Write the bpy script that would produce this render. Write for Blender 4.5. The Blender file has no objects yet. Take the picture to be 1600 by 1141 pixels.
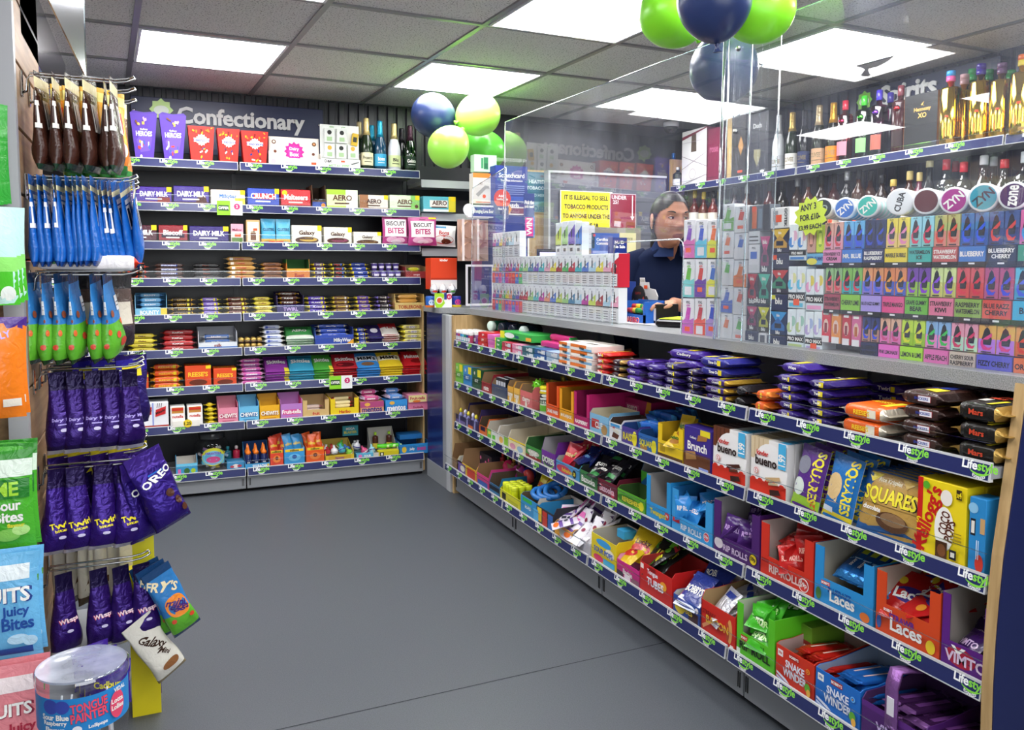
import bpy, math, random
from mathutils import Matrix, Vector
random.seed(7)
SC = bpy.context.scene
COL = SC.collection
PI = math.pi
# ------------------------------------------------------------------ camera
F_PX, CX, CY, CAM_H = 1310.0, 800.0, 515.0, 1.22
PITCH = math.atan((CY - 420) / F_PX)
YAW = math.atan((800 - 231) / math.hypot(F_PX, CY - 420))
FW = Vector((math.sin(YAW) * math.cos(PITCH), math.cos(YAW) * math.cos(PITCH), -math.sin(PITCH)))
RT = Vector((math.cos(YAW), -math.sin(YAW), 0))
UP = RT.cross(FW)
CAMP = Vector((0, 0, CAM_H))
cd = bpy.data.cameras.new('camera'); cam = bpy.data.objects.new('camera', cd); COL.objects.link(cam)
cam.matrix_world = Matrix.Translation(CAMP) @ Matrix((RT, UP, -FW)).transposed().to_4x4()
cd.sensor_width = 36.0; cd.lens = F_PX / 1600 * 36.0; cd.shift_y = (CY - 570.5) / 1600
cd.clip_start = 0.05
SC.camera = cam
# ------------------------------------------------------------------ world, light, exposure
w = bpy.data.worlds.new('world'); SC.world = w; w.use_nodes = True
bg = w.node_tree.nodes['Background']; bg.inputs[0].default_value = (0.9, 0.95, 1, 1); bg.inputs[1].default_value = 0.4
SC.view_settings.view_transform = 'Standard'; SC.view_settings.look = 'None'
SC.view_settings.exposure = 0.12; SC.view_settings.gamma = 1; SC.view_settings.use_curve_mapping = False
PANEL_STRENGTH = 16.0
def area(name, loc, rot, sx, sy, power, col=(1, 1, 1)):
    l = bpy.data.lights.new(name, 'AREA'); l.shape = 'RECTANGLE'; l.size = sx; l.size_y = sy; l.energy = power; l.color = col
    o = bpy.data.objects.new(name, l); COL.objects.link(o); o.location = loc; o.rotation_euler = rot
    return o
# added fill light from behind the viewer, with no visible source
area('viewer_side_fill', (0.6, -1.5, 1.5), (math.radians(90), 0, 0), 3.0, 1.9, 55, (0.93, 0.97, 1.0))

def at(px, py, ax, val):
    """the point where the sight line through a pixel meets the plane axis = val"""
    d = FW * F_PX + RT * (px - CX) - UP * (py - CY)
    t = (val - CAMP[ax]) / d[ax]
    return CAMP + d * t
# ------------------------------------------------------------------ materials
def lin(h):
    if not isinstance(h, str): return (*h, 1)
    h = h.lstrip('#')
    if len(h) == 3: h = ''.join(c * 2 for c in h)
    r = []
    for i in (0, 2, 4):
        c = int(h[i:i+2], 16) / 255
        r.append(c / 12.92 if c <= 0.04045 else ((c + 0.055) / 1.055) ** 2.4)
    return (*r, 1)
_m = {}
KIND = dict(card=(0.42, 0, .35, 0), film=(0.24, 0, .5, .25), foil=(0.28, .55, .5, .45), print=(0.4, 0, .3, 0), matte=(0.8, 0, .2, 0),
            gloss=(0.12, 0, .5, 0), metal=(0.28, 1, .5, 0), chrome=(0.14, 1, .5, 0), goldmetal=(0.1, 1, .5, 0), paint=(0.35, 0, .4, 0),
            cloth=(0.9, 0, .1, .12), skin=(0.5, 0, .35, 0), strip=(0.22, 0, .5, 0), latex=(0.3, 0, .5, 0), eye=(0.08, 0, .5, 0))
def M(col, kind='card'):
    k = (col, kind)
    if k in _m: return _m[k]
    m = bpy.data.materials.new('%s_%s' % (kind, col if isinstance(col, str) else 'c')); m.use_nodes = True
    nt = m.node_tree; b = nt.nodes['Principled BSDF']
    ro, me, sp, bump = KIND[kind]
    b.inputs['Base Color'].default_value = lin(col); b.inputs['Roughness'].default_value = ro
    b.inputs['Metallic'].default_value = me; b.inputs['Specular IOR Level'].default_value = sp
    if kind == 'skin':
        b.inputs['Subsurface Weight'].default_value = .12; b.inputs['Subsurface Radius'].default_value = (.012, .005, .003)
    if kind == 'latex':
        b.inputs['Subsurface Weight'].default_value = .25; b.inputs['Subsurface Radius'].default_value = (.1, .1, .1)
    if bump:
        tc = nt.nodes.new('ShaderNodeTexCoord'); n = nt.nodes.new('ShaderNodeTexNoise'); bp = nt.nodes.new('ShaderNodeBump')
        n.inputs['Scale'].default_value = 38 if kind != 'cloth' else 300; n.inputs['Detail'].default_value = 3; n.inputs['Distortion'].default_value = 1.2
        bp.inputs['Strength'].default_value = bump; bp.inputs['Distance'].default_value = .012 if kind != 'cloth' else .002
        nt.links.new(tc.outputs['Object'], n.inputs['Vector']); nt.links.new(n.outputs['Fac'], bp.inputs['Height']); nt.links.new(bp.outputs[0], b.inputs['Normal'])
    _m[k] = m
    return m
def clear_mat(name, tint=(1, 1, 1), gloss=1.0, rough=0.02, base=0.0, haze=0.0):
    """clear plastic sheet: fresnel reflection over plain transmission"""
    m = bpy.data.materials.new(name); m.use_nodes = True; nt = m.node_tree; nt.nodes.clear()
    out = nt.nodes.new('ShaderNodeOutputMaterial'); mix = nt.nodes.new('ShaderNodeMixShader')
    tr = nt.nodes.new('ShaderNodeBsdfTransparent'); gl = nt.nodes.new('ShaderNodeBsdfGlossy')
    tr.inputs[0].default_value = (*tint, 1); gl.inputs['Roughness'].default_value = rough
    def mth(op, a, b=None, c=None, clamp=False):
        n = nt.nodes.new('ShaderNodeMath'); n.operation = op; n.use_clamp = clamp
        for i, x in enumerate((a, b, c)):
            if x is None: continue
            if isinstance(x, (int, float)): n.inputs[i].default_value = x
            else: nt.links.new(x, n.inputs[i])
        return n.outputs[0]
    geo = nt.nodes.new('ShaderNodeNewGeometry'); dot = nt.nodes.new('ShaderNodeVectorMath'); dot.operation = 'DOT_PRODUCT'
    nt.links.new(geo.outputs['Incoming'], dot.inputs[0]); nt.links.new(geo.outputs['Normal'], dot.inputs[1])
    f = mth('POWER', mth('SUBTRACT', 1.0, mth('ABSOLUTE', dot.outputs['Value'])), 5.0)
    f = mth('MULTIPLY_ADD', f, .94 * gloss, .06 * gloss + base, True)
    nt.links.new(f, mix.inputs[0])
    nt.links.new(tr.outputs[0], mix.inputs[1]); nt.links.new(gl.outputs[0], mix.inputs[2])
    last = mix
    if haze:
        df = nt.nodes.new('ShaderNodeBsdfDiffuse'); m2 = nt.nodes.new('ShaderNodeMixShader'); df.inputs[0].default_value = (.8, .85, 1, 1)
        tc = nt.nodes.new('ShaderNodeTexCoord'); n = nt.nodes.new('ShaderNodeTexNoise'); n.inputs['Scale'].default_value = 7; n.inputs['Detail'].default_value = 8
        mp = nt.nodes.new('ShaderNodeMapRange'); mp.inputs[1].default_value = .35; mp.inputs[2].default_value = .75; mp.inputs[3].default_value = haze * .5; mp.inputs[4].default_value = haze * 1.6
        nt.links.new(tc.outputs['Object'], n.inputs['Vector']); nt.links.new(n.outputs['Fac'], mp.inputs[0]); nt.links.new(mp.outputs[0], m2.inputs[0])
        nt.links.new(mix.outputs[0], m2.inputs[1]); nt.links.new(df.outputs[0], m2.inputs[2]); last = m2
    nt.links.new(last.outputs[0], out.inputs[0])
    return m
CLEAR = clear_mat('clear_plastic', (.98, .985, .985), .35, .02)
SHEET = clear_mat('acrylic_sheet', (.96, .975, .98), 1.25, .004, .01, .06)
EDGE = clear_mat('acrylic_edge', (.8, .9, .95), 1.0, .05, .35)
GLASSG = clear_mat('green_glass', (.1, .35, .12), 1.0, .02, .03)
GLASSC = clear_mat('pale_glass', (.85, .9, .9), 1.0, .02, .05)
GLASSR = clear_mat('rose_glass', (.9, .35, .4), 1.0, .02, .04)
GLASSV = clear_mat('violet_glass', (.45, .12, .3), 1.0, .02, .04)
GLASSA = clear_mat('amber_glass', (.45, .14, .03), 1.0, .02, .04)
def emit(name, col, s):
    m = bpy.data.materials.new(name); m.use_nodes = True; nt = m.node_tree
    b = nt.nodes['Principled BSDF']; b.inputs['Base Color'].default_value = (.9, .9, .9, 1)
    b.inputs['Emission Color'].default_value = (*col, 1); b.inputs['Emission Strength'].default_value = s
    return m
def noise_mat(name, c1, c2, scale, rough=.6, stretch=(1, 1, 1), lo=.4, hi=.6, detail=4, bump=0.0, spec=.3):
    m = bpy.data.materials.new(name); m.use_nodes = True; nt = m.node_tree; b = nt.nodes['Principled BSDF']
    tc = nt.nodes.new('ShaderNodeTexCoord'); mp = nt.nodes.new('ShaderNodeMapping'); n = nt.nodes.new('ShaderNodeTexNoise'); cr = nt.nodes.new('ShaderNodeValToRGB')
    mp.inputs['Scale'].default_value = stretch; n.inputs['Scale'].default_value = scale; n.inputs['Detail'].default_value = detail
    cr.color_ramp.elements[0].position = lo; cr.color_ramp.elements[1].position = hi
    cr.color_ramp.elements[0].color = lin(c1); cr.color_ramp.elements[1].color = lin(c2)
    nt.links.new(tc.outputs['Object'], mp.inputs[0]); nt.links.new(mp.outputs[0], n.inputs['Vector']); nt.links.new(n.outputs['Fac'], cr.inputs[0])
    nt.links.new(cr.outputs[0], b.inputs['Base Color']); b.inputs['Roughness'].default_value = rough; b.inputs['Specular IOR Level'].default_value = spec
    if bump:
        bp = nt.nodes.new('ShaderNodeBump'); bp.inputs['Strength'].default_value = bump; bp.inputs['Distance'].default_value = .003
        nt.links.new(n.outputs['Fac'], bp.inputs['Height']); nt.links.new(bp.outputs[0], b.inputs['Normal'])
    return m
OAK = noise_mat('oak', '#a98a5c', '#c2a373', 9, .5, (6, 6, .6), .35, .65)
OAKL = noise_mat('slatwall_wood', '#7d5f42', '#9c7c5a', 8, .5, (3, .5, 6), .35, .65)
WORKTOP = noise_mat('speckled_worktop', '#6f7274', '#a9abac', 420, .38, lo=.3, hi=.7, detail=2)
FLOORM = noise_mat('vinyl_floor', '#43474c', '#565a60', 300, .42, lo=.3, hi=.72, detail=3, spec=.4)
TILE = noise_mat('ceiling_tile', '#77726f', '#e6e3e1', 150, .9, (1, 1, 1), .36, .42, detail=5, bump=.4)
GREYMET = M('#8f9296', 'paint'); LGREY = M('#b9bcc0', 'paint'); DARK = M('#141416', 'matte'); NAVYM = M('#1d2450', 'paint')
STRIPN = M('#252c5e', 'strip'); STEEL = M('#b9b9b8', 'chrome'); WHITE = M('#f2f2f0', 'card'); GREYP = M('#c3c4c6', 'paint')
# ------------------------------------------------------------------ text cache
_tx = {}
def glyphs(s):
    """flat triangles of a line of lettering: height of a capital = 1, centred, plus its width"""
    if s in _tx: return _tx[s]
    cu = bpy.data.curves.new('lettering', 'FONT'); cu.body = s; cu.align_x = 'CENTER'; cu.align_y = 'CENTER'
    cu.resolution_u = 2; cu.offset = .028; cu.fill_mode = 'FRONT'; cu.space_character = .97
    o = bpy.data.objects.new('lettering', cu); me = o.to_mesh()
    vs = [(v.co.x, v.co.y) for v in me.vertices]; fs = [tuple(p.vertices) for p in me.polygons]
    o.to_mesh_clear(); bpy.data.objects.remove(o); bpy.data.curves.remove(cu)
    if not vs: vs = [(0, 0)]
    x0 = min(a for a, _ in vs); x1 = max(a for a, _ in vs); y0 = min(b for _, b in vs); y1 = max(b for _, b in vs)
    cxx, cyy = (x0 + x1) / 2, (y0 + y1) / 2; k = 1 / max(1e-6, (y1 - y0))
    r = ([((a - cxx) * k, (b - cyy) * k) for a, b in vs], fs, (x1 - x0) * k)
    _tx[s] = r
    return r
# ------------------------------------------------------------------ mesh builder
class MB:
    def __init__(s): s.v = []; s.f = []; s.mi = []; s.sm = []; s.ms = []; s.T = Matrix.Identity(4)
    def mat(s, m):
        if m not in s.ms: s.ms.append(m)
        return s.ms.index(m)
    def add(s, vs, fs, m, smooth=False):
        b = len(s.v); i = s.mat(m); T = s.T
        s.v += [tuple(T @ Vector(p)) for p in vs]
        for f in fs: s.f.append(tuple(b + k for k in f)); s.mi.append(i); s.sm.append(smooth)
        return s
    def box(s, x0, x1, y0, y1, z0, z1, m, b=0):
        if not b:
            vs = [(x0,y0,z0),(x1,y0,z0),(x1,y1,z0),(x0,y1,z0),(x0,y0,z1),(x1,y0,z1),(x1,y1,z1),(x0,y1,z1)]
            return s.add(vs, [(0,3,2,1),(4,5,6,7),(0,1,5,4),(1,2,6,5),(2,3,7,6),(3,0,4,7)], m)
        vs = []; ring = []
        for z, k in ((z0, b), (z0 + b, 0), (z1 - b, 0), (z1, b)):
            a0, a1, c0, c1 = x0 + k, x1 - k, y0 + k, y1 - k; q = b * .6 if k == 0 else b * .3
            vs += [(a0+q,c0,z),(a1-q,c0,z),(a1,c0+q,z),(a1,c1-q,z),(a1-q,c1,z),(a0+q,c1,z),(a0,c1-q,z),(a0,c0+q,z)]
        fs = [tuple(range(7, -1, -1)), tuple(range(24, 32))]
        for r in range(3):
            for i in range(8): fs.append((r*8+i, r*8+(i+1)%8, r*8+8+(i+1)%8, r*8+8+i))
        return s.add(vs, fs, m)
    def poly(s, pts, m): return s.add(pts, [tuple(range(len(pts)))], m)
    def extrude(s, pts, d, m):
        """closed outline (list of 3-D points) thickened by vector d"""
        n = len(pts); d = Vector(d); vs = [tuple(p) for p in pts] + [tuple(Vector(p) + d) for p in pts]
        fs = [tuple(range(n - 1, -1, -1)), tuple(range(n, 2 * n))] + [(i, (i+1) % n, n + (i+1) % n, n + i) for i in range(n)]
        return s.add(vs, fs, m)
    def lathe(s, prof, m, n=24, c=(0, 0), smooth=True, caps=True, sy=1.0):
        vs = []; fs = []
        for r, z in prof:
            for i in range(n): a = 2 * PI * i / n; vs.append((c[0] + r * math.cos(a), c[1] + sy * r * math.sin(a), z))
        for k in range(len(prof) - 1):
            for i in range(n): j = (i + 1) % n; fs.append((k*n+i, k*n+j, k*n+n+j, k*n+n+i))
        if caps: fs.append(tuple(range(n - 1, -1, -1))); fs.append(tuple((len(prof)-1)*n + i for i in range(n)))
        return s.add(vs, fs, m, smooth)
    def tube(s, pts, r, m, n=8):
        pts = [Vector(p) for p in pts]; vs = []; fs = []; up = None
        for k, p in enumerate(pts):
            d = (pts[min(k+1, len(pts)-1)] - pts[max(k-1, 0)]).normalized()
            if up is None: up = Vector((0, 0, 1)) if abs(d.z) < .9 else Vector((1, 0, 0))
            a = d.cross(up).normalized(); b = a.cross(d).normalized(); up = b
            rr = r[k] if isinstance(r, (list, tuple)) else r
            for i in range(n): t = 2*PI*i/n; vs.append(tuple(p + a*math.cos(t)*rr + b*math.sin(t)*rr))
        for k in range(len(pts) - 1):
            for i in range(n): j = (i+1) % n; fs.append((k*n+i, k*n+j, k*n+n+j, k*n+n+i))
        fs.append(tuple(range(n-1, -1, -1))); fs.append(tuple((len(pts)-1)*n+i for i in range(n)))
        return s.add(vs, fs, m, True)
    def grid(s, fn, nu, nv, m, smooth=True):
        vs = [tuple(fn(i/nu, j/nv)) for j in range(nv+1) for i in range(nu+1)]
        fs = [(j*(nu+1)+i, j*(nu+1)+i+1, (j+1)*(nu+1)+i+1, (j+1)*(nu+1)+i) for j in range(nv) for i in range(nu)]
        return s.add(vs, fs, m, smooth)
    def art(s, items, S, w, h, kind='print', curved=False, e0=.0004, es=.00035):
        """print artwork on a surface; S(u, v, lift) gives the point, items are in fractions of w and h"""
        e = e0
        for it in items:
            t = it[0]
            if t == 'r':
                _, a, b, c, d, col = it; m = M(col, kind)
                n = 8 if curved else 1
                vs = [tuple(S((a+(c-a)*i/n)*w, (b+(d-b)*j/n)*h, e)) for j in range(n+1) for i in range(n+1)]
                s.add(vs, [(j*(n+1)+i, j*(n+1)+i+1, (j+1)*(n+1)+i+1, (j+1)*(n+1)+i) for j in range(n) for i in range(n)], m, curved)
            elif t == 'p':
                _, pts, col = it; s.add([tuple(S(a*w, b*h, e)) for a, b in pts], [tuple(range(len(pts)))], M(col, kind))
            elif t in 'cse':
                if t == 'e': _, a, b, ru, rv, col = it; ru *= w; rv *= h; n = 20; star = 0
                elif t == 'c': _, a, b, r, col = it; ru = rv = r * h; n = 20; star = 0
                else: _, a, b, r, col = it; ru = rv = r * h; n = 24; star = 1
                vs = [tuple(S(a*w, b*h, e))]
                for i in range(n):
                    k = (.78 if i % 2 else 1) if star else 1
                    vs.append(tuple(S(a*w + ru*k*math.cos(2*PI*i/n), b*h + rv*k*math.sin(2*PI*i/n), e)))
                s.add(vs, [(0, 1+i, 1+(i+1) % n) for i in range(n)], M(col, kind), curved)
            elif t == 't':
                if not it[1]: continue
                txt, a, b, size, col = it[1:6]; rot = it[6] if len(it) > 6 else 0; mw = it[7] if len(it) > 7 else .9
                gv, gf, gw = glyphs(txt); sc = size * h
                lim = mw * (w if abs(math.sin(math.radians(rot))) < .5 else h)
                kx = min(1, lim / (gw * sc)); 
                if kx < .6: sc *= kx / .6; kx = .6
                cr, sr = math.cos(math.radians(rot)), math.sin(math.radians(rot))
                vs = []
                for gx, gy in gv:
                    X, Y = gx*sc*kx, gy*sc
                    vs.append(tuple(S(a*w + X*cr - Y*sr, b*h + X*sr + Y*cr, e)))
                s.add(vs, gf, M(col, kind))
            e += es
        return s
    def build(s, name, parent=None, loc=(0, 0, 0), rz=0, rot=None, autosmooth=False):
        me = bpy.data.meshes.new(name); me.from_pydata(s.v, [], s.f)
        for m in s.ms: me.materials.append(m)
        me.polygons.foreach_set('material_index', s.mi); me.polygons.foreach_set('use_smooth', s.sm); me.update()
        o = bpy.data.objects.new(name, me); COL.objects.link(o); o.location = loc
        o.rotation_euler = rot if rot else (0, 0, rz)
        if parent: o.parent = parent
        return o
LABELS = {}
def tag(o, label, cat, group=None):
    o['label'] = label; o['category'] = cat
    if group: o['group'] = group
    LABELS.setdefault(label, []).append((o.name, group))
    return o
def thing(name, label, cat, loc=(0, 0, 0), rz=0, group=None, rot=None):
    o = bpy.data.objects.new(name, None); COL.objects.link(o); o.empty_display_size = .05
    o.location = loc; o.rotation_euler = rot if rot else (0, 0, rz)
    return tag(o, label, cat, group)
def cp(src, k):
    o = src if k == 0 else src.copy()
    if k: COL.objects.link(o)
    return o
def struct(o): o['kind'] = 'structure'; return o
def inst(src, name, loc, rot, label, cat, group=None):
    """a copy of a thing with copies of its parts and sub-parts"""
    c = src.copy(); COL.objects.link(c); c.name = name; c.location = loc; c.rotation_euler = rot
    for k in ('group',):
        if k in c: del c[k]
    def rec(a, b):
        for ch in list(a.children):
            d = ch.copy(); COL.objects.link(d); d.parent = b; rec(ch, d)
    rec(src, c)
    return tag(c, label, cat, group)
def flat(x0, y, z0):
    """upright plane facing -y whose lower left corner is (x0, y, z0)"""
    return lambda u, v, e: (x0 + u, y - e, z0 + v)
def top(x0, y0, z):
    return lambda u, v, e: (x0 + u, y0 + v, z + e)
def side(x, y0, z0):
    """plane facing -x; u runs toward -y"""
    return lambda u, v, e: (x - e, y0 - u, z0 + v)
ORD = ['first', 'second', 'third', 'fourth', 'fifth', 'sixth', 'seventh', 'eighth', 'ninth', 'tenth', 'eleventh', 'twelfth', 'thirteenth', 'fourteenth', 'fifteenth', 'sixteenth', 'seventeenth', 'eighteenth']
# ================================================================== the room
ZC = 2.22
YB = 5.13      # back wall
XR = 3.65      # right wall
XLW = -1.6     # left wall
YN = -2.2
mb = MB(); mb.box(XLW, XR + .3, YN, YB + .3, -.05, 0, FLOORM)
o = struct(mb.build('floor'))
sm = M('#303338', 'matte'); mb = MB()
for a, b in (((300, 1171), (1040, 1004)),):
    p = at(*a, 2, 0.0); q = at(*b, 2, 0.0); d = (q - p).normalized(); n = Vector((-d.y, d.x, 0)) * .0018
    mb.poly([tuple(p + n + Vector((0,0,.0006))), tuple(p - n + Vector((0,0,.0006))), tuple(q - n + Vector((0,0,.0006))), tuple(q + n + Vector((0,0,.0006)))], sm)
struct(mb.build('trim_1'))
# ceiling: tiles and grid turned by 2.6 degrees, lamps set into it
CR = math.radians(2.6); C0 = Vector((-.005, 3.89, ZC))
Tc = Matrix.Translation(C0) @ Matrix.Rotation(CR, 4, 'Z')
P = .645
mb = MB(); mb.T = Tc
mb.box(-4 * P, 7 * P, -10 * P, 3 * P, 0.006, .03, TILE)
struct(mb.build('ceiling'))
gm = M('#8d8b8c', 'paint'); mb = MB(); mb.T = Tc
for i in range(-4, 8):
    x = i * P - .027; mb.box(x, x + .024, -10 * P, 3 * P, -.002, .006, gm)
    
for j in range(-10, 4):
    y = j * P - .027; mb.box(-4 * P, 7 * P, y, y + .024, -.0025, .0055, gm)
struct(mb.build('trim_2'))
LIT = emit('lamp_diffuser', (1, .99, 1), PANEL_STRENGTH)
FR = M('#e8e8ea', 'paint')
def ceiling_lamp(i, j, label, grp=None):
    t = thing('ceiling_light', label, 'ceiling light', tuple(Tc @ Vector((i*P, j*P, 0))), CR, grp)
    mb = MB(); a = P - .03
    for q in ((0, a, 0, .012), (0, a, a-.012, a), (0, .012, .012, a-.012), (a-.012, a, .012, a-.012)): mb.box(*q, -.006, .004, FR)
    mb.build('frame', t)
    mb = MB(); mb.box(.012, a-.012, .012, a-.012, -.004, .002, LIT); mb.build('diffuser', t)
ceiling_lamp(0, 0, 'square lit ceiling panel above the wide back shelves at left')
ceiling_lamp(2, 0, 'lit ceiling panel straight above the green and navy balloons')
ceiling_lamp(2, -2, 'large lit ceiling panel cut by the top edge of the picture')
ceiling_lamp(4, -2, 'bright lit ceiling panel right of the big balloons, nearest the gold bottles')
ceiling_lamp(4, 0, 'lit ceiling panel above the shop assistant behind the screen')
ceiling_lamp(0, -2, 'lit ceiling panel over the aisle just outside the top of the view')
ceiling_lamp(-2, 0, 'lit ceiling panel at far left hidden behind the bag display')
for k, (i, j) in enumerate(((0, -4), (2, -4), (4, -4), (0, -6), (2, -6), (-2, -2))):
    ceiling_lamp(i, j, 'lit ceiling panel behind the viewer out of the view', 'lights behind the viewer')
BLK = M('#1b1c22', 'matte'); SLAT = M('#24252c', 'paint')
mb = MB(); mb.box(XLW, XR + .12, YB, YB + .1, 0, ZC + .01, M('#3a3b40', 'paint'))
struct(mb.build('wall_back'))
# dark vertical slats above the back shelves
mb = MB(); x = -1.2
while x < 2.0:
    mb.box(x, x + .038, YB - .022, YB - .0005, 1.3, ZC - .004, SLAT, .004); x += .06
struct(mb.build('trim_3'))
mb = MB(); mb.box(XR, XR + .1, YN, YB, 0, ZC + .01, M('#2b3054', 'paint')); struct(mb.build('wall_right'))
mb = MB(); mb.box(XLW - .1, XLW, YN, YB + .1, 0, ZC + .01, M('#8e8f92', 'paint')); struct(mb.build('wall_left'))
mb = MB(); mb.box(XLW, XR + .1, YN - .1, YN, 0, ZC + .01, M('#b9bcc0', 'paint')); struct(mb.build('wall_front'))
mb = MB(); y = 1.2
while y < YB - .1:
    mb.box(XR - .02, XR - .0005, y, y + .045, 1.3, ZC - .004, M('#1e2340', 'paint'), .004); y += .07
struct(mb.build('trim_4'))
# ------------------------------------------------------------------ signs
def sign_star(mb, cx, cy, r, S, col, col2):
    vs = [tuple(S(cx, cy, .012))]; n = 16
    for i in range(n):
        k = .78 if i % 2 else 1; vs.append(tuple(S(cx + r*k*math.cos(2*PI*i/n), cy + r*k*math.sin(2*PI*i/n), .012)))
    mb.add(vs, [(0, 1+i, 1+(i+1) % n) for i in range(n)], col)
    vs2 = [tuple(S(cx + r*.62*math.cos(a), cy - r*.05 + r*.42*math.sin(a), .0135)) for a in [2*PI*i/16 for i in range(16)]]
    mb.add(vs2, [tuple(range(16))], col2)
def letters(mb, txt, cx, cy, h, S, m, d=.012, squeeze=1):
    gv, gf, gw = glyphs(txt)
    for lift in (d * .5, d):
        mb.add([tuple(S(cx + a*h*squeeze, cy + b*h, lift)) for a, b in gv], gf, m)
    return gw * h
bm = M('#262c4c', 'paint')
ys = YB - .05
sx0 = at(205, 190, 1, ys).x; sx1 = at(505, 190, 1, ys).x; sz0 = 1.86; sz1 = at(500, 171, 1, ys).z
t = thing('hanging_sign', 'navy board with white lettering Confectionary above the back shelves', 'sign', (sx0, ys, sz0))
mb = MB(); mb.box(0, sx1 - sx0, 0, .012, 0, sz1 - sz0, bm, .003); mb.build('board', t)
S = flat(0, 0, 0); lx = at(379, 187, 1, ys); 
mb = MB(); wd = at(478, 187, 1, ys).x - at(279, 187, 1, ys).x
gv, gf, gw = glyphs('Confectionary'); hh = wd / gw
letters(mb, 'Confectionary', lx.x - sx0, lx.z - sz0 - .012, hh, S, M('#c9c9c8', 'paint')); mb.build('lettering', t)
mb = MB(); q = at(252, 172, 1, ys); sign_star(mb, q.x - sx0, q.z - sz0, .062, S, M('#bfe08a', 'paint'), M('#dfe8d8', 'paint')); mb.build('star', t)
mb = MB()
for q in ((209, 172), (499, 196)):
    p = at(*q, 1, ys); mb.T = Matrix.Translation((p.x - sx0, 0, p.z - sz0)) @ Matrix.Rotation(PI/2, 4, 'X'); mb.lathe([(.009, 0), (.009, .006), (.006, .01)], STEEL, 12)
mb.build('screw', t)
# spirits sign
xs = XR - .06
p0 = at(1340, 150, 0, xs); p1 = at(1562, 130, 0, xs)
t = thing('hanging_sign', 'navy board with white lettering Spirits above the gold bottles', 'sign', (xs, p0.y, 1.86))
S = side(0, 0, 0)
mb = MB(); mb.box(0, .012, -(p0.y - p1.y), 0, 0, .33, bm, .003); mb.build('board', t)
a = at(1378, 160, 0, xs); b = at(1465, 138, 0, xs); gv, gf, gw = glyphs('Spirits'); hh = (a.y - b.y) / gw
mb = MB(); letters(mb, 'Spirits', p0.y - (a.y + b.y)/2, (at(1425, 146, 0, xs).z - 1.86), hh*1.02, S, M('#d9dad8', 'paint')); mb.build('lettering', t)
mb = MB(); q = at(1353, 158, 0, xs); sign_star(mb, p0.y - q.y, q.z - 1.86, .055, S, M('#7fc43a', 'paint'), M('#d8e8c8', 'paint')); mb.build('star', t)
# ================================================================== shop fittings
def raw_w(s):
    cu = bpy.data.curves.new('lettering', 'FONT'); cu.body = s; o = bpy.data.objects.new('lettering', cu); me = o.to_mesh()
    xs_ = [v.co.x for v in me.vertices]; r = max(xs_) - min(xs_); o.to_mesh_clear(); bpy.data.objects.remove(o); bpy.data.curves.remove(cu)
    return r
LSPLIT = raw_w('Life') / raw_w('Lifestyle')
WHT = M('#f4f6f6', 'strip'); GRN = M('#86d64a', 'strip')
def logo(mb, S, cx, cy, w):
    """Lifestyle EXPRESS: white and green word, green smile, small arched word"""
    gv, gf, gw = glyphs('Lifestyle'); k = w / gw; lim = -gw/2 + gw * LSPLIT
    for sel, m in ((lambda a: a <= lim, WHT), (lambda a: a > lim, GRN)):
        fs = [f for f in gf if sel(sum(gv[i][0] for i in f) / len(f))]
        mb.add([tuple(S(cx + a*k, cy + b*k, .0006)) for a, b in gv], fs, m)
    vs = []; n = 10
    for i in range(n + 1):
        t = -1 + 2*i/n; x = cx + w*.02 + t*w*.28; y = cy - w*.185 + w*.085*t*t; th = w*.022*(1 - t*t) + w*.008
        vs += [tuple(S(x, y + th, .0009)), tuple(S(x, y - th, .0009))]
    mb.add(vs, [(2*i, 2*i+1, 2*i+3, 2*i+2) for i in range(n)], GRN)
    gv, gf, gw = glyphs('EXPRESS'); k = w*.36 / gw
    mb.add([tuple(S(cx + a*k, cy - w*.262 + b*k + (a*k)**2 * 2.2 / w * .8, .0006)) for a, b in gv], gf, WHT)
def riser(parent, w, h, T=None):
    mb = MB()
    if T: mb.T = T
    mb.poly([(.003, .002, 0), (w - .003, .002, 0), (w - .003, .002, h), (.003, .002, h)], CLEAR); mb.box(.003, w - .003, .0008, .0032, h - .0015, h, EDGE)
    return mb.build('riser', parent)
def shelf(parent, T, w, d, zt, sh, spacing, n, lw, rise, plain=False, first=None):
    """local x along the front, y back, front edge at y = 0; zt = top of the label strip"""
    mb = MB(); mb.T = T; mb.box(.002, w - .002, .006, d, zt - .032, zt - .01, GREYMET if not plain else LGREY)
    o = mb.build('shelf', parent)
    mb = MB(); mb.T = T @ Matrix.Translation((0, 0, zt - sh))
    S = lambda u, v, e: (u, .001 - e + .005 * v / sh, v)
    mb.extrude([(.003, .001, 0), (.003, .006, sh), (.003, .012, sh), (.003, .012, 0)], (w - .006, 0, 0), LGREY if plain else GREYP)
    if not plain:
        mb.poly([tuple(S(.006, .003, .0003)), tuple(S(w-.006, .003, .0003)), tuple(S(w-.006, sh-.004, .0003)), tuple(S(.006, sh-.004, .0003))], STRIPN)
        for i in range(n): logo(mb, S, (first if first is not None else spacing * .5) + i * spacing, sh * .66, lw)
    mb.build('label_strip', o)
    if rise: riser(o, w, rise, T @ Matrix.Translation((0, 0, zt)))
    return o
R180 = Matrix.Identity(4)
BZ = [1.79, 1.565, 1.365, 1.172, .981, .795, .597, .397, .137]
BY = [4.74] * 7 + [4.70] * 2
BX = [-.547, .463, 1.474]
t = thing('gondola_shelving', 'tall grey shelving unit with nine rows of navy label strips along the back wall', 'shelving', (0, 0, 0), 0)
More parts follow.
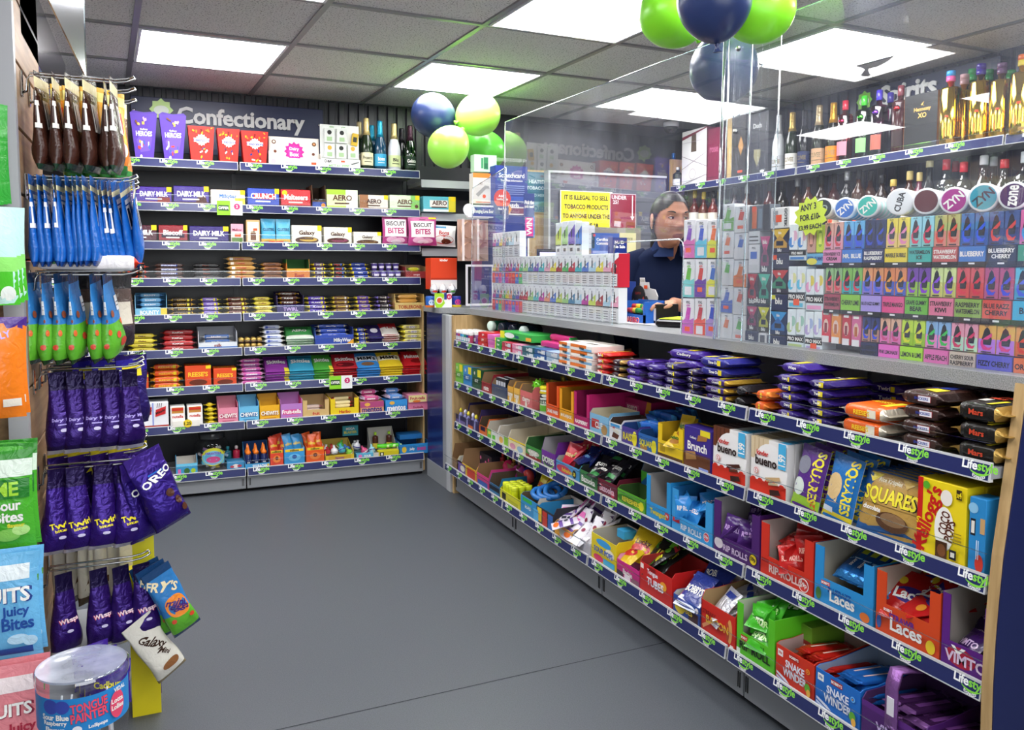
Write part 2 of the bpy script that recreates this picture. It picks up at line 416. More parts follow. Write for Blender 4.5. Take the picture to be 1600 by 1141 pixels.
for b in range(2):
    for i, z in enumerate(BZ):
        T = Matrix.Translation((BX[b] + .002, BY[i], 0))
        shelf(t, T, BX[b+1] - BX[b] - .004, YB - .055 - BY[i], z, .045, .186 if b else .18, 5, .086, [.0, .04, .04, .035, .035, .035, .035, .0, .04][i], first=.075 if b else .12)
mb = MB(); mb.box(BX[0], BX[2], YB - .05, YB - .03, .02, 1.86, M('#1d1e24', 'paint')); mb.build('back_panel', t)
for x in (BX[0] - .015, BX[1], BX[2]):
    mb = MB(); mb.box(x - .012, x + .012, YB - .058, YB - .05, .02, 1.9, M('#2a2b30', 'paint')); mb.build('upright', t)
for b in range(2):
    mb = MB(); mb.box(BX[b] + .003, BX[b+1] - .003, 4.725, 4.74, .018, .09, GREYMET, .002)
    for s_ in (0, 1):
        xx = BX[b] + .012 if s_ == 0 else BX[b+1] - .024
        for dd in (0, .007): mb.box(xx + dd, xx + dd + .003, 4.7235, 4.7255, .035, .075, DARK)
    mb.build('base_plinth', t)
mb = MB(); mb.box(BX[0], BX[2], 4.76, 5.08, .0, .03, DARK); mb.build('base_foot', t)
mb = MB(); mb.box(1.476, 1.486, 4.74, YB - .05, .02, 1.0, OAK); mb.build('end_panel', t)
# third bay behind the counter: plain pale shelves
t = thing('gondola_shelving', 'pale shelving bay with plain grey edges behind the balloons, right of the labelled shelves', 'shelving', (0, 0, 0))
for z in (1.745, 1.55, 1.34):
    T = Matrix.Translation((1.492, 4.79, 0)); shelf(t, T, .62, .28, z, .045, 1, 0, .1, 0, plain=True)
mb = MB(); mb.box(1.492, 2.11, YB - .05, YB - .03, .5, 1.86, M('#26272c', 'paint')); mb.build('back_panel', t)
# ------------------------------------------------------------------ counter
XF, XFB = 1.49, 1.435
CYB = [4.235, 3.432, 2.630, 1.828, 1.10]
CZ = [.842, .618, .400, .178]
Rm90 = Matrix.Rotation(-PI/2, 4, 'Z')
t = thing('counter_shelving', 'long shelving under the counter with four rows of sweets and navy label strips', 'shelving', (0, 0, 0))
for b in range(4):
    for i, z in enumerate(CZ):
        xf = XFB if i == 3 else XF
        w_ = CYB[b] - CYB[b+1] - .004
        T = Matrix.Translation((xf, CYB[b] - .002, 0)) @ Rm90
        shelf(t, T, w_, 1.93 - xf, z, .038, .16 if b < 3 else .157, 5, .078, .045 if i else .04, first=.07)
mb = MB(); mb.box(1.93, 1.95, CYB[4] + .02, CYB[0], .02, .965, M('#8d9095', 'paint')); mb.build('back_panel', t)
for b in (1, 2, 3):
    mb = MB(); mb.box(1.915, 1.93, CYB[b] - .013, CYB[b] + .013, .02, .96, GREYMET); mb.build('upright', t)
for b in range(4):
    mb = MB(); mb.box(1.50, 1.515, CYB[b+1] + .003, CYB[b] - .003, .02, .135, GREYMET, .002)
    for yy in (CYB[b] - .02, CYB[b+1] + .014):
        for dd in (0, .008): mb.box(1.4985, 1.5005, yy + dd, yy + dd + .003, .04, .085, DARK)
    mb.build('base_plinth', t)
mb = MB(); mb.box(1.53, 1.9, CYB[4] + .03, CYB[0] - .02, 0, .02, DARK); mb.build('base_foot', t)
mb = MB(); mb.box(1.492, 1.95, 4.24, 4.262, 0, .97, OAK, .001); mb.build('far_end_panel', t)
# curved near end panel
prof = [(1600, 600), (1593, 660), (1583, 730), (1573, 800), (1563, 870), (1556, 940), (1551, 1000), (1547, 1070), (1545, 1141)]
pp = [at(a, b, 1, 1.08) for a, b in prof]
xs_ = [(p.x, p.z) for p in pp]; xs_ = [(xs_[0][0] + .02, .968)] + xs_ + [(xs_[-1][0] - .002, 0.0)]
mb = MB(); mb.extrude([(x, 1.076, z) for x, z in xs_] + [(1.95, 1.076, 0), (1.95, 1.076, .968)], (0, .022, 0), OAK); mb.build('near_end_panel', t)
mb = MB(); mb.extrude([(x + .003, 1.073, z) for x, z in xs_] + [(1.95, 1.073, 0), (1.95, 1.073, .968)], (0, .0028, 0), NAVYM); mb.build('panel_facing', t)
t = thing('counter_corner', 'navy corner filler with grey posts between back shelves and counter', 'panel', (1.49, 4.5, 0))
mb = MB(); mb.box(0, .02, -.1, .195, .1, .97, M('#1b2560', 'strip')); mb.build('panel', t)
mb = MB(); mb.box(-.004, .022, -.1, .195, 0, .1, GREYMET); mb.build('skirting', t)
mb = MB(); mb.box(-.006, .02, -.17, -.1, 0, .97, GREYMET, .003); mb.build('post', t)
mb = MB(); mb.box(-.01, .02, -.236, -.172, 0, .97, LGREY, .003); mb.build('post', t)
mb = MB()
pts = [(1.60, .75), (1.60, 4.25), (1.585, 4.31), (1.555, 4.36), (1.48, 4.43), (1.478, 4.72), (1.955, 4.72), (1.955, .75)]
mb.extrude([(x, y, .972) for x, y in pts], (0, 0, .031), WORKTOP)
tag(mb.build('worktop'), 'long speckled grey worktop running the length of the counter', 'worktop')
# ------------------------------------------------------------------ spirits shelving on the right wall
XS = 3.35
t = thing('spirits_shelving', 'wall shelving carrying spirit bottles behind the counter', 'shelving', (0, 0, 0))
yj = at(1243, 262, 0, XS).y; ya = at(1046, 292, 0, XS).y
for (y0, y1) in ((ya, yj), (yj, yj - 1.25), (yj - 1.25, yj - 2.2)):
    for z, r in ((1.79, .02), (1.385, 0)):
        T = Matrix.Translation((XS, y0 - .002, 0)) @ Rm90
        shelf(t, T, y0 - y1 - .004, XR - XS - .03, z, .045, .22, max(1, int((y0 - y1) / .22)), .1, r, first=.13)
mb = MB(); mb.box(XS + .01, XR - .02, ya, ya + .02, .9, 1.98, OAK); mb.build('end_panel', t)
mb = MB(); mb.box(XS + .02, XR - .02, yj - 2.2, ya, .55, .60, GREYMET); mb.build('lower_shelf', t)
# ------------------------------------------------------------------ acrylic screens on the counter
zt = 1.935; XG = 1.612
def screen(label, y0, y1, zb, zt0, zt1, x=None, cut=None, group=None):
    """upright sheet from y0 (far) to y1 (near); cut = serving hatch (ya, yb, z)"""
    x = XG if x is None else x
    t = thing('acrylic_screen', label, 'screen', (x, y0, zb), 0, group, rot=(0, math.radians(1.3), 0))
    T = .006; h0 = zt0 - zb; h1 = zt1 - zb; L = y0 - y1
    mb = MB()
    if cut:
        ca, cb, cz = y0 - cut[0], y0 - cut[1], cut[2] - zb; r = .03
        out = [(0, 0), (ca, 0), (ca, cz - r), (ca + r*.3, cz - r*.3), (ca + r, cz), (cb - r, cz), (cb - r*.3, cz - r*.3), (cb, cz - r), (cb, 0), (L, 0), (L, h1), (0, h0)]
        # as three pieces so that every face is convex
        ht = lambda q: h0 + (h1 - h0) * q / L
        for poly in ([(0, 0), (ca, 0), (ca, ht(ca)), (0, h0)], [(ca, cz), (cb, cz), (cb, ht(cb)), (ca, ht(ca))], [(cb, 0), (L, 0), (L, h1), (cb, ht(cb))]):
            mb.poly([(0, -q, z) for q, z in poly], SHEET)
        mb.build('sheet', t)
        mb = MB(); mb.tube([(0, -q, z) for q, z in out[1:9]], .0028, EDGE, 6); mb.build('hatch_edge', t)
    else:
        mb.poly([(0, -q, z) for q, z in ((0, 0), (L, 0), (L, h1), (0, h0))], SHEET); mb.build('sheet', t)
    mb = MB()
    for a, b in (((0, 0), (0, h0)), ((0, h0), (L, h1)), ((L, 0), (L, h1))):
        mb.tube([(0, -a[0], a[1]), (0, -b[0], b[1])], .0022, EDGE, 6)
    mb.build('polished_edge', t)
    return t
yA1 = at(1207, 60, 0, XG).y
hy0 = at(953, 400, 0, XG).y; hy1 = at(1061, 400, 0, XG).y; hz = at(1010, 376, 0, XG).z
XG += .012
screen('large acrylic counter screen with a serving hatch, in front of the shop assistant', 3.88, yA1, 1.004, 1.945, 1.925, cut=(hy0, hy1, hz))
yB0 = at(1132, 57, 0, XG - .012).y
screen('acrylic counter screen nearest the viewer, in front of the bottle shelves', yB0, .80, 1.004, 1.925, 1.90, x=XG - .012)
screen('lower acrylic screen at the far end of the counter behind the balloons', 4.32, 3.86, 1.004, 1.66, 1.72)
t = thing('screen_bracket', 'narrow clear acrylic joining strip with steel screws between two screens', 'bracket', (XG - .03, yB0, 1.004), rot=(0, math.radians(1.3), 0))
mb = MB(); mb.poly([(0, 0, 0), (0, -.128, 0), (0, -.128, .88), (0, 0, .92)], SHEET)
mb.tube([(0, 0, 0), (0, 0, .92)], .005, EDGE, 8); mb.tube([(0, -.128, 0), (0, -.128, .88)], .0025, EDGE, 6); mb.build('strip', t)
for z in (.86, .62):
    mb = MB(); mb.T = Matrix.Translation((-.003, -.072, z)) @ Matrix.Rotation(-PI/2, 4, 'Y'); mb.lathe([(.008, 0), (.008, .006), (.004, .009)], STEEL, 12); mb.build('screw', t)
# ------------------------------------------------------------------ balloons
def balloon(name_label, px, py, rpx, ax, val, col, tilt=(0, 0), grp=None, elong=1.12):
    c = at(px, py, ax, val); d = (c - CAMP).dot(FW); r = rpx * d / F_PX
    t = thing('balloon', name_label, 'balloon', tuple(c), 0, grp, rot=(tilt[0], -tilt[1], 0))
    prof = []
    n = 26
    for k in range(n + 1):
        a = -PI/2 + PI * k / n; rr = r * math.cos(a); z = r * math.sin(a) * (elong + .14 if a < 0 else 1)
        if a < 0: rr *= (1 - .12 * math.sin(-a) ** 2)
        prof.append((max(rr, .0006), z))
    mb = MB(); mb.lathe(prof, M(col, 'latex'), 40); mb.build('skin', t)
    zb = -r * (elong + .14)
    mb = MB(); mb.lathe([(.004, zb + .004), (.007, zb - .004), (.004, zb - .008), (.011, zb - .02), (.013, zb - .022)], M(col, 'latex'), 14); mb.build('knot', t)
    return t
G1 = '#8ae52c'; N1 = '#26345f'
balloon('navy balloon, leftmost of the cluster over the back shelves', 676, 180, 34, 1, 4.50, N1, (.3, 1.1))
balloon('pale green balloon at the top of the back cluster, beside the navy one', 749, 179, 33, 1, 4.40, '#a4ec58', (-.2, -1.2))
balloon('pale green balloon hanging lowest in the back cluster', 700, 231, 32, 1, 4.25, '#a4ec58', (.3, 2.4))
balloon('green balloon at the back right of the far cluster, seen behind the screen', 760, 236, 30, 1, 4.62, '#5fc040', (.2, -2.3))
balloon('big bright green balloon at the left of the near cluster', 1048, 22, 50, 0, 1.47, G1, (.2, 1.15), elong=1.08)
balloon('big navy balloon at the front of the near cluster, cut by picture top', 1116, 0, 58, 0, 1.36, N1, (0, .1), elong=1.0)
balloon('big bright green balloon at the right of the near cluster', 1190, 14, 52, 0, 1.55, G1, (.2, -1.15), elong=1.08)
balloon('navy balloon hanging behind the acrylic screen below the others', 1131, 108, 53, 0, 1.80, '#2a3a60', (0, 3.0), elong=1.0)
# ================================================================== packaged goods
class Row:
    """a shelf row: turns a pixel column of its front edge into a place on the shelf"""
    def __init__(s, side, z, front, phrase): s.side, s.z, s.front, s.phrase = side, z, front, phrase
    def along(s, px): return at(px, 420, 1, s.front).x if s.side == 'b' else at(px, 420, 0, s.front).y
    def w(s, a, b): return abs(s.along(a) - s.along(b))
    def M(s, px, dx=0, dy=0, dz=0):
        if s.side == 'b': return Matrix.Translation((s.along(px) + dx, s.front + dy, s.z + dz))
        return Matrix.Translation((s.front + dy, s.along(px) - dx, s.z + dz)) @ Rm90
def place(o, Mx, rot=(0, 0, 0)):
    from mathutils import Euler
    Mx = Mx @ Euler(rot).to_matrix().to_4x4()
    o.location = Mx.translation; o.rotation_euler = Mx.to_euler()
    return o
TXW, TXK = '#f6f4ee', '#1c1a1c'
BACKR = [Row('b', z - .0095, y + .012, 'on the %s back shelf down' % ORD[i]) for i, (z, y) in enumerate(zip(BZ, BY))]
CNTR = [Row('c', z - .0095, (XFB if i == 3 else XF) + .012, 'on the %s counter shelf' % ['top', 'second', 'third', 'bottom'][i]) for i, z in enumerate(CZ)]
def put(o, row, px, label, cat, group=None, dx=0, dy=0, dz=0, rot=(0, 0, 0)):
    place(o, row.M(px, dx, dy, dz), rot); tag(o, label + ' ' + row.phrase if row.phrase not in label and len((label + ' ' + row.phrase).split()) <= 16 else label, cat, group)
    return o
# ---- closed carton
def carton_mb(w, d, h, col, front=(), topart=(), sideart=(), kind='card', b=.0015, taper=0):
    mb = MB(); m = M(col, kind)
    if taper:
        t_ = taper; vs = [(t_, t_*.3, 0), (w-t_, t_*.3, 0), (w-t_, d-t_*.3, 0), (t_, d-t_*.3, 0), (0, 0, h), (w, 0, h), (w, d, h), (0, d, h)]
        mb.add(vs, [(0,3,2,1),(4,5,6,7),(0,1,5,4),(1,2,6,5),(2,3,7,6),(3,0,4,7)], m)
        S = lambda u, v, e: (t_*(1-v/h) + u*(w-2*t_*(1-v/h))/w, t_*.3*(1-v/h) - e, v)
    else:
        mb.box(0, w, 0, d, 0, h, m, b); S = flat(0, 0, 0)
    if front: mb.art(front, S, w, h)
    if topart: mb.art(topart, top(0, 0, h), w, d)
    if sideart: mb.art(sideart, lambda u, v, e: (w + e, u, v), d, h); mb.art(sideart, lambda u, v, e: (-e, d - u, v), d, h)
    return mb
# ---- open display tray: low front lip, sloping cheeks, tall back
def tray(name, w, d, hf, hb, col, front=(), inner='#d9d3c8', sideart=(), cheek=None, backhdr=None, lip=0.0):
    t = .002; mb = MB(); mo = M(col); mi = M(inner, 'matte'); hc = cheek if cheek is not None else hb
    mb.box(0, w, 0, d, 0, t, mi)
    mb.box(t, w - t, 0, t, 0, hf, mo)
    mb.box(t, w - t, d - t, d, 0, hb, mi)
    yk = min(.03 + (hc - hf) * .25, d * .35)
    for x0, x1 in ((0, t), (w - t, w)):
        prof = [(0, 0), (d, 0), (d, hb), (yk + .02, hc), (yk * .35, hc), (0, hf + lip)] if lip == 0 else [(0, 0), (d, 0), (d, hb), (0, hc)]
        mb.extrude([(x0, y, z) for y, z in prof], (t, 0, 0), mo)
        xi = x1 + .0003 if x0 == 0 else x0 - .0003
        mb.poly([(xi, y, z) for y, z in prof], mi)
    if lip:  # upright cheeks on the front face too
        for x0, x1 in ((t, w * .16), (w * .84, w - t)): mb.box(x0, x1, 0, t, hf, hc * .98, mo)
    if front: mb.art(front, flat(0, 0, 0), w, hf)
    if sideart:
        mb.art(sideart, lambda u, v, e: (-e, d - u, v), d, hc); mb.art(sideart, lambda u, v, e: (w + e, u, v), d, hc)
    o = mb.build(name)
    if backhdr:
        m2 = MB(); m2.box(0, w, d - t * 2, d - t, hb * .2, hb + backhdr[0], M(backhdr[1]))
        if len(backhdr) > 2: m2.T = Matrix.Translation((0, 0, hb)); m2.art(backhdr[2], flat(0, d - t * 2, 0), w, backhdr[0])
        m2.build('header_card', o)
    return o
# ---- flow-wrapped bar lying along x
def bar_mb(w, d, h, col, front=(), topart=(), endcol=None, crimp=.012, kind='film', gloss=0):
    mb = MB(); m = M(col, kind); me = M(endcol or col, 'foil' if endcol else kind)
    sec = [(-1, -.55), (-.92, -.9), (0, -1), (.92, -.9), (1, -.55), (1, .55), (.92, .9), (0, 1), (-.92, .9), (-1, .55)]
    st = [(0, .9, .04), (crimp, .88, .06), (crimp * 1.9, .97, .8), (crimp * 2.6, 1, 1), (w - crimp * 2.6, 1, 1), (w - crimp * 1.9, .97, .8), (w - crimp, .88, .06), (w, .9, .04)]
    rings = []
    for x, ky, kz in st: rings.append([(x, d/2 + a*ky*d/2, h/2 + b*kz*h/2) for a, b in sec])
    n = len(sec)
    for k in range(len(st) - 1):
        mm = me if k in (0, 1, 5, 6) else m
        mb.add(rings[k] + rings[k+1], [(i, n+i, n+(i+1) % n, (i+1) % n) for i in range(n)], mm, k not in (0, 6))
    mb.add(rings[0], [tuple(range(n))], me); mb.add(rings[-1], [tuple(range(n-1, -1, -1))], me)
    c2 = crimp * 2.6
    if front: mb.art(front, lambda u, v, e: (c2 + u, -e - .0002, h*.225 + v*.55), w - 2*c2, h)
    if topart: mb.art(topart, lambda u, v, e: (c2 + u, d*.04 + v*.92, h + e + .0002 + 0*u - (abs(v/d-.5)*2)**2 * h*.04), w - 2*c2, d)
    return mb
# ---- pillow pouch standing on its bottom edge
def pouch_mb(w, h, t, col, front=(), kind='film', seal=.01, endcol=None, backcol=None, gus=0.0, band=None):
    mb = MB(); m = M(col, kind); nu, nv = 10, 12
    ph = random.random() * 6
    def thick(a, b):
        s_ = seal / h
        if b < s_ or b > 1 - s_: return .0008
        bb = (b - s_) / (1 - 2*s_); k = max(0.0, math.sin(PI*a)) ** .45 * max(0.0, math.sin(PI * bb ** (1 - gus))) ** .55
        return .0008 + t/2 * k * (1 + .07*math.sin(9*a + 7*bb + ph))
    def outline(a, b): # corners pulled in where the bag is full
        return w * (.5 + (a - .5) * (1 - .06 * math.sin(PI * b)))
    def F(a, b, e=0, sgn=-1): return (outline(a, b), sgn * (thick(a, b) + e), h * b)
    vs = []; 
    for sgn in (-1, 1):
        g = [F(i/nu, j/nv, 0, sgn) for j in range(nv+1) for i in range(nu+1)]
        fs = [(j*(nu+1)+i, j*(nu+1)+i+1, (j+1)*(nu+1)+i+1, (j+1)*(nu+1)+i) for j in range(nv) for i in range(nu)]
        if sgn > 0: fs = [f[::-1] for f in fs]
        mb.add(g, fs, M(backcol, kind) if (sgn > 0 and backcol) else m, True)
    # close the rim
    rim = [(i, 0) for i in range(nu+1)] + [(nu, j) for j in range(1, nv+1)] + [(i, nv) for i in range(nu-1, -1, -1)] + [(0, j) for j in range(nv-1, 0, -1)]
    a = [F(i/nu, j/nv, 0, -1) for i, j in rim]; b = [F(i/nu, j/nv, 0, 1) for i, j in rim]; n = len(rim)
    mb.add(a + b, [(i, n+i, n+(i+1) % n, (i+1) % n) for i in range(n)], M(endcol or col, kind))
    if front: mb.art(front, lambda u, v, e: F(min(max(u/w, 0), 1), min(max(v/h, 0), 1), e + .0003), w, h, curved=True, kind='film')
    return mb
# ---- turned bottle: parts body, cap, label
def bottle(label, h, r, body, capcol, labcol, loc, kind='film', shape='wine', txt=None, labz=(.12, .42), capk='foil', grp=None, txtcol=TXK, rz=0, foilneck=None, cat='bottle', name='bottle', caph=None, flat_=1.0, sticker=None):
    t = thing(name, label, cat, loc, rz, grp)
    P = dict(wine=[(.94, 0), (1, .01), (1, .52), (.93, .58), (.55, .68), (.38, .76), (.36, .9), (.4, .905), (.4, .93)],
             champ=[(.94, 0), (1, .012), (1, .44), (.92, .53), (.6, .68), (.42, .78), (.4, .9)],
             spirit=[(.95, 0), (1, .01), (1, .62), (.96, .67), (.6, .74), (.36, .78), (.34, .88)],
             tall=[(.97, 0), (1, .01), (1, .74), (.94, .77), (.4, .79), (.34, .8), (.34, .87)],
             jar=[(.92, 0), (1, .02), (1, .78), (.9, .84), (.8, .86)],
             tub=[(.97, 0), (1, .02), (1, .8), (.98, .81)],
             flask=[(.95, 0), (1, .01), (1, .55), (.9, .62), (.45, .72), (.36, .78), (.34, .9)])[shape]
    mb = MB(); bm_ = body if not isinstance(body, str) else M(body, 'gloss'); mb.lathe([(r*a, h*b) for a, b in P], bm_, 20, sy=flat_); mb.build('body', t)
    top_ = P[-1][1]; rn = P[-1][0] * r; ch = caph or (1 - top_ + .02)
    mb = MB(); z0 = h * (1 - ch)
    if foilneck: mb.lathe([(r*.62 + .0008, h*.675), (r*.44 + .0008, h*.77), (r*.42 + .001, h*.9), (r*.44, h*.905), (r*.44, h*.985), (r*.38, h)], M(foilneck, 'foil'), 16)
    else: mb.lathe([(rn + .0012, z0), (rn + .0022, z0 + .002), (rn + .0022, h - .003), (rn, h)], M(capcol, capk), 16, sy=1)
    mb.build('cap', t)
    if labcol:
        mb = MB(); a0, a1 = labz; k = r + .0006
        def S(u, v, e): a = -PI/2 + (u - .5*PI*k*.9) / k; return ((k+e)*math.cos(a), (k+e)*math.sin(a)*flat_, a0*h + v)
        mb.grid(lambda a, b: S(a*PI*k*.9, b*(a1-a0)*h, 0), 14, 1, M(labcol, 'print'))
        it = []
        if txt: it.append(('t', txt, .5, .6, .3, txtcol, 0, .55)); it.append(('r', .3, .25, .7, .3, txtcol))
        if sticker: it.append(('e', .5, .3, .12, .2, sticker))
        if it: mb.art(it, S, PI*k*.9, (a1-a0)*h, curved=True)
        mb.build('label', t)
    return t
# ---------------------------------------------------------- run helpers
def pos_word(i, n): return ['leftmost', 'middle', 'rightmost'][i] if n == 3 else (['left', 'right'][i] if n == 2 else ORD[i])
def tablets(row, a, b, h, col, desc, txt, txtcol=TXW, n=7, stripe=None, flag='#f2d21c', t=.017, name='chocolate_tablet', cat='chocolate', extra=()):
    w = row.w(a, b) - .004
    it = [('r', 0, .0, 1, .16, stripe)] if stripe else []
    it += list(extra) + [('t', txt, .5, .58, .3, txtcol, 0, .8), ('r', .25, .26, .72, .33, txtcol)]
    if flag: it += [('r', .86, .72, 1, 1, flag)]
    ta = [('r', 0, 0, 1, .3, stripe)] if stripe else []
    if flag: ta.append(('r', .8, 0, .96, 1, flag))
    ta.append(('r', .12, .3, .6, .7, txtcol))
    m = carton_mb(w, t - .002, h, col, it, ta, kind='film', b=.003)
    src = m.build(name); g = '%s %s' % (desc + 's', row.phrase)
    for k in range(n):
        o = cp(src, k)
        put(o, row, a, desc + ', standing in a row', cat, g, dx=.002, dy=.004 + k*(t+.0006), rot=(random.uniform(-.01, .0), 0, random.uniform(-.006, .006)))
def stack(row, a, b, col, desc, txt='', txtcol=TXW, endcol=None, th=.016, dd=.036, cols=1, prof=(2, 3, 4), txtbg=None, name='chocolate_bar', cat='chocolate bar', flag=None, h2=None, extra=(), jit=.03, dy0=.006, tart=None, y0=0, thin=True):
    """flow packs lying in layers that step up toward the back"""
    W = row.w(a, b) - .003; w = W / cols
    if thin: prof = [max(1, round(n * .7)) for n in prof]; th = th / .6
    it = []
    if txtbg: it.append(('r', .12, .12, .88, .88, txtbg))
    if flag: it.append(('r', .84, 0, 1, 1, flag))
    it += list(extra)
    if txt: it.append(('t', txt, .47, .5, .62, txtcol, 0, .74))
    src = bar_mb(w - .001, dd, th, col, it, tart if tart is not None else it, endcol).build(name)
    first = True; g = '%ss %s' % (desc, row.phrase)
    for c in range(cols):
        for j, n in enumerate(prof):
            for k in range(n):
                o = src if first else src.copy()
                if not first: COL.objects.link(o)
                first = False
                ry = random.uniform(-jit, jit)
                put(o, row, a, desc + ' in a pile', cat, g, dx=.0015 + c*w + random.uniform(-.002, .002), dy=dy0 + j*(dd + .002) + abs(ry) * w * .5, dz=y0 + k*(th + .0006), rot=(0, 0, ry))
def bags(row, a, b, col, desc, txt, txtcol=TXW, n=4, h=.15, tilt=-1.0, t=.022, extra=(), name='sweet_bag', cat='sweet bag', endcol=None, step=.013, size=.2, dy0=.012, kind='film', dz0=0.0, rise=.012):
    """filled bags leaning back one on another"""
    w = row.w(a, b)
    it = list(extra) + [('t', txt, .5, .56, size, txtcol, 0, .84)]
    src = pouch_mb(w * 1.02, h, t, col, it, kind=kind, endcol=endcol).build(name); g = '%ss %s' % (desc, row.phrase)
    for k in range(n):
        o = cp(src, k)
        put(o, row, a, desc + ('' if n == 1 else ', leaning back one on another'), cat, g if n > 1 else None, dx=random.uniform(-.004, .004), dy=dy0 + k*step*.3 + t*.5, dz=dz0 + .003 + (n-1-k)*(step if tilt < -.6 else 0), rot=(tilt, 0, random.uniform(-.05, .05)))
def jumble(src, row, a, b, n, z, desc, cat, depth=.2, dz=.03, grp=None, up=.6, y0=.03, x0=.012, spread=1.0):
    """loose packets lying at all angles in a tray"""
    w = row.w(a, b); L = src.dimensions
    g = grp or '%ss' % desc
    for k in range(n):
        o = cp(src, k)
        cx = (random.uniform(.12, .66) if row.side == 'c' else random.uniform(.25, .75)) * w; cy = y0 + depth * (k + .5) / n
        yaw = random.uniform(-.7, .7) * spread
        base = row.M(a, cx, cy, z + random.uniform(0, dz) + .045 * k / max(1, n))
        from mathutils import Euler
        R = Matrix.Rotation(yaw, 4, 'Z') @ Matrix.Rotation(random.uniform(-1.35, -up), 4, 'X') @ Matrix.Rotation(random.uniform(-.3, .3), 4, 'Y')
        Mx = base @ R @ Matrix.Translation((-CEN[src.data.name][0], 0, -CEN[src.data.name][1]))
        o.location = Mx.translation; o.rotation_euler = Mx.to_euler()
        tag(o, desc + ' ' + row.phrase if len((desc + ' ' + row.phrase).split()) <= 16 else desc, cat, g)
CEN = {}
def packet(name, w, h, t, col, txt, txtcol=TXW, extra=(), endcol=None, kind='film', rot=0):
    it = list(extra) + ([('t', txt, .5, .5, .2 if not rot else .3, txtcol, rot, .8)] if txt else [])
    o = pouch_mb(w, h, t, col, it, kind=kind, endcol=endcol, seal=.008).build(name)
    CEN[o.data.name] = (w/2, h/2)
    return o
def price(u, v, r, txt, col='#e5322c', tc=TXW): return [('c', u, v, r, tc if col != '#f4e21e' else '#f4e21e'), ('c', u, v, r*.86, col), ('t', txt, u, v, r*.9, tc if col != '#f4e21e' else TXK, 0, .25)]
# ================================================================== goods on the back shelves
R = BACKR
def box(row, a, b, h, d, col, label, cat='box', name='carton', front=(), topart=(), sideart=(), dy=.004, grp=None, taper=0, kind='card', rot=(0, 0, 0), dz=0, lidcol=None):
    w = row.w(a, b) - .003
    o = carton_mb(w, d, h, col, front, topart, sideart, kind, taper=taper).build(name)
    if lidcol:
        m2 = MB(); m2.box(w*.1, w*.9, d*.2, d*.8, h, h + .012, M(lidcol)); m2.build('top_flap', o)
    return put(o, row, a, label, cat, grp, dx=.0015, dy=dy, dz=dz, rot=rot)
# ---- first shelf
r = R[0]; rn = random.Random(3)
def bits(n, cols, u0=.1, v0=.1, u1=.9, v1=.9, s=.06, seed=1):
    g = random.Random(seed); out = []
    for k in range(n):
        u, v = g.uniform(u0, u1), g.uniform(v0, v1); a, b = s * g.uniform(.6, 1.3), s * g.uniform(.3, .6); t_ = g.uniform(0, PI)
        c, q = math.cos(t_), math.sin(t_)
        out.append(('p', [(u + a*c*x - b*q*y, v + a*q*x*.8 + b*c*y*.8) for x, y in ((-1,-1),(1,-1),(1,1),(-1,1))], cols[k % len(cols)]))
    return out
for k, (a, b) in enumerate(((210, 253), (255, 298))):
    o = box(r, a, b, .235, .12, '#5a3aa8', ['left', 'right'][k] + ' of two tapered purple chocolate boxes below the Confectionary sign', 'chocolate box', 'chocolate_box', taper=.022,
        front=[('p', [(.5, .62), (.86, .48), (.78, .2), (.3, .16), (.14, .42)], '#6f52c0')] + bits(7, ['#e8e2f0', '#d8433a', '#3c5fc0', '#c9a24a'], .2, .15, .8, .4, .07, k) + [('t', 'HEROES', .5, .56, .11, TXW, 0, .7), ('t', 'Cadbury', .5, .65, .05, TXW, 0, .4)] + bits(5, ['#d9b55a', '#c9a3e0', '#7a4a2a'], .2, .72, .8, .9, .07, k + 9) + [('c', .32, .07, .035, '#e8e6f0')])
    w_ = r.w(a, b); m2 = MB(); m2.extrude([(.0, 0, .235), (w_*.12, 0, .247), (w_*.5, 0, .239), (w_*.88, 0, .247), (w_ - .003, 0, .235)], (0, .002, 0), M('#4c2f96')); m2.build('lid_flap', o)
for k, (a, b) in enumerate(((299, 341), (344, 380), (381, 424))):
    o = box(r, a, b, .187 - .004*k, .10, '#d0281e', pos_word(k, 3) + ' of three tapered red chocolate boxes below the Confectionary sign', 'chocolate box', 'chocolate_box', taper=.014,
        front=bits(8, ['#e9e4dc', '#1f2f7a', '#7a2a1a', '#e8a61e'], .28, .08, .75, .42, .06, 20 + k) + bits(7, ['#f0b01e', '#f07a1e'], .1, .78, .9, .96, .05, 30 + k) +
        [('s', .5, .62, .17, '#f4f0e8'), ('r', .18, .56, .82, .67, '#f4f0e8'), ('t', 'Celebrations', .5, .615, .085, '#3a3f8a', 0, .66), ('t', '7', .5, .86, .1, '#5a120c')])
o = box(r, 425, 504, .165, .05, '#d8cfc4', 'white flat chocolate box with a pink splash standing in its tray', 'chocolate box', 'chocolate_box', dy=.03, rot=(-.1, 0, 0),
    front=[('r', .03, .04, .97, .96, '#e6dfd4'), ('s', .5, .52, .34, '#c9268e'), ('s', .5, .52, .24, '#d83a9e'), ('t', 'Dairy', .5, .6, .14, TXW), ('t', 'Box', .5, .43, .14, TXW), ('c', .1, .82, .07, '#5a3320'), ('c', .1, .82, .04, '#e8d8c0'), ('c', .9, .8, .07, '#5a3320'), ('c', .9, .8, .04, '#c98a5a'), ('c', .12, .5, .05, '#6a3a28'), ('c', .88, .46, .05, '#6a3a28')])
o = tray('display_tray', r.w(424, 505), .1, .045, .05, '#ece8ea', [('c', .08, .5, .3, '#b9a9b5'), ('t', 'chocolates', .3, .5, .3, '#c9a8b8'), ('r', .8, .3, .9, .6, '#e8552c')], cheek=.08)
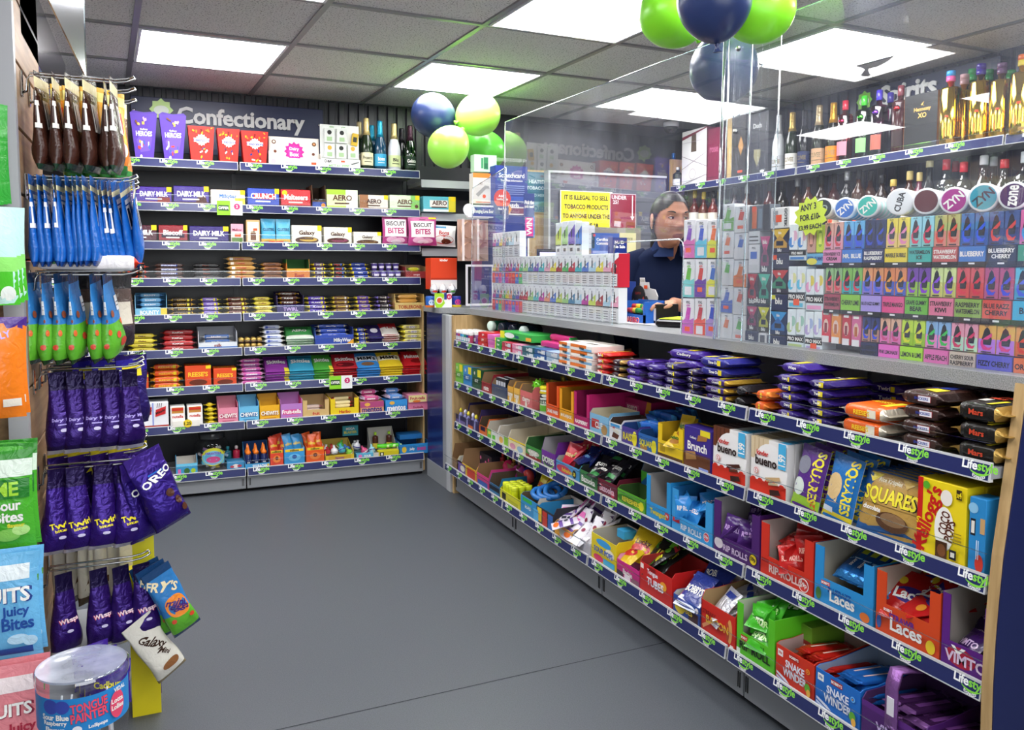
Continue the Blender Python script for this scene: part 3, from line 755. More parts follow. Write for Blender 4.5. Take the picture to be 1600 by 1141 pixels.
put(o, r, 424, 'low white tray holding the pink splashed chocolate box', 'tray')
# metal pipe card with little packs
w_ = r.w(505, 565); t = thing('pipe_display', 'white display card of metal pipes beside the bottles', 'display', tuple(r.M(505).translation))
mb = MB(); mb.box(0, w_, .03, .034, 0, .245, M('#d4d6d2')); mb.art([('t', 'PIPES', .3, .95, .035, '#7aa86a'), ('t', 'green', .6, .95, .03, '#7aa86a')], flat(0, .03, 0), w_, .245); mb.build('backing_card', t)
mb = MB(); mb.box(0, w_, 0, .028, 0, .052, WHITE); mb.art([('t', 'D&K', .18, .75, .3, TXK, 0, .3), ('t', 'METAL PIPE', .45, .25, .34, '#8ab87a', 0, .7), ('r', .5, .68, .6, .86, '#e8552c'), ('p', [(.75, .55), (.95, .8), (.98, .72), (.78, .45)], '#555a55')], flat(0, 0, 0), w_, .052); mb.build('front_panel', t)
for k, (x, z, c) in enumerate(((.1, .145, '#1d201e'), (.42, .145, '#1d201e'), (.1, .06, '#c9a03a'), (.4, .06, '#1d201e'), (.7, .06, '#c9a03a'))):
    mb = MB(); mb.box(x*w_, x*w_ + w_*.26, .018, .028, z, z + .078, M('#cfd2cc', 'film')); mb.art([('c', .5, .72, .16, c), ('r', .25, .1, .75, .4, '#9ab88a')], flat(x*w_, .018, z), w_*.26, .078); mb.build('pipe_pack', t)
o = carton_mb(.035, .02, .07, '#c9a51e', [('r', .2, .3, .8, .7, '#2a2a1c')]).build('lighter_pack', t); o.location = (w_*.78, .012, .135); o.rotation_euler = (0, .15, 0)
bt = [(573, .29, .036, GLASSG, '#c9b98a', '#e8dfc0', 'champagne bottle with cream neck foil half hidden behind others', .11, None),
      (579, .30, .037, '#1f2f1c', '#d8c080', '#ece2b8', 'champagne bottle with cream foil and cream label beside pipe display', .03, 'Prosecco'),
      (593, .275, .034, '#1a5a8a', '#2a9ac0', '#4ab0d0', 'blue foiled sparkling bottle standing behind another blue one', .11, None),
      (600, .29, .036, '#17405a', '#2a9ac0', '#3aa0cc', 'blue foiled sparkling wine bottle with round blue label', .03, 'Ices'),
      (622, .28, .037, '#d9dbe0', '#c8b478', '#cfd8a0', 'white sparkling wine bottle with gold neck foil', .03, 'Blu'),
      (640, .27, .036, '#15161a', '#1d1a20', None, 'dark foiled bottle behind the green one at the shelf end', .11, None),
      (647, .275, .036, GLASSG, '#3a1d2c', '#16321f', 'green bottle with dark neck foil at the end of the top shelf', .03, 'Gelato')]
for px, h, rr, bc, fc, lc, lab, dy, tx in bt:
    p = r.M(px, 0, dy + .03).translation
    bottle(lab, h, rr, bc, None, lc, tuple(p), shape='champ', foilneck=fc, labz=(.1, .34), txt=tx, txtcol=TXK if lc and lc > '#8' else TXW, sticker=None)
# ---- second shelf: tablets standing in rows
r = R[1]
tablets(r, 187, 213, .088, '#3a1d78', 'dark purple chocolate tablet', 'MILK', stripe='#4a2a18')
tablets(r, 216, 272, .088, '#3d2188', 'purple tablet with dark red band', 'DAIRY MILK', stripe='#6a1f1c', extra=[('r', .6, .05, .95, .4, '#7a2a22')])
tablets(r, 274, 330, .098, '#35207c', 'deep purple nut chocolate tablet', 'DAIRY MILK', stripe='#33160f', extra=[('p', [(.6, .1), (.95, .1), (.9, .5), (.7, .45)], '#4a2418')])
tablets(r, 332, 386, .085, '#ece4d0', 'cream and blue milk chocolate tablet', 'Milkybar', '#2a6ac0', stripe='#c23a2c', extra=[('r', 0, .0, 1, .3, '#f0e8cc'), ('r', .7, 0, 1, .5, '#d8c83a')])
tablets(r, 389, 439, .100, '#2b46a8', 'blue crunch chocolate tablet', 'CRUNCH', TXW, stripe='#22388e', flag='#f2d21c', extra=[('r', .2, .42, .86, .72, '#c22a2a')])
tablets(r, 441, 488, .100, '#c3242a', 'red tablet with round yellow price mark', 'Maltesers', TXW, stripe='#7a1216', flag=None, extra=[('c', .12, .8, .14, '#f2d21c')])
o = tray('display_tray', r.w(490, 511), .2, .045, .13, '#5a3f2c', [('r', 0, 0, 1, .8, '#2f4a9a'), ('c', .8, .4, .25, '#e8872c')], inner='#3a2a20'); put(o, r, 490, 'brown open tray with blue front between red and green tablets', 'tray')
tablets(r, 512, 561, .108, '#dfe8b0', 'lime and white bubbly chocolate tablet', 'AERO', '#5a3320', stripe='#a8c83a', flag=None, extra=[('r', .62, 0, 1, 1, '#e9efd8'), ('r', 0, .75, .6, 1, '#a4c83c')])
tablets(r, 563, 608, .085, '#e6dfd2', 'brown and white bubbly chocolate tablet', 'AERO', '#4a2616', stripe='#7a4a2c', extra=[('r', 0, 0, .3, 1, '#9a6a48')])
tablets(r, 610, 657, .090, '#dfeccc', 'mint green and white bubbly chocolate tablet', 'AERO', '#5a3320', stripe='#6ab84a', extra=[('r', .7, 0, 1, 1, '#8ac86a'), ('c', .9, .3, .12, '#5a3320')])
tablets(r, 662, 713, .090, '#5ab4c4', 'turquoise tablet on the unlabelled shelf at right', 'AERO', '#4a2616', stripe='#dfe8e8', extra=[('r', .2, .3, .75, .75, '#e6e2da'), ('r', .78, 0, 1, 1, '#e2d23a')])
# ---- third shelf
r = R[2]
tablets(r, 187, 247, .09, '#4a1a2a', 'dark red and gold biscuit tablet', 'DAIRY MILK', stripe='#2a1018', flag='#f2d21c')
tablets(r, 249, 295, .092, '#8a1d28', 'red and brown biscuit chocolate tablet', 'Biscoff', stripe='#3a1812', extra=[('r', .1, .3, .9, .5, '#2a1430')])
tablets(r, 297, 359, .090, '#2d1c6c', 'navy and purple chocolate tablet', 'DAIRY MILK', stripe='#21154e', extra=[('c', .35, .6, .12, '#8a7ad0')])
box(r, 362, 382, .105, .08, '#d8c8c0', 'small pink and white carton', front=[('r', 0, .6, 1, 1, '#e0a0b0'), ('t', 'Mallow', .5, .7, .12, '#7a1d3a'), ('r', .3, .35, .8, .5, '#e8552c'), ('r', .05, .08, .95, .3, '#5a7a3a')])
box(r, 386, 408, .128, .09, '#c9a572', 'brown and cream upright carton', front=[('r', .08, .1, .92, .92, '#e6dcc4'), ('c', .5, .75, .14, '#ece6da'), ('t', 'milk', .5, .5, .08, '#5a3320'), ('r', .3, .15, .7, .45, '#6a4022'), ('t', 'CHOCONUT', .5, .06, .06, '#5a3320'), ('r', .5, .55, .8, .65, '#e8552c')])
bags(r, 410, 432, '#4aa6cc', 'light blue cereal bar packet, leftmost', 'CLUSTERS', '#123a5a', n=3, h=.135, tilt=-.08, t=.018, extra=[('r', 0, .05, 1, .18, '#d8a63a'), ('r', .5, 0, .95, .1, '#e8552c')], size=.12, step=.05)
bags(r, 434, 456, '#5ab2d4', 'light blue cereal bar packet, rightmost', 'CLUSTERS', '#123a5a', n=3, h=.135, tilt=-.08, t=.018, extra=[('r', 0, .05, 1, .18, '#e0b04a'), ('r', .0, 0, .5, .1, '#e8552c')], size=.12, step=.05)
for a, b, c, w3, h3 in ((457, 504, '#c9a23a', 'golden', .105), (507, 551, '#8a3a5a', 'maroon', .098), (553, 597, '#7a5a2a', 'brown', .075)):
    tablets(r, a, b, h3, '#ece7d8', 'cream chocolate tablet with %s ribbon' % w3, 'Galaxy', '#4a2616', n=6, stripe='#d8d0bc', extra=[('e', .5, .22, .4, .18, '#4a2616'), ('e', .55, .25, .3, .1, c)])
for k, (a, b) in enumerate(((598, 639), (637, 681))):
    o = pouch_mb(r.w(a, b), .178 - .01*k, .05, '#b0407e', [('r', .08, .28, .92, .84, '#efe9ea'), ('t', 'Mestens', .5, .9, .05, '#3a1226', 0, .5), ('t', 'BISCUIT', .5, .7, .15, '#2a1a20', 0, .74), ('t', 'BITES', .5, .47, .19, '#b02a6a', 0, .74), ('e', .35, .18, .22, .1, '#e6b0cc'), ('e', .65, .16, .2, .09, '#e6b0cc'), ('e', .5, .12, .2, .06, '#f2dce6'), ('r', .72, .92, .98, .98, '#e8d21c')], gus=.2).build('biscuit_pouch')
    put(o, r, a, ['left', 'right'][k] + ' of two pink pouches of biscuit bites', 'pouch', dy=.005 if k == 0 else -.012, dx=0, rot=(-.05, 0, -.06*k))
o = pouch_mb(r.w(675, 712), .125, .06, '#e9e6e4', [('e', .5, .3, .42, .2, '#c8321e'), ('e', .6, .22, .2, .12, '#5a2a1a'), ('t', 'Bons', .5, .62, .2, '#b02a2a'), ('r', .1, .85, .6, .97, '#3a8ac0')]).build('sweet_bag')
put(o, r, 673, 'white and red chocolate bag at the right end', 'sweet bag', dy=.0, rot=(-.1, .05, -.2))
# ---- fourth shelf: bars
r = R[3]
stack(r, 180, 234, '#2a1610', 'brown bar with orange and red ends', 'BAR', '#e8a02c', '#c83a1e', cols=2)
stack(r, 237, 292, '#3a2018', 'brown bar with white and blue lettering', 'SNICKERS', '#e9ecf6', None, txtbg='#2f3f8a', cols=1, prof=(4, 5, 6), th=.0125, extra=[])
stack(r, 297, 350, '#191416', 'black bar with dull silver print', 'Mars', '#8a4a3a', None, cols=1, prof=(3, 4, 5), th=.0125)
stack(r, 352, 404, '#b4843c', 'gold bar with red lettering', 'TWIX', '#b01c1c', '#c9a05a', cols=1, prof=(4, 5, 7), th=.0145, extra=[('r', 0, 0, .16, 1, '#e9e2d4')])
stack(r, 406, 447, '#7a4a26', 'dark gold bar with brown print', 'CARAMEL', '#3a1a12', '#b48a3c', cols=1, prof=(4, 5, 6), th=.0135)
o = tray('display_tray', r.w(448, 484), .16, .058, .11, '#c9762c', [('r', 0, .75, 1, 1, '#d8a03c'), ('t', 'Best', .55, .35, .4, '#a02a1c')], sideart=[('r', 0, .8, 1, 1, '#2f7a3a')], cheek=.11, inner='#3a6a3a'); put(o, r, 448, 'orange and green open carton among the bars', 'tray')
stack(r, 486, 514, '#4a2f52', 'brown and purple bar with yellow end', 'DUO', TXW, '#e8d21c', prof=(4, 5, 6), th=.0135, flag='#e8d21c')
stack(r, 515, 546, '#241614', 'black bar with red and blue print', 'Mars', '#c83a2c', '#d8c83a', prof=(4, 5, 6), th=.0135, flag='#3a6ac0')
stack(r, 547, 582, '#22388e', 'blue bar with yellow end', 'Milky', TXW, '#e8d21c', prof=(3, 4, 5), th=.0135)
for i in range(4):
    for j in range(2):
        for k in range(2 if j else 1):
            t = thing('dessert_pot', 'small purple and white chocolate pot ' + r.phrase, 'pot', tuple(r.M(584, .02 + i*.043, .028 + j*.045, k*.045).translation), 0, 'dessert pots stacked on the fourth back shelf')
            mb = MB(); mb.lathe([(.014, 0), (.019, .042)], M('#4a3a8a', 'film'), 16); mb.art([('r', .1, .4, .9, .7, '#d8d4e6')], lambda u, v, e: ((.0175+e)*math.cos(-PI/2+(u-.02)/.018), (.0175+e)*math.sin(-PI/2+(u-.02)/.018), v), .04, .04, curved=True); mb.build('cup', t)
            mb = MB(); mb.lathe([(.021, .042), (.021, .044), (.015, .0448)], M('#e2dfe8', 'foil'), 16); mb.build('lid', t)
o = tray('display_tray', r.w(634, 668), .15, .042, .08, '#8a2a2c', [('t', 'nougat', .5, .5, .3, '#d8b0b0')], cheek=.07, inner='#9a7a5c'); put(o, r, 634, 'dark red tray at the shelf end', 'tray')
stack(r, 637, 662, '#b8b02c', 'lime yellow wrapped bar', '', TXW, '#a8c83a', prof=(3, 4), th=.013, name='wrapped_bar')
# ---- fifth shelf
r = R[4]
stack(r, 184, 207, '#8a1c1c', 'red bar with yellow end', 'RED', '#e8c83a', '#e8c83a', prof=(5, 6), th=.014)
w_ = r.w(209, 259)
o = tray('display_tray', w_, .15, .042, .12, '#7ab8d8', [('t', 'BOUNTY', .45, .5, .5, TXW, 0, .6), ('r', .8, 0, 1, 1, '#e8c83a')], cheek=.11, inner='#5a92b8'); put(o, r, 209, 'pale blue coconut bar tray', 'tray')
stack(r, 211, 257, '#6aa8d0', 'pale blue bar with white lettering', 'BOUNTY', TXW, '#4a8ac0', prof=(3, 5, 7), th=.014, dy0=.012)
specs = [(261, 306, '#3a2a14', 'black and gold bar with yellow end', 'LION', '#e8b83a', '#c9a03c', '#e8d83a'), (309, 347, '#7a62b4', 'lilac bar with white lettering', 'Wispa', TXW, '#e8d83a', '#e8d83a'), (349, 391, '#5a2a1c', 'brown bar with cream lettering', 'Boost', '#e9dcc0', '#c9b04a', '#e8d83a'),
         (393, 430, '#d8c850', 'yellow and white bar', 'Toffee', '#7a3a1c', '#e8d83a', None)]
for a, b, c, d_, tx, tc, ec, fl in specs: stack(r, a, b, c, d_, tx, tc, ec, prof=(3, 4, 6), th=.0135, flag=fl)
o = tray('display_tray', r.w(432, 474), .15, .05, .12, '#2c2060', [('t', 'TWIRL', .5, .5, .4, '#c9b0e0')], cheek=.1, inner='#221a3a'); put(o, r, 432, 'dark purple open tray of bars', 'tray')
stack(r, 434, 472, '#4a2418', 'brown bar with white lettering in the purple tray', 'FUDGE', TXW, '#c9a03c', prof=(3, 5, 7), th=.014, dy0=.012)
specs = [(476, 515, '#4a2f9a', 'bright purple bar with white lettering', 'FLAKE', TXW, '#e8d83a', '#e8d83a'), (517, 552, '#6a4a2c', 'brown and white bar with yellow lettering', 'Crunchie', '#e8c83a', '#d8c03c', '#d9d2c8'), (554, 585, '#5a3a8c', 'purple bar with yellow lettering', 'Twirl', '#f0d83a', '#e8d83a', None), (587, 615, '#22151c', 'black and white bar with purple print', 'Double', '#d9d2c8', '#8a7ad0', '#d9d4cc')]
for a, b, c, d_, tx, tc, ec, fl in specs: stack(r, a, b, c, d_, tx, tc, ec, prof=(3, 5, 6), th=.0135, flag=fl)
o = tray('display_tray', r.w(617, 663), .16, .05, .1, '#d8b870', [('t', 'TOBLERONE', .5, .5, .42, '#a02c1c', 0, .8)], cheek=.1, inner='#c9a560', sideart=[('r', .1, .2, .9, .5, '#c98a4a')]); put(o, r, 617, 'cream open tray with red lettering at the shelf end', 'tray')
stack(r, 621, 660, '#d8a650', 'golden bar in the cream tray', '', TXW, '#e0bc78', prof=(3, 5, 5), th=.014, dy0=.014)
# ---- sixth shelf
r = R[5]
stack(r, 196, 243, '#c9b83a', 'yellow bar with brown print', 'Flake', '#5a2a1c', '#e8d83a', prof=(4, 5, 6), th=.0135)
stack(r, 246, 306, '#a81f22', 'red biscuit bar', 'KitKat', TXW, '#8a1418', prof=(3, 4, 5), th=.0155)
o = tray('display_tray', r.w(307, 368), .17, .04, .115, '#dfe2e6', [('r', 0, 0, 1, .4, '#3a6ab0'), ('t', 'milk', .5, .6, .4, '#8a2a2c')], cheek=.1, inner='#b9bcc4'); put(o, r, 307, 'white and blue open tray of milk bars', 'tray')
stack(r, 311, 365, '#4a72b8', 'blue and white milk bar', 'kinder', TXW, '#e6e4e2', prof=(2, 3, 4), th=.015, dy0=.012, extra=[('r', 0, 0, 1, .4, '#dcd6cc')])
for j in range(2):
    for i in range(4):
        for k in range(2):
            mb = MB(); c = (0, 0, .0145); prof_ = [(.0005, 0), (.009, .002), (.0142, .008), (.0148, .0145), (.0142, .021), (.009, .027), (.0005, .029)]
            mb.lathe(prof_, M('#c9a85a', 'foil'), 14); mb.lathe([(.0142, .0005), (.0145, .006), (.0128, .0062)], M('#4a2c18'), 14)
            put(mb.build('wrapped_chocolate'), r, 370, 'gold foil chocolate ball among small stacked rows', 'chocolate', 'gold foil balls on the sixth back shelf', dx=.018 + i*.032, dy=.03 + j*.032, dz=k*.031)
stack(r, 406, 445, '#c9cfe2', 'white and blue bar stacked high', 'Milkyway', '#2a46a8', '#e6e2d6', prof=(4, 6, 7), th=.014, extra=[('r', 0, 0, .2, 1, '#3a5ab8')])
bags(r, 447, 490, '#4aa256', 'green and white minty bag', 'AERO', TXW, n=4, h=.13, tilt=-1.1, extra=[('r', 0, .0, 1, .22, '#dfe8da'), ('r', .15, .72, .85, .85, '#2f7a3c')])
o = tray('display_tray', r.w(491, 551), .17, .06, .11, '#2a46a0', [('t', 'MilkyWay', .7, .45, .45, TXW, 0, .45), ('p', [(.75, 0), (1, 0), (1, .6)], '#e8a62c')], cheek=.1, inner='#22367a'); put(o, r, 491, 'blue open tray with white lettering', 'tray')
stack(r, 495, 548, '#2f50b4', 'blue bar in the blue tray', 'MilkyWay', TXW, '#e6e2d6', prof=(4, 5, 7), th=.0135, dy0=.014)
stack(r, 553, 577, '#2c3f9a', 'navy and yellow bar', 'OREO', TXW, '#e8d83a', prof=(4, 5, 6), th=.0135, flag='#e8d83a')
bags(r, 574, 600, '#2d2560', 'dark purple bag with round white badge', 'o', TXW, n=3, h=.13, tilt=-1.0, extra=[('c', .5, .5, .18, '#e2dfe8')], size=.1)
bags(r, 598, 625, '#b0242a', 'red and white bag', 'Tea', '#b0242a', n=4, h=.13, tilt=-1.05, extra=[('r', .0, .0, 1, .6, '#dcd6cc')])
stack(r, 626, 666, '#d8cc78', 'pale yellow and white bar', 'BUENO', '#7a6a8a', '#e6d83a', prof=(4, 5, 6), th=.015, extra=[('r', .3, 0, .7, 1, '#e6e2da')])
# ---- seventh shelf
r = R[6]
for a, b, h_, lab in ((200, 227, .08, 'small orange carton beside the hanging bags'), (284, 326, .115, 'tall orange peanut cup carton'), (329, 366, .095, 'orange open topped peanut cup carton')):
    box(r, a, b, h_, .14, '#d8481c', lab, front=[('t', "REESE'S", .5, .6, .22, '#f2c22c', 0, .85), ('e', .5, .22, .35, .14, '#6a2a14'), ('r', .8, .85, 1, 1, '#e8d21c')], topart=[('r', .1, .1, .9, .9, '#c23c14'), ('t', "REESE'S", .5, .5, .3, '#f2c22c')], sideart=[('t', "REESE'S", .5, .5, .3, '#f2c22c')])
stack(r, 229, 282, '#d8501c', 'orange peanut cup pack with yellow end', "REESE'S", '#f2c22c', '#e8a01c', prof=(3, 4, 5), th=.018, flag='#e8d21c')
stack(r, 369, 412, '#c04a96', 'pink and blue roll pack', 'mentos', TXW, '#d8a0c8', prof=(4, 6, 8), th=.013, extra=[('r', 0, 0, 1, .35, '#8a4ab0')])
for a, b, c, lab, tx, tc, ex in ((413, 450, '#8a3a96', 'purple fruit sweet bag', 'Skittles', TXW, [('r', 0, .75, 1, .9, '#6a2a7a'), ('r', .8, 0, 1, .2, '#e8d83a')]), (451, 489, '#3a98b8', 'teal blue fruit sweet bag', 'Skittles', TXW, [('r', 0, .75, 1, .9, '#2a7a96')]),
                             (490, 520, '#4aa03c', 'green fruit sweet bag', 'Skittles', TXW, [('r', .8, 0, 1, .2, '#e8d83a')]), (521, 558, '#a8242c', 'dark red fruit sweet bag', 'Skittles', TXW, [('e', .5, .22, .4, .12, '#5a1218')]),
                             (558, 594, '#3a86cc', 'bright blue chocolate bag with black letters', "M&M's", '#1c1410', [('r', 0, .38, 1, .72, '#dce4ec'), ('e', .5, .2, .3, .1, '#7a5a3c')]), (594, 630, '#e8c82c', 'bright yellow chocolate bag with black letters', "M&M's", '#1c1410', [('r', 0, .38, 1, .7, '#efe8c8'), ('c', .6, .85, .08, '#5aa84a')]),
                             (631, 667, '#c01f26', 'red chocolate bag at shelf end', 'Maltesers', TXW, [('e', .6, .25, .3, .12, '#7a1216')])):
    bags(r, a, b, c, lab, tx, tc, n=5, h=.135, tilt=-1.0, extra=ex, step=.014, size=.24)
# ---- eighth shelf
r = R[7]
box(r, 178, 206, .12, .12, '#e6e2de', 'white carton partly behind the purple bags', front=[('r', 0, 0, 1, .15, '#b03a2c')])
o = box(r, 209, 257, .135, .14, '#e6e6ea', 'white and red carton of stick packs in dark red tray', front=[('r', 0, 0, 1, .12, '#a83228'), ('r', .02, .12, .06, 1, '#8a9ad8'), ('r', .45, .12, .5, 1, '#8a9ad8'), ('p', [(.1, .45), (.42, .55), (.44, .85), (.12, .72)], '#c8282c'), ('t', 'Mikado', .27, .65, .1, '#2a1616', 25, .35), ('p', [(.55, .45), (.9, .55), (.92, .85), (.57, .72)], '#c8282c'), ('t', 'Mikado', .73, .65, .1, '#2a1616', 25, .35)] + [('p', [(x, .8), (x+.02, .8), (x+.05, .98), (x+.03, .98)], '#3a2018') for x in (.15, .22, .29, .6, .67, .74)])
for k, (a, b) in enumerate(((259, 283), (286, 311))):
    box(r, a, b, .105, .1, '#e9e6e2', ['left', 'right'][k] + ' of two hazelnut snack cartons with jars pictured', front=[('r', .1, .4, .9, .98, '#c98a3c'), ('r', .05, .35, .95, .68, '#efece8'), ('t', 'nutella', .5, .52, .15, '#c02a1c'), ('e', .5, .2, .2, .1, '#5a3320'), ('r', .1, .82, .9, .95, '#c8321e')])
o = box(r, 262, 306, .035, .012, '#e8e4da', 'low white price tray with round yellow mark', 'tray', 'display_tray', front=[('c', .55, .5, .62, '#e8cc2c'), ('t', '1.25', .55, .5, .5, TXK, 0, .3)], dy=-.012)
stack(r, 313, 334, '#c9b01e', 'yellow and black wrapped snack', '', TXK, '#e8d21c', prof=(6, 7), th=.013, name='snack_bar')
for a, b, c, c2, lab, tx in ((335, 367, '#e08aa0', '#b03a60', 'pink chew box with white lettering', 'CHEWITS'), (368, 400, '#6ab8de', '#2a6aa0', 'sky blue chew box with white lettering', 'CHEWITS'), (401, 433, '#e8ac1e', '#b0741a', 'yellow orange chew box with white lettering', 'CHEWITS'), (434, 469, '#b478c0', '#d8508a', 'lilac fruit chew box with strawberry', 'Fruit-tella')):
    w_ = r.w(a, b)
    o = tray('sweet_box', w_ - .002, .12, .085, .125, c, [('r', .1, .3, .9, .62, c2), ('t', tx, .5, .48, .26, TXW, 0, .88), ('r', .2, .14, .8, .18, c2)], cheek=.11, inner=c2, backhdr=(.01, c)); put(o, r, a, lab, 'sweet box', dx=.001, dy=.004)
for k, (a, b, col2, nm) in enumerate(((469, 511, '#e0d2c0', 'beige'), (513, 558, '#e0bc2c', 'yellow'))):
    w_ = r.w(a, b)
    o = tray('display_tray', w_ - .002, .15, .045, .11, '#e8c81e' if k else '#cfae72', [('t', 'Haribo' if k else 'fruit', .5, .5, .4, '#c02a2a')], cheek=.1, inner='#b89a6c', lip=.01); put(o, r, a, 'open %s tray of loose chews' % nm, 'tray', dx=.001)
    stack(r, a + 4, b - 4, '#e6cfc4' if not k else '#e8d8a0', 'pale chew packet in the %s tray' % nm, '', TXW, '#c83a2c' if k else '#e090b0', prof=(2, 3, 4) if not k else (3, 5, 7), th=.011, dy0=.014, name='chew_packet', cat='sweet packet')
for a, b, c, lab, tx, tc, top_ in ((560, 598, '#d8a070', 'peach and pink mint roll box', 'mentos', '#2a2a7a', '#c04a80'), (600, 635, '#2a80cc', 'blue mint roll box', 'mentos', TXW, '#5a8ac8'), ):
    box(r, a, b, .07, .12, c, lab, 'sweet box', 'sweet_box', front=[('r', 0, .5, 1, 1, '#b04a7a' if tc != TXW else '#3a92d8'), ('t', tx, .5, .32, .4, tc, 0, .85), ('e', .3, .75, .12, .15, '#e8b04a')])
    stack(r, a + 1, b - 2, top_, ('pink' if tc != TXW else 'blue') + ' mint roll on top of its box', 'mentos', TXW, '#d8c0d8', prof=(1, 2, 3), th=.017, y0=.071, name='mint_roll', cat='sweet roll')
for k in range(2):
    box(r, 636, 668, .045, .14, '#d8789a', ['lower', 'upper'][k] + ' pink and yellow fruit chew carton at shelf end', 'sweet box', 'sweet_box', front=([('r', 0, .1, .9, 1, '#ecdf9a'), ('t', 'Fruit-tella', .45, .6, .4, '#c02a4a', 0, .8), ('e', .4, .2, .2, .15, '#e87a2c')] if k else [('t', 'Fruittella', .5, .4, .3, '#8a1d3a')]), topart=[('r', 0, 0, 1, 1, '#e090ac')], dz=k*.046, dy=.004 if not k else -.004)
# ---- bottom shelf
r = R[8]
o = tray('display_tray', r.w(266, 300), .16, .06, .07, '#3a9ccc', [('r', 0, .75, 1, 1, '#6ac0e0'), ('r', .08, .05, .22, .55, '#d86ab0'), ('e', .5, .35, .14, .25, '#3a6a2c'), ('c', .8, .35, .2, '#a8c82c')], cheek=.1, inner='#d8d4cc'); put(o, r, 266, 'light blue open sweet tray beside hanging bags', 'tray')
p = r.M(326, 0, .12).translation
t = thing('sweet_jar', 'big round clear jar of wrapped sweets on the bottom back shelf', 'jar', tuple(p))
mb = MB(); mb.lathe([(.07, 0), (.088, .01), (.098, .06), (.1, .1), (.09, .14), (.07, .165), (.062, .172)], CLEAR, 28, caps=False); mb.build('body', t)
mb = MB(); mb.lathe([(.066, .168), (.068, .17), (.068, .195), (.064, .2)], M('#3c3e40', 'gloss'), 28); mb.build('lid', t)
mb = MB(); g = random.Random(5); cs = ['#b04a7a', '#4a8a9a', '#c9b03a', '#8a6a9a', '#5a5a60', '#d8d4d0', '#3a6a8a']
for k in range(60):
    a_, q, z = g.uniform(0, 2*PI), math.sqrt(g.random()) * .075, g.uniform(.015, .1)
    mb.T = Matrix.Translation((q*math.cos(a_), q*math.sin(a_), z)) @ Matrix.Rotation(g.uniform(0, 3), 4, 'X') @ Matrix.Rotation(g.uniform(0, 3), 4, 'Z'); mb.box(-.014, .014, -.008, .008, -.006, .006, M(cs[k % 7], 'film'), .003)
o = mb.build('wrapped_sweets', t); o['kind'] = 'stuff'
mb = MB(); S = lambda u, v, e: ((.1005+e)*math.sin((u-.06)/.1), -(.1005+e)*math.cos((u-.06)/.1), .03 + v)
mb.art([('r', .0, .1, 1, .55, '#5aa8c0'), ('e', .5, .45, .5, .45, '#c9cc3a'), ('e', .5, .4, .42, .35, '#7ab8d8'), ('t', 'TARANTULA', .5, .62, .12, '#7a3aa0', 0, .7), ('e', .5, .32, .3, .16, '#c04a80')], S, .12, .11, curved=True); mb.build('label', t)
box(r, 347, 375, .045, .1, '#3a8ab8', 'low blue carton with cartoon lips', front=[('e', .5, .5, .2, .25, '#e6dcd6'), ('e', .28, .45, .12, .15, '#b03a4a'), ('e', .72, .5, .14, .15, '#b03a4a')])
for k, (c, c2) in enumerate((('#1d6a7a', '#2a8a9a'), ('#b02440', '#e6d8d8'))):
    p = r.M(352 + 14*k, 0, .13).translation
    bottle('%s sweet bottle standing behind low blue carton' % ('teal' if not k else 'red'), .11, .019, c, c2, None, tuple(p), shape='tall', name='sweet_bottle', capk='gloss')
o = tray('display_tray', r.w(376, 415), .13, .028, .13, '#3f9ad0', [('t', 'SOURACHA', .6, .5, .6, TXW, 0, .6), ('r', .9, .2, .98, .8, '#e8c83a')], cheek=.04, inner='#1c3a6a'); put(o, r, 376, 'blue tray of orange capped sauce bottles', 'tray')
for i in range(3):
    for j in range(2):
        p = r.M(382 + 12.5*i, 0, .03 + j*.045).translation
        t = thing('candy_bottle', 'navy squeeze bottle with pointed orange cap in the blue tray', 'bottle', tuple(p + Vector((0, 0, .003))), 0, 'orange capped squeeze bottles on the bottom back shelf')
        mb = MB(); mb.lathe([(.018, 0), (.019, .003), (.019, .06), (.014, .072), (.012, .076)], M('#1a2654', 'gloss'), 16); mb.art([('t', 'SOUR', .5, .5, .2, TXW, 0, .5)], lambda u, v, e: ((.0193+e)*math.sin((u-.015)/.019), -(.0193+e)*math.cos((u-.015)/.019), v), .03, .06); mb.build('body', t)
        mb = MB(); mb.lathe([(.014, .073), (.0145, .086), (.008, .094), (.003, .122), (.002, .124)], M('#ef7d1e', 'gloss'), 16); mb.build('cap', t)
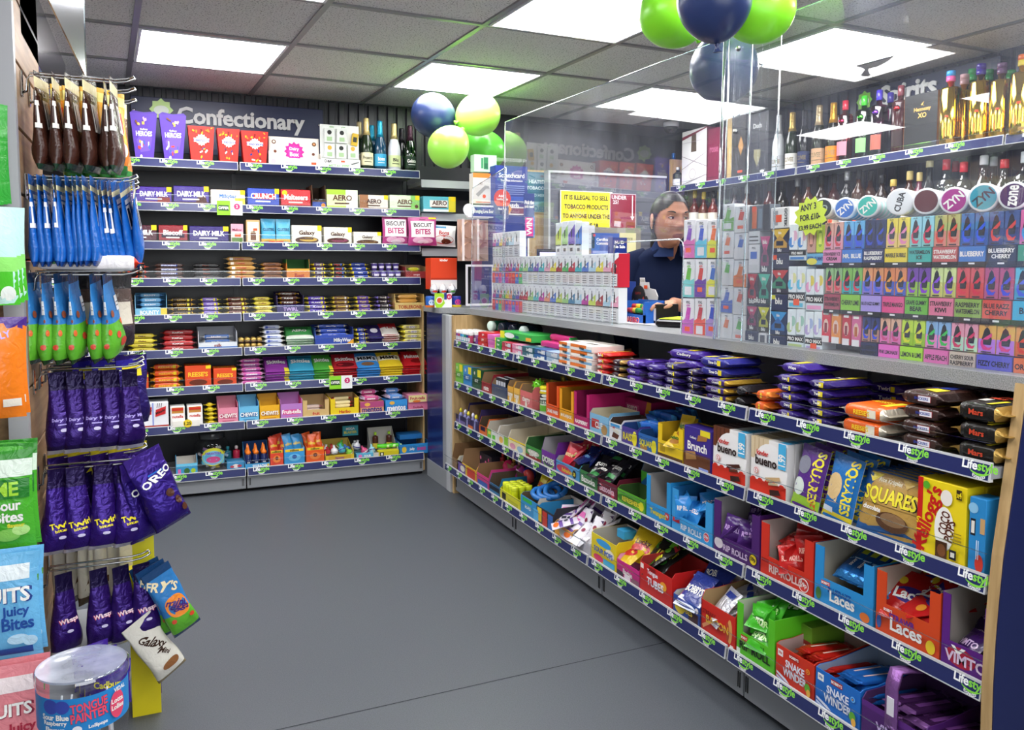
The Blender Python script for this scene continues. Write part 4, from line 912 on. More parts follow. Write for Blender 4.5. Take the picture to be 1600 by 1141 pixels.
for a, b, c, lab, sc in ((416, 437, '#d8452c', 'red open box of candy packets, first of three', '#d8d4cc'), (438, 471, '#3a92cc', 'blue open box of candy packets, second of three', '#d8d4cc'), (473, 502, '#e2591c', 'orange open box of candy packets, third of three', '#e2591c')):
    w_ = r.w(a, b); o = tray('candy_box', w_ - .002, .12, .095, .13, c, [('r', .05, .8, .95, .95, '#e8c82c' if c != '#3a92cc' else '#e8c82c'), ('t', 'millions', .5, .88, .13, '#2a1616', 0, .85), ('e', .5, .45, .3, .22, '#e8803a' if c != '#3a92cc' else '#6ab8e0'), ('e', .5, .5, .12, .12, '#7a3a1c' if c != '#3a92cc' else '#2a5aa0')], cheek=.1, inner='#cfcac0'); put(o, r, a, lab, 'candy box', dx=.001)
    src = packet('candy_packet', .05, .1, .02, c, 'millions', '#f0d23a')
    for k in range(4):
        o2 = src if k == 0 else src.copy()
        if k: COL.objects.link(o2)
        put(o2, r, a, '%s candy packet standing in its matching box' % {'#d8452c': 'red', '#3a92cc': 'blue', '#e2591c': 'orange'}[c], 'sweet packet', '%s candy packets on the bottom back shelf' % c, dx=.012 + (k % 2)*.045 + (w_-.1)*.3, dy=.03 + .022*k, dz=.06, rot=(-.25, random.uniform(-.25, .25), random.uniform(-.3, .3)))
        o2['group'] = {'#d8452c': 'red', '#3a92cc': 'blue', '#e2591c': 'orange'}[c] + ' candy packets on the bottom back shelf'
# yellow tray of toys, slime bottles, boxes
o = tray('display_tray', r.w(504, 549), .16, .035, .1, '#d8b82c', [('r', .1, .15, .9, .85, '#c9a22c'), ('t', 'Squeezy', .5, .5, .45, '#7a2a8a', 0, .6)], cheek=.06, inner='#b8a04a'); put(o, r, 504, 'yellow tray of mixed novelty sweets', 'tray')
g = random.Random(11)
for k, c in enumerate(['#c02a3a', '#d8d8dc', '#4ab0c0', '#8ac83a', '#c9cad0', '#d04a7a', '#9ad0d8', '#e0e0e4', '#b03030', '#58b84a', '#4a7ac8', '#d8dce0']):
    px = 508 + (k % 7) * 12; p = r.M(px, 0, .035 + .05 * (k // 7)).translation
    z = .03 + g.random() * .04
    t = thing('novelty_sweet', '%s round novelty sweet toy, item %s along the yellow tray' % (['red', 'white', 'aqua', 'lime', 'silver', 'pink', 'pale aqua', 'pearly', 'crimson', 'leaf green', 'cobalt', 'clear'][k], ORD[k]), 'novelty sweet', tuple(p + Vector((0, 0, z))), g.uniform(0, 3), rot=(g.uniform(-.6, .6), g.uniform(-.6, .6), 0))
    mb = MB(); mb.lathe([(.004, -.02), (.017, -.014), (.021, 0), (.017, .014), (.008, .02), (.006, .034), (.008, .036)], M(c, 'gloss'), 14); mb.build('body', t)
    mb = MB(); mb.lathe([(.0215, -.003), (.022, 0), (.0215, .003)], M('#e8e4da' if k % 2 else '#3a3a8a', 'gloss'), 14, caps=False); mb.build('band', t)
box(r, 553, 583, .03, .1, '#5aa8c8', 'low pale blue carton of sour sweets', front=[('t', 'SOUR', .6, .5, .4, TXW), ('e', .2, .5, .1, .3, '#d86ab0')])
box(r, 540, 566, .06, .012, '#3a9ca8', 'teal header card standing behind the novelty sweets', 'card', 'header_card', front=[('t', 'MEGA', .5, .7, .25, TXW), ('t', 'BLASTER', .5, .35, .25, '#e8d83a')], dy=.15, dz=.11)
o = tray('display_tray', r.w(580, 620), .15, .03, .15, '#c9c6be', [('t', 'slime', .5, .5, .4, '#7a7a7a')], cheek=.05, inner='#c2beb4'); put(o, r, 580, 'grey card tray of candy bottles', 'tray')
for k in range(2):
    p = r.M(590 + 22*k, 0, .1).translation
    bottle('%s brown candy bottle with lime cap' % ['left', 'right'][k], .11, .017, '#4a2418', '#a8d83a', '#e8d24a', tuple(p + Vector((0, 0, .02))), shape='tall', name='candy_bottle', capk='gloss')
mb = MB(); mb.box(0, .12, 0, .05, 0, .035, M('#d8c81e'), .002); mb.art([('r', .05, .2, .25, .8, '#1c1c14'), ('r', .1, .3, .2, .7, '#e8e4d0')], flat(0, 0, 0), .12, .035); put(mb.build('candy_carton'), r, 585, 'small yellow carton lying in front of candy bottles', 'carton', dx=.012, dy=-.006, dz=.001)
for k in range(3):
    p = r.M(590 + 10*k, 0, .055).translation + Vector((0, 0, .055))
    t = thing('candy_spray', '%s green candy spray lying over the yellow carton' % pos_word(k, 3), 'candy spray', tuple(p), 0, rot=(PI/2, .2*k, 1.2)); mb = MB(); mb.lathe([(.011, 0), (.012, .002), (.012, .05), (.008, .055), (.008, .068)], M('#5ad02c', 'gloss'), 14); mb.build('body', t); mb = MB(); mb.lathe([(.0088, .056), (.0088, .07)], M('#c9f0a0', 'gloss'), 14); mb.build('cap', t)
o = tray('sweet_box', r.w(623, 669), .17, .062, .075, '#2a86c8', [('e', .15, .5, .08, .3, '#e8c03a'), ('t', 'Jelly', .42, .5, .3, TXW, 0, .25), ('t', 'BABIES', .75, .5, .3, '#d82a8a', 0, .3)], cheek=.075, inner='#1f5a96'); put(o, r, 622, 'blue sweet box at the right end', 'sweet box')
mb = MB(); mb.box(0, .15, 0, .1, 0, .03, M('#2470b4'), .002); put(mb.build('sweet_box'), r, 626, 'smaller blue carton on the big blue box', 'sweet box', dy=.05, dz=.08)
# price cards hanging from the label strips
for lab, i, a, h_ in (('lime and white offer card on the second back shelf edge', 1, 341, .062), ('lime and white offer card on the seventh back shelf edge', 6, 511, .062)):
    rr_ = R[i]; w_ = .13; mb = MB(); mb.box(0, w_, -.004, -.002, -.05, .025, M('#eef0ee')); mb.art([('r', 0, .0, .52, 1, '#8ad02c'), ('r', .06, .3, .46, .7, '#2a4a2c'), ('t', 'OFFER', .26, .5, .2, TXW, 0, .4), ('s', .78, .62, .24, '#c8286a'), ('t', '2', .78, .62, .2, TXW)], flat(0, -.004, -.05), w_, .075)
    o = mb.build('offer_card'); place(o, rr_.M(a, 0, -.012, 0)); tag(o, lab, 'card')
# ---- pale third bay: wrapped multipack behind the balloon
# ================================================================== goods under the counter
A, B_, C_, D_ = CNTR
def multipack(row, a, b, col, txt, label, n=3, th=.03, d=.15, dy=.004, dz=0, endcol=None, flag=None, txtcol=TXW, extra=(), tbg=None, g=None, jit=.05, jx=0, topx=()):
    """big flat film multipacks lying in a pile"""
    w = row.w(a, b)
    it = list(extra) + ([('r', .3, .1, .8, .9, tbg)] if tbg else []) + [('t', txt, .6 if len(txt) == 8 else .5, .5, .74, txtcol, 0, .58)]
    ta = list(topx) + [('t', txt, .42, .5, .34, txtcol, 0, .62)]
    if flag: it.append(('r', .82, 0, 1, 1, flag)); ta.append(('p', [(.72, 0), (1, 0), (1, 1), (.8, 1)], flag)); ta.append(('t', '1.75', .87, .5, .1, '#c01c1c', 0, .3))
    src = bar_mb(w, d, th, col, it, ta, endcol, crimp=.014).build('chocolate_multipack')
    grp = g or '%ss %s' % (label, row.phrase)
    for k in range(n):
        o = cp(src, k)
        rz = random.uniform(-jit, jit)
        put(o, row, a, label + (', in a pile' if n > 1 else ''), 'chocolate multipack', grp if n > 1 else None, dx=random.uniform(-.004, .004) + jx, dy=dy + abs(rz)*w*.5 + random.uniform(0, .004), dz=dz + k*(th + .0008), rot=(0, 0, rz))
# ---- top shelf
r = A
cs = ['#8a4a9a', '#c23a5a', '#3a8ac8', '#5ab0c8', '#2a8a6a', '#27408a', '#b03a5a']
for j in range(4):
    for i in range(7):
        c = cs[(i + j) % 7]
        p = r.M(710, .016 + i*.031, .016 + j*.032).translation
        t = thing('gum_tub', 'small %s gum tub with white cap in the far block' % {'#8a4a9a': 'purple', '#c23a5a': 'red', '#3a8ac8': 'blue', '#5ab0c8': 'pale blue', '#2a8a6a': 'green', '#27408a': 'navy', '#b03a5a': 'crimson'}[c], 'gum tub', tuple(p), 0, '%s gum tubs on the top counter shelf' % {'#8a4a9a': 'purple', '#c23a5a': 'red', '#3a8ac8': 'blue', '#5ab0c8': 'pale blue', '#2a8a6a': 'green', '#27408a': 'navy', '#b03a5a': 'crimson'}[c])
        mb = MB(); mb.lathe([(.0125, 0), (.0138, .002), (.0138, .042), (.0128, .045)], M(c, 'gloss'), 14); mb.art([('r', .1, .3, .9, .75, '#d8dce2')], lambda u, v, e: (-(.014+e)*math.cos((u-.015)/.014), (.014+e)*-math.sin((u-.015)/.014), v), .03, .042, curved=True); mb.build('body', t)
        mb = MB(); mb.lathe([(.0135, .045), (.0142, .046), (.0142, .061), (.013, .063)], M('#f0efec', 'gloss'), 14); mb.build('cap', t)
for k, (c, cc) in enumerate((('#1f6a4a', '#d8f0e2'), ('#27405a', '#1f2c3a'), ('#20283a', '#1c2230'), ('#1c2434', '#b8c0c4'))):
    p = r.M(735 + k*16, 0, .12).translation
    t = thing('gum_jar', '%s jar lying on its side behind the gum tubs' % ['white capped green', 'dark blue capped', 'black capped', 'grey capped dark'][k], 'gum jar', tuple(p + Vector((0, 0, .063 + .03))), 0, rot=(0, -PI/2, .25))
    mb = MB(); mb.lathe([(.022, -.09), (.028, -.088), (.028, -.02), (.022, -.012), (.02, -.004)], M(c, 'gloss'), 18); mb.build('body', t)
    mb = MB(); mb.lathe([(.025, -.006), (.026, -.004), (.026, .014), (.022, .018), (.008, .019)], M(cc if k != 3 else '#cfd4d6', 'gloss'), 18); mb.build('cap', t)
def packs(row, a, b, n, th, d, col, label, txt='', tc=TXW, flag=None, cat='gum box', name='gum_box', extra=(), dz=0, dy=.004, side_=()):
    w = row.w(a, b) - .002
    src = carton_mb(w, d, th, col, list(extra) + ([('r', .0, 0, .15, 1, flag)] if flag else []) + ([('t', txt, .55, .5, .5, tc, 0, .7)] if txt else []), [('r', .1, .1, .9, .9, col)] + ([('t', txt, .5, .4, .2, tc, 0, .7)] if txt else []), side_).build(name)
    for k in range(n):
        o = cp(src, k)
        put(o, row, a, label, cat, '%ss stacked %s' % (label, row.phrase) if n > 1 else None, dx=.001, dy=dy + random.uniform(0, .004), dz=dz + k*(th + .0006), rot=(0, 0, random.uniform(-.02, .02)))
packs(r, 745, 759, 3, .024, .12, '#c81f26', 'red flat gum box', 'gum', TXW)
packs(r, 760, 770, 3, .023, .12, '#d86ab4', 'pink flat gum box', '', TXW)
packs(r, 771, 781, 3, .02, .12, '#2f9a48', 'green flat gum box with yellow end', 'Extra', TXW, '#e8dc2c')
packs(r, 772, 820, 1, .032, .14, '#3aa84a', 'long green gum carton with yellow end on the flat boxes', 'Extra', '#1c3a8a', '#e8dc2c', dz=.062, dy=.03, extra=[('e', .3, .5, .16, .4, '#dfe8e8'), ('r', .82, .1, .98, .6, '#e8a83a')])
for a, b, c, lab, tx in ((782, 797, '#b8324a', 'dark red flat gum box', 'Extra'), (798, 813, '#d88aa8', 'rose and white flat gum box', 'Extra'), (814, 832, '#3a6a78', 'teal grey flat gum box', 'Extra'), (833, 851, '#2a5a94', 'deep blue flat gum box', 'Airwaves'), (852, 871, '#9ab4cc', 'pale silver blue flat gum box', 'ice')):
    packs(r, a, b, 2, .024, .17, c, lab, tx, TXW, extra=[('r', .62, .15, .95, .85, '#d9dde2')])
stack(r, 822, 860, '#c8307a', 'magenta sweet roll with green end', '', TXW, '#3a9a4a', prof=(2, 3), th=.016, dd=.04, dy0=.06, y0=.05, name='sweet_roll', cat='sweet roll')
for a, b, n in ((872, 889, 4), (890, 924, 4)):
    packs(r, a, b, n, .024, .14, '#ece6de', ['narrow', 'wide'][a > 880] + ' white and orange milk bar pack', 'kinder', '#2a2a2a', extra=[('r', 0, .5, .75, 1, '#e0762c'), ('r', .5, .1, 1, .45, '#7ab0d8')], cat='chocolate pack', name='chocolate_pack')
multipack(r, 925, 948, '#c02420', 'kitkat', 'red and white checked wafer multipack', 4, .02, .13, extra=[('r', 0, 0, .2, 1, '#e6e0da'), ('r', .28, 0, .4, .5, '#e6e0da'), ('r', .48, .5, .6, 1, '#e6e0da')], flag='#e8cc2c')
multipack(r, 950, 972, '#33202a', 'dark', 'dark brown and gold multipack', 3, .022, .14, endcol='#b08a4a')
multipack(r, 972, 1003, '#4a2a94', 'Dairy', 'violet multipack beside brown ones', 3, .024, .14, endcol='#3a2278')
P1, P2 = '#38207a', '#2a1a5c'
multipack(r, 1003, 1030, P1, 'Buttons', 'deep purple multipack in the low pile', 3, .024, .14)
multipack(r, 1030, 1062, P2, 'Dairy', 'purple multipack with yellow end in low pile', 4, .022, .14, flag='#e8d42c')
multipack(r, 1018, 1074, '#402488', 'Cadbury', 'purple multipack with yellow price patch on the high pile', 2, .028, .14, dz=.07, dy=.05, topx=[('r', .45, .1, .75, .9, '#e8d42c')])
multipack(r, 1064, 1092, '#241848', 'Fudge', 'dark violet multipack with yellow end', 4, .02, .13, flag='#e0cc2c')
multipack(r, 1078, 1130, '#2c2c84', 'Time Out', 'blue purple multipack with yellow ends', 2, .028, .14, dz=.068, dy=.02, flag='#e8d42c', topx=[('r', 0, 0, .3, 1, '#e8d42c')])
multipack(r, 1094, 1140, '#3a2468', 'Crunchie', 'purple and gold multipack', 3, .022, .14, endcol='#c9a03c', flag='#e8d42c', topx=[('r', .1, .2, .6, .8, '#d8b03a')])
multipack(r, 1142, 1168, '#1d1a1e', 'Oreo', 'black glossy multipack before the joint', 2, .03, .14)
multipack(r, 1172, 1206, '#e2622a', 'Reese', 'orange wrapped multipack by the joint', 2, .03, .14, endcol='#e07a2c', tbg='#e8c83a', txtcol='#6a2a14')
multipack(r, 1206, 1252, '#311d6e', 'Dairy', 'purple multipack with small yellow end', 5, .022, .14, flag='#dcc82c')
multipack(r, 1198, 1250, '#3b2284', 'Wispa', 'bright purple multipack topping the pile near the joint', 1, .026, .14, dz=.115, dy=.03, topx=[('r', .3, 0, .8, .7, '#e8d42c')])
multipack(r, 1254, 1306, '#2b1a62', 'Twirl', 'long purple multipack with yellow half and price', 5, .022, .15, flag='#e8d42c', extra=[('r', .6, 0, 1, 1, '#e8d42c')], topx=[('r', .4, 0, 1, 1, '#e8d42c')])
multipack(r, 1262, 1330, '#3a2478', 'Twirl', 'purple multipack in the rear pile near the worktop', 4, .024, .12, dy=.19, flag='#e8d42c')
multipack(r, 1350, 1420, '#33206c', 'Wispa', 'purple and yellow multipack behind the orange ones', 4, .024, .1, dy=.25, flag='#e8d42c')
multipack(r, 1308, 1392, '#e4621e', "REESE'S", 'bright orange peanut multipack with pale end', 2, .036, .15, endcol='#d8cdb8', tbg=None, txtcol='#f2cf2c', extra=[('r', .7, 0, 1, 1, '#e6ddc8')], topx=[('r', .75, .2, 1, .7, '#f0dc3a')])
multipack(r, 1400, 1484, '#38211c', 'SNICKERS', 'brown multipack with blue lettering on a white patch', 4, .031, .14, endcol='#2a1814', txtcol='#2c3f9a', extra=[('r', .45, .12, .98, .88, '#b02a34'), ('r', .47, .16, .96, .84, '#e8e6ea')], topx=[('r', .3, .55, .8, .9, '#2c3f9a'), ('p', [(.3, .2), (.95, .1), (1, .4), (.4, .45)], '#e8cf2c')], jit=.02)
multipack(r, 1420, 1500, '#241512', 'SNICKERS', 'brown multipack in the dark rear pile', 4, .029, .12, dy=.2, txtcol=TXW)
multipack(r, 1487, 1580, '#15120e', 'Mars', 'black multipack with red script and gold end', 3, .04, .15, endcol='#b8934a', txtcol='#c8452c', topx=[('t', 'Mars', .55, .75, .3, '#c8452c'), ('r', .1, .2, .4, .4, '#d8d4c8'), ('r', .8, 0, 1, 1, '#e8d42c')], jit=.015)
multipack(r, 1515, 1590, '#171310', 'Mars', 'black multipack in the rear corner pile', 3, .035, .12, dy=.2, txtcol='#c8452c')
# ---- second shelf
r = B_
def tr(row, a, b, hf, hb, d, col, label, txt, tc=TXW, inner='#9a7c5a', extra=(), cheek=None, sideart=(), size=.4, name='sweet_tray', hdr=None, lip=0, dy=.003, dz=0, rot=(0, 0, 0)):
    w_ = row.w(a, b) - .002
    o = tray(name, w_, d, hf, hb, col, list(extra) + ([('t', txt, .5, .5, size, tc, 0, .86)] if txt else []), inner, sideart, cheek, hdr, lip)
    return put(o, row, a, label, 'tray', dx=.001, dy=dy, dz=dz, rot=rot)
for a, b, c, lab, c2 in ((709, 721, '#7ac04a', 'lime green sweet carton at the far end', '#5a9a3a'), (722, 735, '#3a8ac8', 'sky blue sweet carton', '#2a6aa8'), (736, 750, '#1f5a3a', 'dark green sweet carton', '#17402a')):
    box(r, a, b, .105, .2, c, lab, 'carton', front=[('r', .1, .3, .9, .6, c2), ('t', 'MINT', .5, .45, .14, TXW), ('r', .62, .65, 1, 1, '#e8dc2c'), ('c', .3, .8, .08, '#d8d4c8')], topart=[('r', .1, .1, .9, .9, '#8a7a5c')])
tr(r, 751, 766, .055, .1, .2, '#9a2430', 'dark red open mint tray', 'mints')
src = carton_mb(.03, .02, .07, '#20242c', [('r', .1, .5, .9, .8, '#c9ccd2'), ('r', .1, .15, .9, .3, '#5a626a')], [('r', .1, .1, .9, .9, '#cfd2d6')]).build('mint_packet')
tr(r, 767, 791, .06, .085, .2, '#3a4a6a', 'slate blue tray of black mint packets', '')
for k in range(8):
    o = cp(src, k)
    put(o, r, 768, 'upright black and silver mint packet', 'mint packet', 'mint packets in the slate tray', dx=.006 + (k % 4)*.033*.9, dy=.02 + (k//4)*.04, dz=.022)
for a, b, c, lab in ((792, 801, '#d8a03a', 'amber lozenge tray'), (802, 811, '#e0b04a', 'golden lozenge tray'), (812, 831, '#d06a6a', 'salmon pink lollipop tray')):
    tr(r, a, b, .075, .1, .18, c, lab, 'honey' if c != '#d06a6a' else 'cherry', extra=[('c', .5, .25, .16, '#e8e0d0')])
p = r.M(823, 0, .06).translation
t = thing('spiky_ball', 'bright green spiky ball sweet on the pink lozenge tray', 'novelty sweet', tuple(p + Vector((0, 0, .1)))); mb = MB()
mb.lathe([(.001, -.026), (.018, -.018), (.026, 0), (.018, .018), (.001, .026)], M('#7ad82c', 'gloss'), 16)
for k in range(40):
    z = 1 - 2*(k + .5)/40; a_ = k*2.4; q = math.sqrt(1 - z*z); v = Vector((q*math.cos(a_), q*math.sin(a_), z)); mb.tube([v*.023, v*.033], [.004, .001], M('#8ae83c', 'gloss'), 5)
mb.build('body', t)
p = r.M(842, 0, .045).translation
t = thing('sweet_canister', 'round white and green sweet canister standing on the front edge', 'canister', tuple(p)); mb = MB()
S = lambda u, v, e: (-(.0355+e)*math.cos((u-.05)/.035), -(.0355+e)*math.sin((u-.05)/.035), v)
mb.lathe([(.033, 0), (.035, .004), (.035, .095), (.033, .1)], M('#dfe6dc', 'gloss'), 22); mb.art([('r', .05, .1, .95, .35, '#6ab83a'), ('t', 'NUCKETS', .5, .5, .18, '#1c3a1c', 0, .7), ('e', .5, .76, .4, .1, '#1f1f1c'), ('r', .1, .84, .9, .94, '#e0c82c')], S, .1, .1, curved=True); mb.build('body', t)
mb = MB(); mb.lathe([(.034, .1), (.036, .102), (.036, .112), (.033, .115)], M('#e6e02c', 'gloss'), 22); mb.build('lid', t)
src = bar_mb(.11, .035, .018, '#d8b83a', [], [('r', .2, .2, .8, .8, '#5a3a1c')], '#e0cc4a').build('snack_bar'); CEN[src.data.name] = (.055, .009)
jumble(src, r, 800, 856, 8, .08, 'yellow and brown snack bar lying loose', 'snack bar', depth=.12, y0=.14, up=1.1, grp='loose snack bars on the second counter shelf')
for a, b, c, lab, tx, hf, hb in ((853, 873, '#e2561c', 'bright orange open bar box', 'CARAMEL WAFERS', .055, .14), (874, 896, '#e8a01e', 'amber open bar box', '84 FLAPJACK', .055, .135), (897, 921, '#b81f66', 'magenta open bar box', 'RASPBERRY', .05, .14)):
    tr(r, a, b, hf, hb, .2, c, lab, tx, inner={'#e2561c': '#b8441c', '#e8a01e': '#b8801c', '#b81f66': '#8a184c'}[c], cheek=hb, size=.3, lip=.01, sideart=[('r', .1, .2, .9, .3, c)])
o = box(r, 905, 960, .125, .14, '#a81d5c', 'large magenta and amber flapjack carton behind the pale bar tray', 'carton', front=[('r', .32, .62, .68, .82, '#c84a80'), ('t', "BOBBY'S", .5, .72, .12, TXW, 0, .4), ('t', 'RASPBERRY', .5, .42, .2, TXW, 0, .8), ('p', [(.75, 0), (1, .3), (1, 1), (.9, 1)], '#d8901e'), ('p', [(0, 0), (.25, 0), (0, .8)], '#d8901e')], dy=.16)
tr(r, 922, 952, .075, .09, .13, '#7ab0d0', 'pale blue oat bar tray', 'CLIF', TXW, extra=[('r', .1, .3, .5, .75, '#c02a24'), ('e', .78, .35, .16, .25, '#b08a54')], size=.3, inner='#d8cdb0', cheek=.09)
tr(r, 953, 972, .065, .08, .13, '#e4e4e6', 'white cake bar tray with brown squares', '', extra=[('p', [(.2, .2), (.7, .15), (.85, .4), (.35, .5)], '#5a2f1c'), ('p', [(.3, .55), (.8, .45), (.85, .6), (.4, .7)], '#e8e0d0'), ('r', .1, .8, .9, .95, '#3a8ac0'), ('r', .3, .7, .5, .8, '#e8552c')], inner='#4a3a34')
tr(r, 973, 998, .065, .075, .13, '#4a3a8c', 'violet cereal square tray with yellow spot', 'RAISIN', '#e8d82c', extra=[('e', .82, .5, .15, .4, '#e8dc2c')], inner='#2a4a8a')
tr(r, 999, 1029, .06, .07, .13, '#2a62a8', 'blue cereal square tray with yellow spot', 'SQUARES', '#e8dc2c', extra=[('e', .84, .45, .13, .4, '#e8dc2c'), ('e', .3, .25, .2, .15, '#a87a3a')], inner='#1f4a80')
src = bar_mb(.12, .05, .02, '#2a6ac4', [], [('r', .1, .1, .5, .9, '#e8d42c'), ('t', 'SQUARES', .6, .5, .4, TXW)], '#4aa0e0').build('cereal_bar'); CEN[src.data.name] = (.06, .01)
jumble(src, r, 973, 1040, 13, .065, 'blue and yellow wrapped cereal bar', 'cereal bar', depth=.16, y0=.05, up=1.0, grp='loose blue cereal bars on the second counter shelf')
tr(r, 1030, 1070, .06, .115, .12, '#e8c41e', 'bright yellow open tray', '', extra=[('r', 0, 0, 1, .3, '#5a3a1c'), ('r', .1, .4, .3, .8, '#b8941c')], inner='#b8981c', cheek=.115, lip=.01)
src = packet('snack_packet', .06, .08, .02, '#e0bc2c', 'Nature', '#2a6a2c', [('e', .5, .3, .3, .12, '#a8702c')])
jumble(src, r, 1034, 1066, 5, .05, 'yellow oat packet standing in the bright yellow tray', 'snack packet', depth=.08, y0=.02, up=.2, grp='yellow oat packets on the second counter shelf')
for a, b, c, h_, lab, fr in ((1071, 1114, '#3b2a86', .132, 'tall purple cereal bar carton', [('t', 'Brunch', .5, .56, .2, TXW, 0, .9), ('t', 'Cadbury', .35, .75, .07, TXW, 0, .4), ('r', .62, .84, .98, .98, '#e8d42c'), ('p', [(.5, .7), (.85, .75), (.9, .85), (.55, .85)], '#a8733a'), ('r', 0, 0, 1, .4, '#6a3d22'), ('p', [(.1, .2), (.5, .28), (.45, .45), (.08, .4)], '#b0824a'), ('r', .6, .05, .95, .12, '#8a9ad8')]),):
    box(r, a, b, h_, .05, c, lab, 'carton', front=fr)
def bueno(a, b, light, lab):
    w_ = r.w(a, b); bc = '#d8c4a0' if light else '#6a3a24'
    it = [('r', 0, .62, .5, 1, bc)] + [('r', x, .62, x + .015, 1, '#3a1c14' if not light else '#b89a70') for x in (.1, .22, .34)] + [('e', .56, .5, .47, .44, '#f0eeec'), ('r', .0, .0, 1, .26, '#d8321e')] + \
         [('e', x, .26, .07, .04, '#d8321e') for x in (.1, .3, .5, .7, .9)] + [('t', 'kinder', .36, .75, .09, '#c8281e', 0, .4), ('t', 'bueno', .46, .62, .17, '#2a1a18', 0, .62), ('r', .8, .56, 1, 1, '#4ab0e0'), ('t', '1.99', .9, .72, .2, TXW, 90, .2),
          ('p', [(.45, .34), (.85, .42), (.88, .36), (.5, .28)], '#4a2418' if not light else '#c9a878'), ('p', [(.55, .27), (.8, .31), (.82, .27), (.56, .23)], '#6a3a24' if not light else '#e0c8a0'), ('c', .2, .42, .055, '#d8321e'), ('c', .2, .42, .045, '#f0eeec'), ('t', '5', .2, .42, .06, '#c8281e'), ('p', [(.6, .16), (.85, .2), (.9, .12), (.62, .06)], '#3a1c14')]
    ta = [('r', 0, 0, .5, 1, '#4a2a1c' if not light else '#c9b590'), ('r', .5, 0, .78, 1, '#e6e2de'), ('r', .78, 0, 1, 1, '#4ab0e0')]
    src = carton_mb(w_ - .006, .024, .155, '#ece9e6', it, ta).build('wafer_carton')
    for k in range(7):
        o = cp(src, k)
        put(o, r, a, lab, 'wafer carton', lab + ' on the counter', dx=.002, dy=.006 + k*.0255, rot=(random.uniform(-.015, 0), 0, random.uniform(-.01, .01)))
bueno(1116, 1171, False, 'white wafer carton with brown corner, upright in a row')
bueno(1176, 1236, True, 'white wafer carton with cream corner, upright in a row')
w_ = r.w(1114, 1241)
SQ = [('#5a2f86', 'purple', 1237, 1284, .0, [('r', 0, 0, 1, .22, '#a8d83a'), ('e', .25, .35, .22, .14, '#dfe8e0'), ('t', '2.25', .82, .12, .1, '#e8552c', 90, .2), ('e', .3, .7, .25, .14, '#8a8a9a')]), ('#2470b8', 'blue', 1286, 1338, .03, [('r', 0, 0, 1, .14, '#e8d42c'), ('e', .32, .52, .26, .2, '#e0c088'), ('p', [(.1, .35), (.5, .3), (.55, .6), (.15, .68)], '#e6cf9c'), ('r', .05, .12, .4, .2, '#dfe8f0')])]
for c, nm, a, b, dy, ex in SQ:
    w_ = r.w(a, b)
    src = pouch_mb(w_ * .92, .165, .03, c, ex + [('r', .62, .2, .92, .95, c)] + [('t', 'SQUARES', .76, .56, .2, '#f0e03c', -90, .8)], endcol='#b8c8d8').build('marshmallow_multipack')
    for k in range(3):
        o = cp(src, k)
        put(o, r, a, 'tilted %s cereal square multipack with yellow sideways lettering' % nm, 'cereal multipack', '%s cereal square multipacks on the counter' % nm, dx=.004 + k*.003, dy=.012 + k*.035, dz=.003, rot=(-.16, .1, 0))
w_ = r.w(1340, 1442)
src = pouch_mb(w_, .145, .028, '#b8924a', [('p', [(0, .55), (.1, .5), (.2, .58), (.35, .5), (.5, .57), (.65, .5), (.8, .58), (1, .5), (1, 1), (0, 1)], '#1c4a86'), ('p', [(0, 0), (1, 0), (1, .1), (.8, .16), (.6, .1), (.4, .15), (.2, .09), (0, .16)], '#2a5a94'), ('p', [(.05, .95), (.15, .8), (.3, .95)], '#e8d42c'), ('p', [(.6, .95), (.72, .82), (.85, .95)], '#d8b03a'), ('t', 'Rice Krispies', .45, .86, .09, '#e8dcb0', 0, .5), ('r', .08, .48, .94, .74, '#b8924a'), ('t', 'SQUARES', .5, .61, .3, '#16161c', 0, .9), ('t', 'SQUARES', .495, .615, .28, '#f2e23c', 0, .87), ('e', .6, .26, .26, .15, '#5a3a22'), ('e', .62, .3, .2, .1, '#8a6a4a'), ('t', 'chocolate', .25, .4, .08, TXW, 0, .4)], endcol='#1c4a86').build('cereal_multipack')
for k in range(7):
    o = cp(src, k)
    put(o, r, 1340, 'gold and blue cereal square multipack with big yellow lettering', 'cereal multipack', 'gold cereal square multipacks on the counter', dx=.002*k, dy=.02 + k*.022, dz=.002, rot=(-.22, 0, random.uniform(-.02, .02)))
box(r, 1444, 1524, .168, .05, '#ecd21c', 'tall yellow chocolate cereal carton with red script and a red edge', 'cereal carton', 'cereal_carton',
    front=[('r', 0, 0, .11, 1, '#c81f1c'), ('t', '1.49', .055, .4, .09, '#f0d81c', 90, .2), ('t', "Kellogg's", .25, .5, .26, '#c81f1c', 74, .95), ('e', .58, .42, .2, .28, '#f2efe8'), ('t', 'COCO', .58, .5, .13, '#5a2a14', 80, .3), ('t', 'POPS', .7, .42, .12, '#5a2a14', 80, .28), ('r', .42, .04, .66, .26, '#4a2818'), ('e', .55, .15, .09, .08, '#7a4a2c'), ('e', .62, .82, .12, .1, '#efe8dc'), ('c', .2, .92, .05, '#5aa82c'), ('r', .82, .84, .93, .96, '#3a2a18'), ('t', 'x4', .875, .9, .08, '#f0d81c', 0, .1), ('r', .72, .08, .86, .2, '#20202a'), ('r', .75, .11, .83, .17, '#e8e4d8'), ('r', .74, .32, .96, .345, '#a08a1c'), ('r', .74, .37, .96, .385, '#a08a1c'), ('r', .74, .41, .96, .425, '#a08a1c')], dy=.004)
for k in range(4):
    box(r, 1446, 1526, .166, .046, '#e2c81c', 'yellow cereal carton behind the tall red scripted one', 'cereal carton', 'cereal_carton', topart=[('r', .05, .2, .6, .8, '#c8a81c')], dy=.058 + k*.048, grp='yellow cereal cartons behind the front one')
